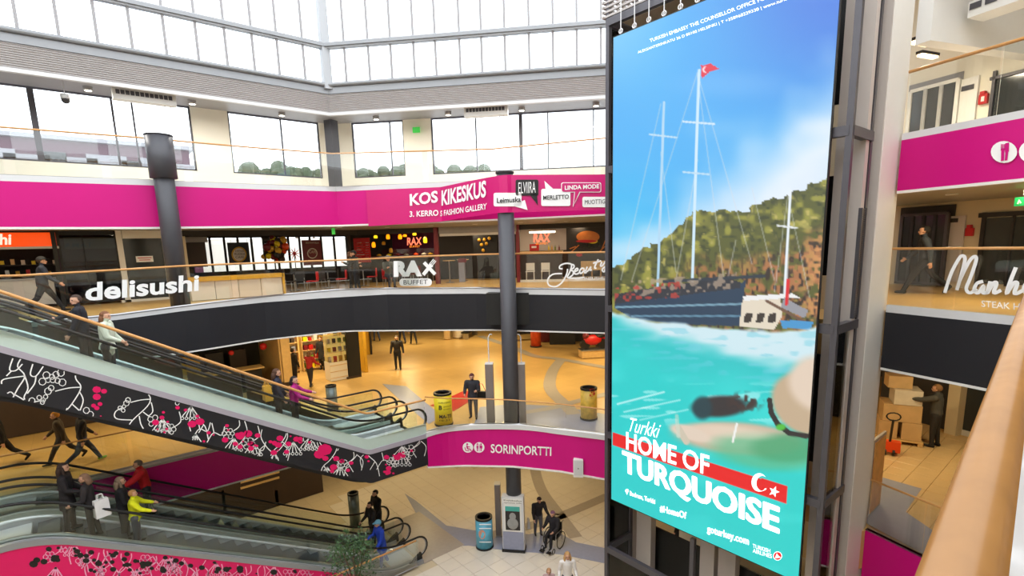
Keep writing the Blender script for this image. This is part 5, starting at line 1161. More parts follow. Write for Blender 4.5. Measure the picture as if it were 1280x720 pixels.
# --- top gallery fittings
for px, py, fn, wh in ((110, 113, 'l', 'beside the dome camera'), (240, 128, 'l', 'above the wall strip between the two long windows'), (352, 141, 'l', 'above the window next to the corner pillar'), (470, 146, 'k', 'above the narrow window'), (560, 139.5, 'k', 'beside the heater over the banner'), (652, 134, 'k', 'above the thick window post'), (745, 129, 'k', 'closest to the lift tower')):
    p = py_(px, py, 20.4) if fn == 'l' else pk_(px, py, PD+KN*1.1); zz = SB+.16
    t = thing('ceiling_spotlight', 'grey cylinder spotlight under the top soffit '+wh, 'lamp', (p.x, p.y, zz), 0, 'spotlights under the soffit'); MB().cyl((p.x, p.y, zz-.16), .12, .2, 14).build('housing', 'soffit', t, True); MB().cyl((p.x, p.y, zz-.17), .09, .01, 12).build('lens', 'lamp_white', t)
    l = bpy.data.lights.new('spot', 'AREA'); l.shape = 'DISK'; l.size = .18; l.energy = 42; l.color = (1, .96, .88); o = bpy.data.objects.new('light', l); COL.objects.link(o); o.parent = t; o.location = (0, 0, -.2)
for (x0, y0, x1, y1, fn, lb) in ((141, 115, 219, 133, 'l', 'white air heater unit hung above the plain pink band'), (581, 135, 635, 147, 'k', 'white air heater unit hung above the banner')):
    f = (lambda a, b: py_(a, b, 19.9)) if fn == 'l' else (lambda a, b: pk_(a, b, PD+KN*.5)); n = N0 if fn == 'l' else NK; d = Vector((1, 0, 0)) if fn == 'l' else KD
    A, B = f(x0, (y0+y1)/2), f(x1, (y0+y1)/2); zc_ = SB-.12; A.z = B.z = zc_
    t = thing('air_heater', lb, 'heater', (A+B)/2); MB().bar(A, B, .3, .3).build('casing', 'white', t)
    for k in range(12): p, q = A.lerp(B, .05+k*.075), A.lerp(B, .05+k*.075+.06); MB().bar(p+n*.155+_z*.05, q+n*.155+_z*.05, .01, .12).build('grille', 'frame_grey', t)
    MB().tube([B-d*.15-_z*.15, B-d*.15-_z*.25, B-d*.3-_z*.25, B-d*.3-_z*.15], .015, 6).build('loop', 'white_metal', t)
p = py_(82, 125, 20.0); t = thing('dome_camera', 'small dome camera hung on a thin rod before the top windows', 'camera', p); MB().sphere(p, .1, 12, 8).build('dome', 'dark', t, True); MB().cyl((p.x, p.y, p.z+.03), .11, .12, 14).build('body', 'white_metal', t, True); MB().tube([p, (p.x, p.y, SB+.1)], .012, 6).build('rod', 'white_metal', t)
# ================================================================== FIRST FLOOR (open area, shops, furniture)
WARM = (1, .79, .42)
ZL1 = -1.32
struct('ceiling_first', MB().prism([(p.x+.1, p.y+.1) for p in E2]+[(30, 9), (34, 9), (34, 48), (-14, 48), (-14, 18.5)], ZL1-.02, ZL1+.02), 'soffit')
GR = 'recessed ceiling lamps of the first floor'
for x, y, w in ((-3, 21.5, 260), (1.5, 21.5, 260), (6.5, 21.5, 300), (11.5, 18.5, 300), (15.5, 16.5, 420), (12, 24, 420), (17, 22, 420), (16, 30, 420), (20, 27, 420), (20.5, 17, 420), (17, 11.5, 360), (15.5, 4.5, 200), (17.5, 2.0, 160)): downlight(x, y, ZL1-.02, WARM, w*.36, 'warm recessed ceiling lamp over the first floor', GR, 1.0)
# bounding walls of the first floor
vwall('wall_first_far', (34, 40), (-14, 40), L1, ZL1, 'beige_wall'); vwall('wall_first_east', (27, 0), (27, 40), L1, ZL1, 'dark_brown')
# shop block on the left: dark shop, bright shop with goods, glass display case, dark pillar
SY = 24.2
def PS1(o=0.): return lambda a, b: py_(a, b, SY+o)
vwall('wall_first_shops', (11.2, SY+4), (-14, SY+4), L1, ZL1, 'shop_dark')
vwall('wall_first_shop_end', (10.9, SY+.5), (10.9, SY+4), L1, ZL1, 'gold')
mat('shop_glow', (250, 214, 120), .5, emit=.35)
struct('wall_bright_shop', MB().box((8.6, SY+3.6, (L1+ZL1)/2), (3.6, .1, ZL1-L1)), 'shop_glow')
struct('wall_shop_divider', MB().box((6.75, SY+1.9, (L1+ZL1)/2), (.25, 3.4, ZL1-L1)), 'wood_pale')
t = thing('shop_column', 'pale timber column between the dark shop and the bright shop', 'column', py_(361, 470, SY)); MB().slab(rect(353, 420, 364, 482, PS1()), -N0, .35).build('shaft', 'wood_pale', t); MB().slab(rect(352, 478, 365, 483, PS1(-.03)), -N0, .4).build('plinth', 'dark_brown', t)
def shelf_unit(label, x, y, w, rz=0.):
    t = thing('shop_shelf', label, 'shelf', (x, y, L1), rz)
    for s in (-w/2, w/2): MB().box((s, 0, 1.1), (.04, .4, 2.2)).build('side', 'wood_pale', t, local=True)
    MB().box((0, .18, 1.1), (w, .03, 2.2)).build('back', 'tile_cream', t, local=True)
    for k in range(5): MB().box((0, 0, .12+k*.48), (w, .4, .03)).build('board', 'wood_pale', t, local=True)
GN = {'white': 'white', 'red': 'red', 'gold': 'golden', 'yellow': 'yellow', 'maroon': 'maroon', 'stone_blue': 'blue-grey', 'tile_cream': 'cream', 'dark_brown': 'dark brown', 'salad': 'green'}
goods = ['white', 'red', 'gold', 'yellow', 'maroon', 'stone_blue', 'tile_cream', 'dark_brown', 'salad']
rg = random.Random(2)
gn = 0
for sx_, lab in ((7.6, 'wooden wall shelf full of goods beside the timber column in the bright shop'), (9.3, 'wooden wall shelf full of goods behind the glass display case')):
    shelf_unit(lab, sx_, SY+3.25, 1.5)
    for k in range(1, 5):
        for j in range(5):
            x = sx_-.55+j*.27; h = rg.uniform(.15, .3); z = L1+.135+k*.48-.48
            nm, cl = rg.choice(goods), None
            o = MB().box((x, SY+3.2, z+h/2), (rg.uniform(.12, .22), .22, h)).build('product_box', nm); tag(o, GN[nm]+' boxed product on the wall shelf '+('beside the timber column' if sx_ < 8 else 'behind the glass display case'), 'product', GN[nm]+' products on the wall shelf '+('beside the timber column' if sx_ < 8 else 'behind the display case'))
t = thing('display_case', 'lit glass display case on a white plinth beside the dark pillar', 'display case', py_(424, 476, SY))
A, B = py_(412, 460, SY), py_(434, 460, SY); zm = py_(423, 452, SY).z; zt_ = py_(423, 419, SY).z
MB().box(((A.x+B.x)/2, SY+.3, (L1+zm)/2), (B.x-A.x, .7, zm-L1)).build('plinth', 'white', t)
for k in range(3): MB().box(((A.x+B.x)/2, SY-.06, L1+.15+k*.3), (B.x-A.x, .03, .02)).build('groove', 'wood_pale', t)
MB().box(((A.x+B.x)/2, SY+.3, (zt_+zm)/2), (B.x-A.x-.02, .66, zt_-zm-.02)).build('glass_case', 'glass', t); MB().box(((A.x+B.x)/2, SY+.6, (zt_+zm)/2), (B.x-A.x-.06, .03, zt_-zm)).build('lit_back', 'shop_glow', t)
for k in range(2): MB().box(((A.x+B.x)/2, SY+.35, lerp(zm, zt_, .35+.33*k)), (B.x-A.x-.06, .45, .02)).build('shelf', 'glass', t)
for k in range(9): o = MB().box((lerp(A.x, B.x, .18+.32*(k % 3)), SY+.33, lerp(zm, zt_, [.0, .35, .68][k//3])+.12), (.14, .12, .2)).build('product_box', goods[k]); tag(o, GN[goods[k]]+' small product inside the lit glass display case', 'product', 'products in the display case')
t = thing('shop_column', 'black square pillar at the corner beside the lit display case', 'column', py_(442, 476, SY-.1)); MB().slab(rect(434.5, 412, 450, 474, PS1(-.1)), -N0, .6).build('shaft', 'black', t); MB().slab(rect(434, 470, 451, 475, PS1(-.12)), -N0, .64).build('plinth', 'dark_brown', t)
t = thing('shop_column', 'slim golden framed post at the shop corner beyond the black pillar', 'column', py_(460, 452, 29)); MB().slab(rect(457, 412, 463, 453, lambda a, b: py_(a, b, 29.)), -N0, .2).build('shaft', 'gold', t); MB().slab(rect(463, 412, 465, 453, lambda a, b: py_(a, b, 28.9)), -N0, .1).build('edge', 'dark', t)
downlight(8.4, SY+1.7, ZL1-.02, (1, .84, .5), 130, 'bright ceiling lamp inside the goods shop beside the timber column', None, .6)
# dark shop with counters and red lanterns
t = thing('shop_counter', 'dark counter with a wooden top in the dim first floor shop', 'counter', py_(310, 480, SY+1)); MB().box((3.9, SY+1.2, L1+.5), (4.2, .6, 1.0)).build('front', 'black', t); MB().box((3.9, SY+1.15, L1+1.03), (4.4, .75, .06)).build('worktop', 'wood_pale', t)
for px, py, lb in ((329, 433, 'red round lantern'), (289, 441, 'small red round lantern')):
    c = py_(px, py, SY+1.0); t = thing('lantern', lb+' hung in the dim first floor shop', 'lantern', c); MB().sphere(c, .16 if px > 300 else .11, 12, 8).build('shade', 'red', t, True); MB().tube([c, (c.x, c.y, ZL1)], .01, 5).build('cord', 'black', t)
for k in range(5): c = Vector((1.6+k*.95, SY+2.6, L1)); tag(MB().box((c.x, c.y, L1+.85), (.7, .4, 1.7)).build('store_cabinet', ['dark_brown', 'maroon', 'gold', 'dark', 'dark_brown'][k]), ['dark brown end', 'maroon', 'gilded', 'black', 'brown corner'][k]+' tall cabinet at the back of the dim first floor shop', 'cabinet')
struct('wall_first_left', MB().box((-2.0, SY+.6, (L1+ZL1)/2), (6.2, .15, ZL1-L1)), 'dark_brown')
# info pylons beside the pillar with hoop pipes, bins
def pylon(label, px0, px1, py0, py1, z):
    c = pz((px0+px1)/2, py1, z); h = above((px0+px1)/2, py0, c)-z; w = (pz(px1, py1, z)-pz(px0, py1, z)).length*.8
    t = thing('info_pylon', label, 'pylon', c, math.radians(-42)); MB().box((0, 0, h/2+.02), (w, .3, h-.04)).build('body', mat('pylon_grey', (132, 122, 118), .4, .2, var=.06), t, local=True); MB().box((0, 0, .02), (w*1.2, .42, .04)).build('base', 'steel', t, local=True); MB().box((0, 0, h), (w*1.02, .31, .03)).build('cap', 'white_metal', t, local=True)
    return c, h, t
c, h, t = pylon('slim grey pylon beside the tall round pillar, towards the yellow bin', 608, 620, 454, 530, L1)
z1 = above(613, 418, c)-L1; MB().tube([(0, 0, h), (0, 0, z1-.1), (.05, 0, z1), (.14, 0, z1)], .02, 6).build('hoop_pipe', 'white_metal', t, local=True)
c, h, t = pylon('slim grey pylon beside the tall round pillar, towards the lift tower', 648, 659, 454, 528, L1)
z1 = above(649, 418, c)-L1; MB().tube([(0, 0, h), (0, 0, z1-.1), (-.05, 0, z1), (-.14, 0, z1)], .02, 6).build('hoop_pipe', 'white_metal', t, local=True)
c, h, t = pylon('dark grey pylon on the ground floor behind the advert kiosk', 619.5, 628, 604, 668, G)
def bin_(label, px, py0, py1, wpx, z, m):
    c = pz(px, py1, z); h = above(px, py0, c)-z; r = wpx/2/F*(c-Vector((0, 0, EYE))).dot(_fw)
    t = thing('litter_bin', label, 'bin', c, math.atan2(-c.y, -c.x))
    MB().cyl((0, 0, .05), r, h-.12, 28).build('body', m, t, True, local=True); MB().cyl((0, 0, 0), r*1.06, .06, 28).build('base', 'black', t, local=True)
    MB().lathe((0, 0, h-.07), [(r*1.02, 0), (r*1.02, .07), (r*.8, .07), (r*.75, -.05)], 28).build('rim', 'black', t, local=True)
    return t, c, r, h
def on_bin(c, r): 
    d = Vector((-c.x, -c.y, 0)).normalized(); q = c+d*(r+.01); return (lambda a, b: ppl(a, b, q, d)), d
def curve_on(o, c, r):
    Mi = world_of(o)
    for v in o.data.vertices:
        w = Mi @ v.co; d = Vector((-c.x, -c.y, 0)).normalized(); s = Vector((-d.y, d.x, 0)); u = (w-c).dot(s); u = max(-r*.98, min(r*.98, u)); q = c+s*u+d*math.sqrt(max(0, (r+.006)**2-u*u)); v.co = Mi.inverted() @ Vector((q.x, q.y, w.z))
t, c, r, h = bin_('yellow advertising litter bin printed with black opening hours', 555, 490, 530, 22, L1, 'yellow'); fb, d = on_bin(c, r)
for s_, x0, x1, y0, y1, bd in (('B', 548.5, 552.5, 507.5, 513, .03), ('KAUPPA AVOINNA', 548, 563, 503, 505, 0), ('TERVETULOA', 554, 564, 508, 509.6, 0), ('OSTOKSILLE', 554, 563, 511.5, 513, 0), ('MA-TI', 549, 564, 519, 523.5, .03), ('10-21', 549.5, 562, 525, 527, .01)): curve_on(text(s_, fb(x0, y1), fb(x1, y1-.4), fb(x0, y0), 'black', t, bold=bd), c, r)
mat('bin_print', (214, 176, 70), .45, var=.5, scale=7.)
t, c, r, h = bin_('printed golden litter bin standing alone behind the curved glass balustrade', 736, 484, 523, 20.5, L1, 'bin_print'); fb, d = on_bin(c, r)
curve_on(text('3', fb(737, 496), fb(744, 496), fb(737, 486), 'red', t, bold=.04), c, r)
mat('bin_steel', (110, 122, 122), .35, .3, var=.35, scale=6.)
bin_('grey litter bin behind the handrails at the foot of the upper escalators', 416, 481, 512, 13, L1, 'bin_steel')
bin_('grey litter bin behind the handrails at the foot of the lower escalators', 444.5, 615, 657, 13, G, 'bin_steel')
mat('bin_blue', (96, 176, 206), .4, var=.4, scale=4.)
t, c, r, h = bin_('light blue printed litter bin on the ground floor beside the advert kiosk', 606, 645, 683, 21, G, 'bin_blue'); fb, d = on_bin(c, r)
mat('skin_print', (214, 150, 120), .5)
o = MB().poly(disc(602.5, 668.5, 4.2, lambda a, b: fb(a, 668.5+(b-668.5)*1.4))).build('face_print', 'skin_print', t); curve_on(o, c, r)
for y in (655, 660, 677): o = MB().poly([fb(599, y), fb(614, y), fb(614, y+1.2), fb(599, y+1.2)]).build('print', 'white_vinyl', t); 
# advert kiosk on the ground floor
c = pz(643, 687, G); h = above(640, 619, c)-G; t = thing('advert_kiosk', 'free-standing advert kiosk with a portrait poster and blue base', 'kiosk', c, math.radians(-49)); w_ = 28/F*(c-Vector((0, 0, EYE))).dot(_fw)*.97
MB().box((0, 0, h/2+.03), (w_, .3, h-.06)).build('body', 'white_metal', t, local=True); MB().box((0, 0, .05), (w_*1.06, .4, .1)).build('plinth', 'black', t, local=True)
MB().box((0, -.155, h*.2), (w_*.94, .02, h*.34)).build('front_panel', 'stone_blue', t, local=True); MB().box((0, -.155, h*.64), (w_*.8, .02, h*.52)).build('poster_frame', 'white', t, local=True)
MB().box((0, -.17, h*.61), (w_*.66, .02, h*.4)).build('poster', 'dark', t, local=True); mat('teal', (70, 170, 160), .4, var=.1); MB().box((0, -.175, h*.795), (w_*.66, .02, h*.08)).build('poster_header', 'teal', t, local=True)
mat('grey_print', (150, 150, 148), .5, var=.2); MB().sphere((0, -.185, h*.66), .12, 12, 8, (1, .1, 1.2)).sphere((0, -.185, h*.53), .2, 12, 8, (1, .1, 1.1)).build('portrait', 'grey_print', t, local=True)['kind'] = 'stuff'
MB().box((0, -.16, h*.93), (w_*.9, .02, h*.07)).build('sign_panel', 'white', t, local=True)
for s_, z_ in (('Koskikeskus', .945), ('opastus info', .9)): text(s_, (-.3, -.172, h*z_-.03), (.34, -.172, h*z_-.03), (-.3, -.172, h*z_+.03), 'dark', None).name = 'tmp'
for o in [o for o in COL.objects if o.name.startswith('tmp')]: o.name = 'lettering'; o.parent = t
p = c+Vector((.15, -.1, h)); MB().tube([p, (p.x, p.y, G+4.0-.2)], .012, 6).build('cable', 'white_metal', t)
# coin rides at the far side of the first floor
def ride(label, px, py, rz):
    c = pz(px, py, L1); t = thing('coin_ride', label, 'kiddie ride', c, rz, 'red motorbike rides')
    MB().box((0, 0, .22), (1.5, .7, .4)).build('base', 'wood_pale', t, local=True); MB().box((0, 0, .43), (1.56, .76, .05)).build('base_edge', 'steel', t, local=True)
    MB().sphere((.05, 0, .95), .36, 12, 8, (1.5, .6, .8)).build('fairing', 'red', t, True, local=True); MB().sphere((-.35, 0, 1.15), .22, 10, 7, (1.6, .8, .5)).build('seat', 'black', t, True, local=True); MB().sphere((.45, 0, 1.2), .2, 10, 7, (.9, .9, 1.)).build('windshield', 'maroon', t, True, local=True)
    for x in (-.5, .5): MB().tube([(x, -.09, .72), (x, .09, .72)], .27, 16).build('wheel', 'rubber', t, local=True)
    MB().tube([(.4, -.35, 1.25), (.42, 0, 1.2), (.4, .35, 1.25)], .025, 6).build('handlebar', 'steel', t, local=True)
ride('red motorbike ride on a wooden base, the one nearer the shop stalls', 742, 446, math.radians(150)); ride('red motorbike ride on a wooden base, the one nearer the lift tower', 762, 441, math.radians(130))
# far furniture on the first floor
for lb, x0, y0, x1, y1, m_ in (('beige round planter tub at the far side of the first floor', 555, 409, 563, 424, 'tile_tan'), ('wide cream planter tub at the far side of the first floor', 566, 409, 580, 422, 'tile_cream')):
    c = pz((x0+x1)/2, y1, L1); w = (x1-x0)/F*(c-Vector((0, 0, EYE))).dot(_fw)/2; t = thing('planter', lb, 'planter', c); MB().lathe(c, [(w*.8, 0), (w, .05), (w, .95), (w*.85, 1.0), (w*.85, .9)], 18).build('tub', m_, t); MB().lathe(c+_z*.9, [(w*.85, 0), (w*.1, .04)], 16).build('soil', 'dark_brown', t)
for lb, px, py, rz in (('low black bench on the far first floor between planters and pillar', 588, 421, .6), ('low black bench on the far first floor beyond the tall pillar', 660, 424, -.4)):
    c = pz(px, py, L1); t = thing('bench', lb, 'bench', c, rz); MB().box((0, 0, .45), (2.2, .5, .1)).build('seat', 'black', t, local=True)
    for x in (-.9, .9): MB().box((x, 0, .2), (.08, .4, .4)).build('leg', 'steel', t, local=True)
c = pz(670, 433, L1); t = thing('advert_column', 'slim red and gold printed advert column on the far first floor', 'advert column', c); mat('red_gold', (196, 70, 30), .5, var=.5, scale=4.); MB().cyl(c, .32, 2.2, 18).build('drum', 'red_gold', t, True); MB().cyl(c+_z*2.2, .34, .08, 18).build('cap', 'dark', t); MB().cyl(c, .36, .06, 18).build('base', 'dark', t)
for k, (lb, px, py, m_, sz) in enumerate((('red market stall box on the far first floor', 684, 428, 'maroon', (1.3, .8, 1.2)), ('black market stall box beside the red stall box', 703, 431, 'black', (1.6, .8, 1.0)), ('black long market stall box near the motorbike rides', 722, 427, 'dark', (1.6, .9, 1.2)))):
    c = pz(px, py, L1)+Vector((.4, .4, 0)); t = thing('market_stall', lb, 'stall', c, -.75); MB().box((0, 0, sz[2]/2), sz).build('body', m_, t, local=True); MB().box((0, 0, sz[2]+.03), (sz[0]*1.06, sz[1]*1.1, .06)).build('top', 'dark_brown', t, local=True)
# inlays of the first floor
inlay('inlay_strip', [(592, 532), (600, 509), (640, 505), (700, 508), (757, 518), (757, 545), (700, 537), (640, 531)], L1-.015, 'stone_blue', fl1)
inlay('inlay_star', [(538, 507), (580, 488.5), (607, 492.5), (590, 500), (567, 514)], L1-.012, 'red_inlay', fl1)
def arc_inlay(pts, w, z, m): 
    q = smoothline([pz(a, b, z) for a, b in pts], 5); mb = MB(); ribbon(mb, [p+_z*.008 for p in q], w, (0, 0, 1)); mb.build('inlay_arc', m, fl1 if z > -6 else bpy.data.objects['floor_ground'])
arc_inlay([(702, 449), (692, 462), (687, 478), (690, 490), (702, 502), (718, 518)], .55, L1-.015, 'stone_grey')
arc_inlay([(600, 420), (640, 434), (668, 445), (700, 449), (760, 460)], .5, L1-.014, 'stone_grey')
arc_inlay([(640, 518), (690, 510), (720, 502), (760, 492)], .4, L1-.013, 'stone_grey')
inlay('inlay_strip', [(478, 480), (508, 483), (552, 520), (536, 530), (500, 500)], L1-.015, 'stone_blue', fl1)
# landing edge on the left
balustrade('glass balustrade on the far side of the lower escalators, with thin wooden rail', [Vector((-6, 18.45, 0)), Vector((5.6, 18.45, 0))], [L1+.06]*2, [L1+1.12]*2, 1.6, rr=.022)
# ================================================================== GROUND FLOOR
fg = bpy.data.objects['floor_ground']
GRG = 'recessed ceiling lamps of the ground floor'
for x, y, w in ((-2, 21, 200), (3, 21, 220), (8, 21, 300), (12.5, 17, 260), (14.5, 12, 200), (12, 22, 300), (16, 17, 300), (4, 26, 160), (13.5, 5.5, 160)): downlight(x, y, L1-.92, WARM, w*.2, 'warm recessed ceiling lamp over the ground floor', GRG, .9)
def ok_g(x, y): p = proj((x, y, G)); return 420 < p[0] < 775 and p[1] > 585 and not (x < 8.3 and 14.7 < y < 18.3)
tile_field(fg, G, ok_g, 5, 20, 8, 22, .62, 'tile_cream', lim=300)
inlay('inlay_strip', [(506, 617), (520, 626), (558, 657), (592, 663), (628, 664), (661, 668), (692, 662), (720, 678), (760, 686), (760, 705), (700, 693), (640, 689), (585, 682), (548, 684), (535, 668)], G, 'stone_blue', fg)
arc_inlay([(668, 583), (672, 600), (680, 618), (700, 645), (720, 672)], .5, G, 'stone_grey'); arc_inlay([(600, 672), (660, 658), (700, 645), (730, 633), (760, 620)], .5, G, 'stone_grey')
MB().prism([(8.1, 14.9), (9.8, 14.9), (9.8, 18.2), (8.1, 18.2)], G-.01, G+.008).build('mat_well', 'stone_grey', fg)
# shops at the back of the ground floor
vwall('wall_ground_back', (7.5, 23), (-14, 23), G, L1-.9, 'dark_brown'); vwall('wall_ground_side', (7.5, 23), (7.5, 34), G, L1-.9, 'dark_brown'); vwall('wall_ground_far', (34, 34), (7.5, 34), G, L1-.9, 'beige_wall'); vwall('wall_ground_east', (26, 0), (26, 34), G, L1-.9, 'beige_wall')
GY = 22.9
def PG(a, b): return py_(a, b, GY)
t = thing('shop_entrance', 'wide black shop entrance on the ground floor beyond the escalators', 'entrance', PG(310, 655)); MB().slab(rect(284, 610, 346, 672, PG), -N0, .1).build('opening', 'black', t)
for r in ((280, 600, 284, 676), (346, 596, 350, 668)): MB().slab(rect(r[0], 612, r[2], r[3], lambda a, b: py_(a, b, GY-.05)), -N0, .15).build('jamb', 'wood_pale', t)
t = thing('roller_shutter', 'slatted brown roller shutter above the black ground floor entrance', 'shutter', PG(320, 610))
for k in range(6): MB().slab(rect(300, 588+k*3.6, 350, 590.6+k*3.6, lambda a, b: py_(a, b, GY-.08)), -N0, .05).build('slat', 'dark_brown' if k % 2 else 'wood_pale', t)
t = thing('wall_notice', 'narrow red notice on the ground floor wall beside the shutter', 'notice', PG(356, 612)); MB().slab(rect(353, 598, 358, 612, PG), N0, .03).build('board', 'maroon', t)
# plant in the foreground of the lower escalator
c = pz(444, 719, G+.5); pc = Vector((c.x*.86, c.y*.86, G))
t = thing('potted_tree', 'leafy green indoor tree in a pot in front of the lower escalator', 'plant', pc)
MB().lathe(pc, [(.22, 0), (.3, .05), (.34, .55), (.3, .55), (.28, .45)], 20).build('pot', 'dark', t)
HT = above(440, 672, pc)-G
mat('bark', (92, 74, 56), .8, var=.2); mat('leaf', (52, 84, 40), .5, var=.4, scale=12.)
tr = MB(); rt = random.Random(8); tops = []
tr.tube([pc+_z*.4, pc+Vector((.05, 0, HT*.5)), pc+Vector((0, .05, HT*.8))], [.05, .04, .03], 7)
for k in range(12):
    a = k*2.4; e = pc+Vector((.55*math.cos(a)*rt.uniform(.5, 1), .55*math.sin(a)*rt.uniform(.5, 1), HT-rt.uniform(.15, 1.2))); tops.append(e); tr.tube([pc+Vector((0, 0, HT*.45+.04*k)), e], [.018, .008], 5)
tr.build('trunk', 'bark', t, True)
lf = MB()
for k in range(1500):
    b = rt.choice(tops)+Vector((rt.gauss(0, .17), rt.gauss(0, .17), rt.gauss(0, .16))); d = Vector((rt.uniform(-1, 1), rt.uniform(-1, 1), rt.uniform(-.8, .5))).normalized(); s = d.cross(Vector((rt.uniform(-1, 1), rt.uniform(-1, 1), 1))).normalized(); L = rt.uniform(.06, .11)
    lf.add([b, b+d*L*.5+s*L*.25, b+d*L, b+d*L*.5-s*L*.25], [(0, 1, 2, 3)])
lf.build('foliage', 'leaf', t)['kind'] = 'stuff'

# ================================================================== OUTDOORS beyond the top windows
mat('tree_leaf', (70, 80, 58), .8, var=.3, scale=2.); mat('reflection_maroon', (74, 10, 46), .6, var=.1); mat('reflection_white', (150, 150, 156), .6)
ro = random.Random(17)
for k, (px, ytop, D) in enumerate(((452, 209, 70), (468, 207, 66), (484, 206, 72), (500, 206, 68), (550, 205, 66), (572, 204, 70), (596, 205, 66), (318, 203, 62), (340, 202, 69), (362, 203, 64), (384, 204, 74))):
    r = ray(px, ytop); s_ = D/math.hypot(r.x, r.y); P = Vector((r.x*s_, r.y*s_, EYE+r.z*s_)); b = Vector((P.x, P.y, G))
    t = thing('broadleaf_tree', 'grey-green distant tree seen through the '+('narrow top window beside the exit sign' if px < 510 and px > 430 else 'wide top window above the banner' if px > 510 else 'top window beside the dark corner pillar'), 'tree', b, 0, 'distant trees, '+('narrow window' if 430 < px < 510 else 'wide window' if px > 510 else 'corner window'))
    MB().tube([b, (b.x, b.y, P.z-2)], [.25, .12], 7).build('trunk', 'bark', t)
    cr = MB()
    for j in range(9): cr.sphere((P.x+ro.uniform(-1.3, 1.3), P.y+ro.uniform(-1.3, 1.3), P.z-1.4+ro.uniform(-1.2, .6)), ro.uniform(.6, 1.0), 8, 6)
    cr.build('crown', 'tree_leaf', t)['kind'] = 'stuff'
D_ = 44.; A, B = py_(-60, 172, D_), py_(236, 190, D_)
t = thing('reflection_block', 'maroon and white block added to imitate a reflection in the long top window', 'reflection stand-in', (A.x, D_, G))  # invented block, imitates the pink gallery edge reflected in the glass
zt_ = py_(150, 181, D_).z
MB().box(((A.x+B.x)/2, D_+3, (G+zt_)/2), (B.x-A.x, 6, zt_-G)).build('reflection_body', 'reflection_maroon', t)
for k in range(9): x = lerp(A.x, B.x, (k+.35)/9); MB().box((x, D_-.05, zt_-1.6), (1.1+.5*(k % 3), .12, 1.2+.5*(k % 2))).build('window', 'reflection_white' if k % 3 else 'dark_glass', t)  # pale and dark patches of the imitated reflection
MB().box(((A.x+B.x)/2, D_+3, zt_+.1), (B.x-A.x+.6, 6.6, .25)).build('top_edge', 'reflection_white', t)
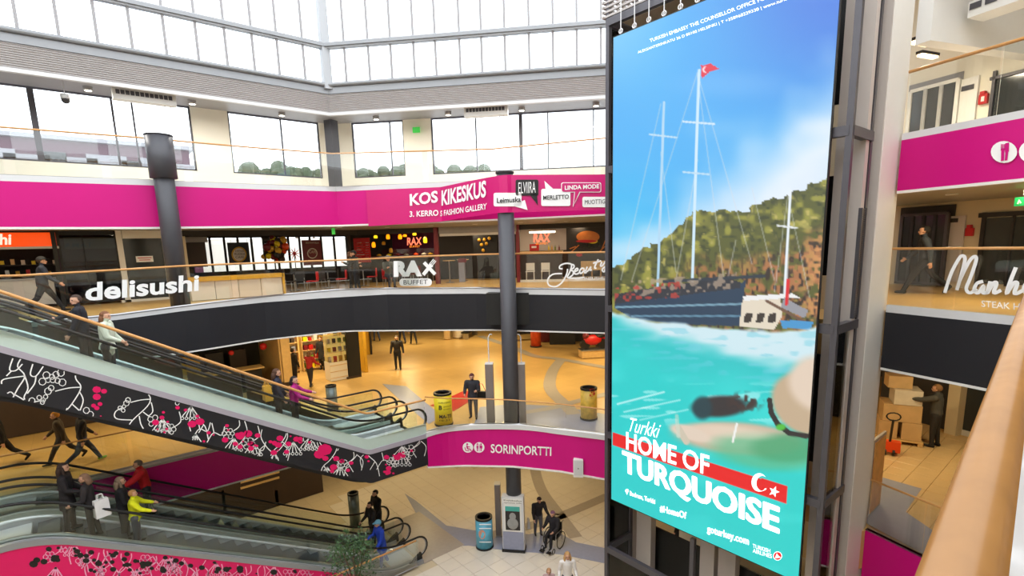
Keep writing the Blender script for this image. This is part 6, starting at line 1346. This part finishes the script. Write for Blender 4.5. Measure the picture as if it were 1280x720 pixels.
# ================================================================== PEOPLE
SKIN = mat('skin', (214, 164, 136), .5, var=.05)
mat('eye', (24, 20, 18), .3); mat('lips', (168, 84, 78), .5)
CLOTH = {}
def cloth(rgb):
    k = 'cloth_%d_%d_%d' % rgb; mat(k, rgb, .8, var=.14, scale=14., bump=.25); return k
QUEUE = []
def person(label, loc, heading, H=1.7, lean=0., legs=((4, 6), (-4, 6)), arms=((6, 8, 12), (6, 8, 12)), top=(30, 30, 36), bottom=(32, 34, 42), shoes=(24, 22, 22), hair=(60, 42, 30), long=0., cap=None, yaw=0., nod=0., coat=0., bulk=1., sit=None, fine=True, hands=True, group=None):
    """legs: (thigh forward, knee bend) left/right; arms: (forward, out, elbow) left/right; degrees"""
    R = math.radians; v = Vector; prim = []; s = H
    t = v((math.sin(R(lean)), 0, math.cos(R(lean)))); f = v((math.cos(R(lean)), 0, -math.sin(R(lean))))
    pel = v((0, 0, .525)); neck = pel+t*.305; bk = bulk
    mesh = MB()
    def cap_(p0, r0, p1, r1, reg, n=9):
        d = (p1-p0); L = d.length; d = d/L if L > 1e-6 else v((0, 0, 1))
        pts = [p0-d*r0*.98, p0-d*r0*.7, p0, p1, p1+d*r1*.7, p1+d*r1*.98]; mesh.tube([q*s for q in pts], [r0*.25*s, r0*.72*s, r0*s, r1*s, r1*.72*s, r1*.25*s], n); prim.append((p0*s, r0*s, p1*s, r1*s, reg))
    # torso loft
    rings = [(pel-t*.045, .062*bk, .05*bk), (pel, .09*bk, .068*bk), (pel+t*.07, .082*bk, .064*bk), (pel+t*.15, .09*bk, .07*bk), (pel+t*.23, .102*bk, .07*bk), (pel+t*.275, .098*bk, .058*bk), (pel+t*.3, .05, .042)]
    if coat: rings = [(pel-t*.0-v((0, 0, coat)), .1*bk, .085*bk), (pel-v((0, 0, coat*.5)), .1*bk, .08*bk)]+rings[1:]
    o = len(mesh.v); n = 14
    for c, w, d in rings:
        for j in range(n): a = 2*math.pi*j/n; mesh.v.append(tuple((c+v((0, 1, 0))*w*math.cos(a)+f*d*math.sin(a))*s))
    for i in range(len(rings)-1):
        for j in range(n): a, b = o+i*n+j, o+i*n+(j+1) % n; mesh.f.append((a, b, b+n, a+n))
    mesh.f.append(tuple(o+j for j in reversed(range(n)))); mesh.f.append(tuple(o+(len(rings)-1)*n+j for j in range(n)))
    lo = pel-v((0, 0, coat)) if coat else pel+t*.03
    prim.append((lo*s, .085*bk*s, (pel+t*.27)*s, .085*bk*s, 'top')); prim.append(((pel+t*.2+v((0, .05, 0)))*s, .06*s, (pel+t*.2-v((0, .05, 0)))*s, .06*s, 'top'))
    if not coat: prim.append(((pel-t*.05)*s, .075*s, (pel-t*.0)*s, .07*s, 'bottom'))
    feet = []
    for i, sd in enumerate((1, -1)):
        a, k = legs[i]; hip = pel+v((0, sd*.05, -.02)); kn = hip+v((math.sin(R(a)), sd*.06, -math.cos(R(a))))*.245; b = a-k
        an = kn+v((math.sin(R(b)), 0, -math.cos(R(b))))*.235; c = b+90 if sit is None else 90
        fd = v((math.sin(R(b+90)), sd*.12, -math.cos(R(b+90)))) if abs(b) > 25 and sit is None else v((1, sd*.15, 0))
        cap_(hip, .056*bk, kn, .042, 'bottom'); cap_(kn, .042, an, .03, 'bottom'); he = an+v((0, 0, -.018))-fd*.02; cap_(he, .024, he+fd*.1, .019, 'shoes'); feet.append(he.z-.024)
    for i, sd in enumerate((1, -1)):
        a, ou, e = arms[i]; sh = pel+t*.268+v((0, sd*.105*bk, 0))
        el = sh+v((math.sin(R(a))*math.cos(R(ou)), sd*math.sin(R(ou)), -math.cos(R(a))*math.cos(R(ou))))*.17
        fa = v((math.sin(R(a+e)), sd*math.sin(R(ou))*.5-sd*(.25 if e > 45 else 0), -math.cos(R(a+e)))).normalized(); wr = el+fa*.145
        cap_(sh, .044*bk, el, .034*bk, 'top'); cap_(el, .034*bk, wr, .024*bk, 'top'); cap_(pel+t*.27, .05, sh, .044*bk, 'top')
        pm = wr+fa*.045; cap_(wr, .018, pm, .02, 'skin')
        if hands:
            sx = v((0, 1, 0)); up_ = fa.cross(sx).normalized()
            for q, ln in enumerate((.038, .045, .042, .034)):
                b0 = pm+up_*(.017-.011*q)+fa*.01; k1 = b0+fa*ln*.55-sx*sd*.006; cap_(b0, .0068, k1, .0064, 'skin', 6); cap_(k1, .0064, k1+(fa*.7-sx*sd*.7).normalized()*ln*.45, .0058, 'skin', 6)
            cap_(wr+fa*.02+up_*.012, .008, wr+fa*.045+up_*.035, .007, 'skin', 6)
    # head
    hd = neck+t*.085+f*.008; cy, sy_ = math.cos(R(yaw)), math.sin(R(yaw)); cn, sn = math.cos(R(nod)), math.sin(R(nod))
    def hp(x, y, z): x, z = x*cn+z*sn, -x*sn+z*cn; return hd+v((x*cy-y*sy_, x*sy_+y*cy, z))
    cap_(neck-t*.02, .034, hp(-.01, 0, -.04), .03, 'skin')
    def ell_(c, r, sc, reg):
        q = MB().sphere((0, 0, 0), 1, 12, 8); mesh.add([(hp(c[0]+x*r*sc[0], c[1]+y*r*sc[1], c[2]+z*r*sc[2])*s) for x, y, z in q.v], q.f); prim.append((hp(*c)*s, r*s, (hp(*c)+v((0, 0, .001)))*s, r*s, reg))
    ell_((0, 0, .012), .056, (1.06, .86, 1.0), 'skin'); ell_((.014, 0, -.03), .04, (1., .86, .95), 'skin'); ell_((.06, 0, -.012), .012, (.9, .7, 1.3), 'skin')
    for sd in (1, -1): ell_((-.002, sd*.05, -.008), .013, (.8, .5, 1.3), 'skin')
    gz = min(feet) if sit is None else feet and min(feet)
    QUEUE.append(dict(label=label, loc=Vector(loc), heading=heading, mesh=mesh, prim=prim, s=s, gz=gz*s, cols=(top, bottom, shoes), hair=hair, long=long, cap=cap, hp=hp, fine=fine, group=group, neck=neck, f=f, t=t))
def flush_people():
    tmp = []
    for q in QUEUE:
        me = bpy.data.meshes.new('p'); me.from_pydata(q['mesh'].v, [], q['mesh'].f); me.update(); bm = bmesh.new(); bm.from_mesh(me); bmesh.ops.recalc_face_normals(bm, faces=bm.faces); bm.to_mesh(me); bm.free()
        o = bpy.data.objects.new('p', me); COL.objects.link(o); r = o.modifiers.new('r', 'REMESH'); r.mode = 'VOXEL'; r.voxel_size = .0125 if q['fine'] else .018
        sm_ = o.modifiers.new('s', 'SMOOTH'); sm_.factor = .5; sm_.iterations = 2; tmp.append(o)
    dg = bpy.context.evaluated_depsgraph_get()
    for q, o in zip(QUEUE, tmp):
        me = bpy.data.meshes.new_from_object(o.evaluated_get(dg)); s = q['s']
        n = len(me.vertices); co = np.empty(n*3); me.vertices.foreach_get('co', co); co = co.reshape(-1, 3)
        nf = len(me.polygons); cen = np.empty(nf*3); me.polygons.foreach_get('center', cen); cen = cen.reshape(-1, 3)
        best = np.full(nf, 1e9); reg = np.zeros(nf, np.int32); names = ['top', 'bottom', 'shoes', 'skin']
        for p0, r0, p1, r1, rg_ in q['prim']:
            a, b = np.array(p0), np.array(p1); d = b-a; t_ = np.clip(((cen-a) @ d)/max(1e-9, d @ d), 0, 1); dist = np.linalg.norm(cen-a-t_[:, None]*d, axis=1)-(r0+(r1-r0)*t_)
            k = dist < best; best[k] = dist[k]; reg[k] = names.index(rg_)
        me.materials.clear()
        for c in q['cols']: me.materials.append(MATS[cloth(c)])
        me.materials.append(SKIN); me.polygons.foreach_set('material_index', reg); me.polygons.foreach_set('use_smooth', np.ones(nf, bool)); me.update()
        ob = bpy.data.objects.new('person', me); COL.objects.link(ob); ob.location = q['loc']-Vector((0, 0, q['gz'])); ob.rotation_euler = (0, 0, q['heading']); tag(ob, q['label'], 'person', q['group'])
        hp = q['hp']
        hb = MB(); sp = MB().sphere((0, 0, 0), 1, 18, 12); keep = []
        for x, y, z in sp.v: hb.v.append(tuple(hp(-.008+x*.064, y*.056, .018+z*.061)*s))
        for fc in sp.f:
            c = sum((Vector(sp.v[i]) for i in fc), Vector())/len(fc)
            if (c.x > .28 and c.z < .42) or c.z < -.75 or (c.x > -.1 and c.z < -.35): continue
            hb.f.append(fc)
        if q['long']:
            L = q['long']; pts = [hp(-.045, 0, .01), hp(-.062, 0, -.04), hp(-.066, 0, -.04-L*.5), hp(-.06, 0, -.04-L)]
            for dy in (-.028, 0, .028): hb.tube([(p+Vector((.012 if dy else 0, dy, 0)))*s for p in pts], [.03*s, .032*s, .03*s, .012*s], 8)
        if q['long'] > .09:
            for sd in (1, -1): hb.tube([hp(-.005, sd*.05, .02)*s, hp(0, sd*.056, -.03)*s, hp(.005, sd*.054, -.03-q['long']*.6)*s, hp(.005, sd*.05, -.03-q['long'])*s], [.014*s, .02*s, .02*s, .008*s], 7)
        hm = cloth(q['hair']); hb.build('hair', hm, ob, True, local=True)
        if q['cap']:
            cb = MB(); sp = MB().sphere((0, 0, 0), 1, 16, 10)
            for x, y, z in sp.v: cb.v.append(tuple(hp(-.004+x*.07, y*.062, .024+z*.062)*s))
            for fc in sp.f:
                if sum(sp.v[i][2] for i in fc)/len(fc) > .12: cb.f.append(fc)
            cb.add([hp(.05, -.035, .036)*s, hp(.105, -.025, .028)*s, hp(.105, .025, .028)*s, hp(.05, .035, .036)*s, hp(.05, -.035, .042)*s, hp(.105, -.025, .034)*s, hp(.105, .025, .034)*s, hp(.05, .035, .042)*s], [(3, 2, 1, 0), (4, 5, 6, 7), (0, 1, 5, 4), (1, 2, 6, 5), (2, 3, 7, 6)])
            cb.build('cap', cloth(q['cap']), ob, True, local=True)
        for sd in (1, -1): MB().sphere(tuple(hp(.052, sd*.02, .008)*s), .0075*s, 8, 5).build('eye', 'eye', ob, True, local=True)
        MB().sphere(tuple(hp(.053, 0, -.04)*s), .009*s, 8, 5, (.5, 1.7, .5)).build('mouth', 'lips', ob, True, local=True)
        bpy.data.objects.remove(o)
def head_ang(loc, phi): return math.atan2(loc[1], loc[0])+math.radians(phi)
def esc_z(x, xb, zb, zt):
    xt = xb-(zt-zb)/.577
    if x >= xb: return zb
    if x <= xt: return zt
    k = round((x-xt-.1)/.4); return zb+.577*(xb-(xt+.1+.4*k))
def on_esc(px, y, xb, zb, zt, dz=.9):
    xs = np.linspace(-3, 8, 600); b = min(xs, key=lambda x: abs(proj((x, y, esc_z(x, xb, zb, zt)+dz))[0]-px)); 
    xt = xb-(zt-zb)/.577
    if xt < b < xb: b = xt+.1+.4*round((b-xt-.1)/.4)
    return Vector((b, y, esc_z(b, xb, zb, zt)))
STAND = ((3, 4), (-3, 4)); WALK = ((24, 8), (-22, 22)); BIG = ((30, 6), (-26, 26))
UPP = (6.1, L1, ZB); LOW = (6.85, G, L1)
# --- second floor
p = py_(58, 380, 21.6); p.z = ZB
person('person in dark navy jacket and cap walking past the sushi counter', p, head_ang(p, -90), 1.8, 4, BIG, ((-25, 8, 20), (25, 8, 25)), (36, 44, 62), (28, 30, 38), cap=(30, 30, 34), bulk=1.15)
p = pz(447, 364, ZB); person('person in black hooded coat standing close to a companion by the cafe tables', p, head_ang(p, 70), 1.62, 3, STAND, ((30, 12, 80), (25, 10, 70)), (26, 26, 30), (24, 26, 34), shoes=(200, 200, 200), cap=(30, 30, 34), coat=.1, bulk=1.15, fine=False, yaw=30)
p = pz(437, 363, ZB)+Vector((.25, .35, 0)); person('person with brown hair held by a companion in a black coat at the cafe', p, head_ang(p, -80), 1.58, 2, STAND, ((30, 14, 70), (20, 10, 60)), (40, 36, 40), (30, 30, 36), hair=(80, 54, 40), long=.06, fine=False)
p = pz(481, 362, ZB)+KN*.5
chair(p, head_ang(p, 200), 'red', 'steel', 'red chair with a seated diner in the buffet restaurant', None)
person('person in grey cap sitting at a table in the buffet restaurant', p+Vector((0, 0, .02)), head_ang(p, 200), 1.7, 6, ((84, 86), (80, 84)), ((35, 10, 60), (35, 10, 70)), (92, 96, 92), (40, 44, 56), cap=(120, 124, 130), sit=1, fine=False)
p = pz(1152, 367, 0.0); person('person in dark jacket striding past behind the steak house balustrade', p, head_ang(p, 92), 1.74, 5, ((30, 6), (-28, 22)), ((-24, 8, 20), (24, 8, 25)), (44, 52, 62), (26, 28, 34), hair=(30, 26, 24), bulk=1.12)
# --- upper escalator
y1 = 15.25
p = on_esc(130, y1, *UPP); pa = p
person('person in pale mint jacket standing on the upper escalator', p, 0.0-.3, 1.62, 3, STAND, ((10, 10, 30), (14, 12, 50)), (206, 214, 196), (44, 42, 48), hair=(120, 78, 50), long=.05, bulk=1.28, coat=.08, yaw=-10)
p = on_esc(112, 15.62, *UPP, 1.4); p = pa+Vector((-.4, .42, .231))
person('person with short hair in black jacket gripping the handrail of the upper escalator', p, math.radians(170), 1.78, 2, STAND, ((10, 6, 20), (62, 26, 12)), (28, 30, 40), (30, 30, 36), hair=(70, 52, 44), yaw=40, bulk=1.15)
p = on_esc(346, 15.3, *UPP); person('person in dark navy jacket with brown hair riding the upper escalator', p, -.25, 1.7, 2, STAND, ((8, 8, 30), (5, 8, 20)), (32, 34, 52), (34, 32, 38), hair=(82, 54, 38), long=.07, bulk=1.1); pb = p
p = on_esc(376, 15.2, *UPP); person('person in bright magenta jacket and black hood riding the upper escalator', p, -.35, 1.66, 4, STAND, ((48, 14, 22), (30, 10, 40)), (168, 22, 118), (30, 30, 36), hair=(34, 28, 30), long=.05, bulk=1.12, yaw=-25)
def bag(label, loc, size, m, rz=0, handles=True):
    t = thing('shopping_bag', label, 'bag', loc, rz); w, d, h = size
    MB().add([(-w/2, -d/2, 0), (w/2, -d/2, 0), (w/2, d/2, 0), (-w/2, d/2, 0), (-w*.46, -d*.3, h), (w*.46, -d*.3, h), (w*.46, d*.3, h), (-w*.46, d*.3, h)], [(3, 2, 1, 0), (4, 5, 6, 7), (0, 1, 5, 4), (1, 2, 6, 5), (2, 3, 7, 6), (3, 0, 4, 7)]).build('body', m, t, local=True)
    for y in (-d*.25, d*.25): MB().tube([(-w*.2, y, h), (-w*.16, y*.5, h+.12), (w*.16, y*.5, h+.12), (w*.2, y, h)], .01, 5).build('handle', m, t, local=True)
mat('bag_yellow', (214, 158, 40), .5); mat('bag_white', (220, 218, 220), .5, var=.15)
bag('mustard yellow bag carried on the back of the navy jacket rider', pb+Vector((-.27, -.02, .86)), (.2, .32, .42), 'bag_yellow')
# --- first floor
p = pz(498, 462, L1); person('person in black jacket and grey shirt standing alone on the tiled first floor', p, head_ang(p, 172), 1.78, 0, ((4, 3), (-2, 3)), ((4, 14, 14), (4, 14, 14)), (40, 36, 38), (30, 32, 42), hair=(60, 50, 44), bulk=1.15)
for px, py, lb, b in ((503, 429, 'person in dark jeans on the far first floor beside a companion in grey trousers', (34, 38, 60)), (517, 430, 'person in grey trousers on the far first floor beside a companion in dark jeans', (50, 50, 54)), (471, 426, 'person in blue trousers near the slim golden post', (60, 70, 96))):
    p = pz(px, py, L1); person(lb, p, head_ang(p, 20), 1.72, 2, ((14, 6), (-14, 14)), top=(44, 40, 44), bottom=b, fine=False)
p = pz(592, 523, L1); person('person in dark jacket holding a phone beside the yellow bin', p, head_ang(p, 168), 1.68, 2, STAND, ((18, 10, 80), (10, 12, 60)), (40, 40, 48), (58, 54, 54), hair=(86, 36, 34), bulk=1.15, coat=.06, nod=18)
t = thing('handbag', 'black shoulder bag at the side of the person beside the yellow bin', 'bag', p+Vector((.22, -.28, .78)), .6); MB().box((0, 0, .12), (.14, .32, .26)).build('body', 'black', t, local=True); MB().tube([(0, -.14, .25), (-.08, -.05, .55), (-.08, .05, .55), (0, .14, .25)], .012, 5).build('strap', 'red', t, local=True)
p = py_(388, 482, SY-.1); p = pz(389, 483, L1); person('person in red jacket browsing at the front of the bright shop', p, head_ang(p, -40), 1.66, 6, ((10, 4), (-8, 8)), ((30, 8, 40), (25, 8, 40)), (160, 30, 36), (44, 38, 40), hair=(110, 74, 48), fine=False, bulk=1.1, long=.04)
p = pz(404, 470, L1)+Vector((.5, 1.4, 0)); person('person in long black coat deep inside the bright shop', p, head_ang(p, 150), 1.76, 0, STAND, top=(30, 28, 30), bottom=(30, 28, 32), coat=.2, fine=False)
p = pz(370, 479, L1)+Vector((-.1, -.3, 0)); person('person in black standing by the timber column of the dim shop', p, head_ang(p, -60), 1.74, 0, STAND, top=(24, 24, 26), bottom=(26, 24, 28), hair=(40, 32, 28), fine=False)
p = pz(82, 577, L1); person('person with an orange hood walking on the first floor behind the escalators', p, head_ang(p, 85), 1.68, 4, BIG, ((-20, 8, 20), (22, 8, 25)), (64, 52, 40), (44, 40, 44), hair=(196, 130, 40), bulk=1.12, coat=.12)
p = pz(108, 580, L1); person('person in dark jacket and blue jeans with green shoes walking behind the escalators', p, head_ang(p, -80), 1.75, 4, BIG, ((22, 8, 20), (-22, 8, 25)), (34, 30, 34), (46, 56, 84), shoes=(120, 190, 60), bulk=1.1)
p = pz(8, 582, L1); person('person in all black striding at the far end of the first floor', p, head_ang(p, 80), 1.75, 4, BIG, ((-20, 8, 20), (22, 8, 25)), (24, 22, 26), (24, 22, 28), bulk=1.1)
p = pz(1166, 558, L1); person('person in dark grey jacket steadying the wrapped boxes on the pallet', p, head_ang(p, 80), 1.86, 3, STAND, ((72, 8, 20), (60, 6, 25)), (66, 66, 66), (36, 34, 36), hair=(126, 92, 60), bulk=1.2)
# --- lower escalators
y2 = 15.72
p = on_esc(80, y2, *LOW, 1.3); person('person with long dark hair and black coat on the lower escalator', p, -.2, 1.7, 2, STAND, ((8, 8, 40), (10, 8, 60)), (34, 30, 34), (44, 38, 40), hair=(56, 38, 32), long=.16, coat=.2, bulk=1.15)
q = p; p = p+Vector((.4, -.22, -.231)); person('person in dark coat with a white bag on the lower escalator', p, 2.9, 1.62, 2, STAND, ((10, 8, 60), (20, 8, 70)), (48, 42, 44), (40, 36, 40), hair=(140, 106, 84), long=.06, bulk=1.1)
bag('white crumpled shopping bag held by the rider on the lower escalator', p+Vector((.2, -.35, .62)), (.3, .2, .42), 'bag_white', .3)
p = on_esc(170, 15.42, *LOW, .9); person('child in neon yellow jacket and jeans on the lower escalator', p, -.15, 1.42, 2, STAND, ((46, 12, 20), (38, 10, 30)), (226, 228, 20), (62, 72, 98), hair=(176, 128, 76), bulk=1.2, coat=.06); pyel = p
p = p+Vector((-.2, .48, 0)); person('person with grey-brown hair and black coat behind the yellow jacket on the lower escalator', p, -.1, 1.66, 2, STAND, ((10, 8, 40), (10, 8, 40)), (30, 28, 34), (34, 32, 38), hair=(140, 118, 96), long=.1, bulk=1.15)
p = on_esc(173, 17.4, *LOW, 1.2); person('person in red jacket leaning on the handrail of the far lower escalator', p, math.radians(180), 1.74, 8, STAND, ((60, 22, 10), (30, 8, 30)), (196, 20, 30), (40, 38, 44), hair=(110, 96, 84), bulk=1.2)
# foot of the lower escalators
p = Vector((7.35, 15.75, G)); p.x = min(np.linspace(6, 9, 300), key=lambda x: abs(proj((x, 15.75, G+.8))[0]-477)); p.x = float(p.x)
person('person in royal blue coat and white shoes stepping onto the lower escalator', p, math.radians(178), 1.74, 6, ((10, 4), (-10, 10)), ((14, 10, 30), (20, 10, 60)), (36, 70, 190), (40, 74, 180), shoes=(230, 228, 226), hair=(110, 160, 190), cap=(110, 170, 200), coat=.2, bulk=1.15)
for px, y, lb, h in ((465, 17.2, 'person in black jacket at the foot of the far lower escalator', 1.72), (472, 17.75, 'tall person in black with dark hair beside the grey bin', 1.82)):
    x = float(min(np.linspace(5.5, 10, 400), key=lambda x: abs(proj((x, y, G+1.0))[0]-px))); person(lb, (x, y, G), math.radians(185), h, 3, STAND, ((14, 8, 30), (12, 8, 40)), (30, 28, 30), (34, 34, 40), hair=(36, 28, 26), bulk=1.15)
# --- ground floor
p = pz(673, 669, G)
person('person in black jacket and grey trousers bending beside the wheelchair', p, head_ang(p, 200), 1.64, 14, STAND, ((30, 10, 40), (10, 10, 30)), (34, 30, 34), (92, 90, 98), hair=(46, 30, 34), bulk=1.15, nod=25)
bag('silver handbag held beside the standing person with the wheelchair', p+Vector((-.38, .12, .42)), (.24, .12, .28), 'bag_white', 1.0)
c = pz(691, 684, G); wz = head_ang(c, 150)
t = thing('wheelchair', 'black wheelchair with large spoked wheels on the grey stone strip', 'wheelchair', c, wz)
for y in (-.28, .28):
    MB().tube([(-.12+.3*math.cos(a), y, .31+.3*math.sin(a)) for a in np.linspace(0, 6.283, 25)], .018, 6).build('wheel_rim', 'rubber', t, True, local=True)
    w_ = MB()
    for a in np.linspace(0, 3.14, 6)[:-1]: w_.tube([(-.12+.29*math.cos(a), y, .31+.29*math.sin(a)), (-.12-.29*math.cos(a), y, .31-.29*math.sin(a))], .004, 4)
    w_.build('spokes', 'steel', t, local=True)['kind'] = 'stuff'
    MB().tube([(.36, y*.85, .09+.09*math.cos(a)) if False else (.36+.09*math.sin(a), y*.85, .09+.09*math.cos(a)) for a in np.linspace(0, 6.283, 13)], .016, 5).build('caster', 'rubber', t, True, local=True)
    MB().tube([(-.22, y*.9, .3), (-.24, y*.9, .95), (-.36, y*.9, .97)], .014, 6).build('push_handle', 'black', t, local=True); MB().tube([(-.2, y*.92, .68), (.2, y*.92, .68), (.24, y*.92, .48), (.5, y*.8, .12)], .014, 6).build('armrest', 'steel', t, local=True); MB().box((.52, y*.5, .1), (.16, .16, .02)).build('footrest', 'black', t, local=True)
MB().box((0, 0, .46), (.44, .46, .05)).build('seat', 'black', t, local=True); MB().box((-.24, 0, .72), (.04, .46, .44)).build('backrest', 'black', t, local=True)
person('person in black coat with white sleeves sitting in the wheelchair', c+Vector((-.1*math.cos(wz), -.1*math.sin(wz), .1)), wz, 1.62, 6, ((82, 76), (78, 72)), ((30, 12, 50), (26, 12, 60)), (34, 30, 36), (30, 28, 32), hair=(126, 84, 110), sit=1, bulk=1.15, nod=15)
p = pz(709, 690, G+1.62); p.z = G; person('person with long blond hair in a white top walking on the cream tiles', p, head_ang(p, 190), 1.68, 2, WALK, ((10, 12, 40), (-5, 14, 40)), (232, 228, 226), (52, 56, 78), hair=(192, 150, 96), long=.12)
p = pz(686, 711, G+1.2); p.z = G; person('child with light brown hair walking beside the blond person', p, head_ang(p, 185), 1.26, 2, WALK, top=(180, 150, 150), bottom=(70, 80, 110), hair=(176, 132, 92), long=.05)
p = pz(847, 689, G); p.z = G; person('person in dark clothes waiting in the ground floor lift lobby behind the glass', p, head_ang(p, 90), 1.72, 0, ((8, 4), (-8, 6)), top=(30, 30, 34), bottom=(28, 28, 34), fine=False)
flush_people()
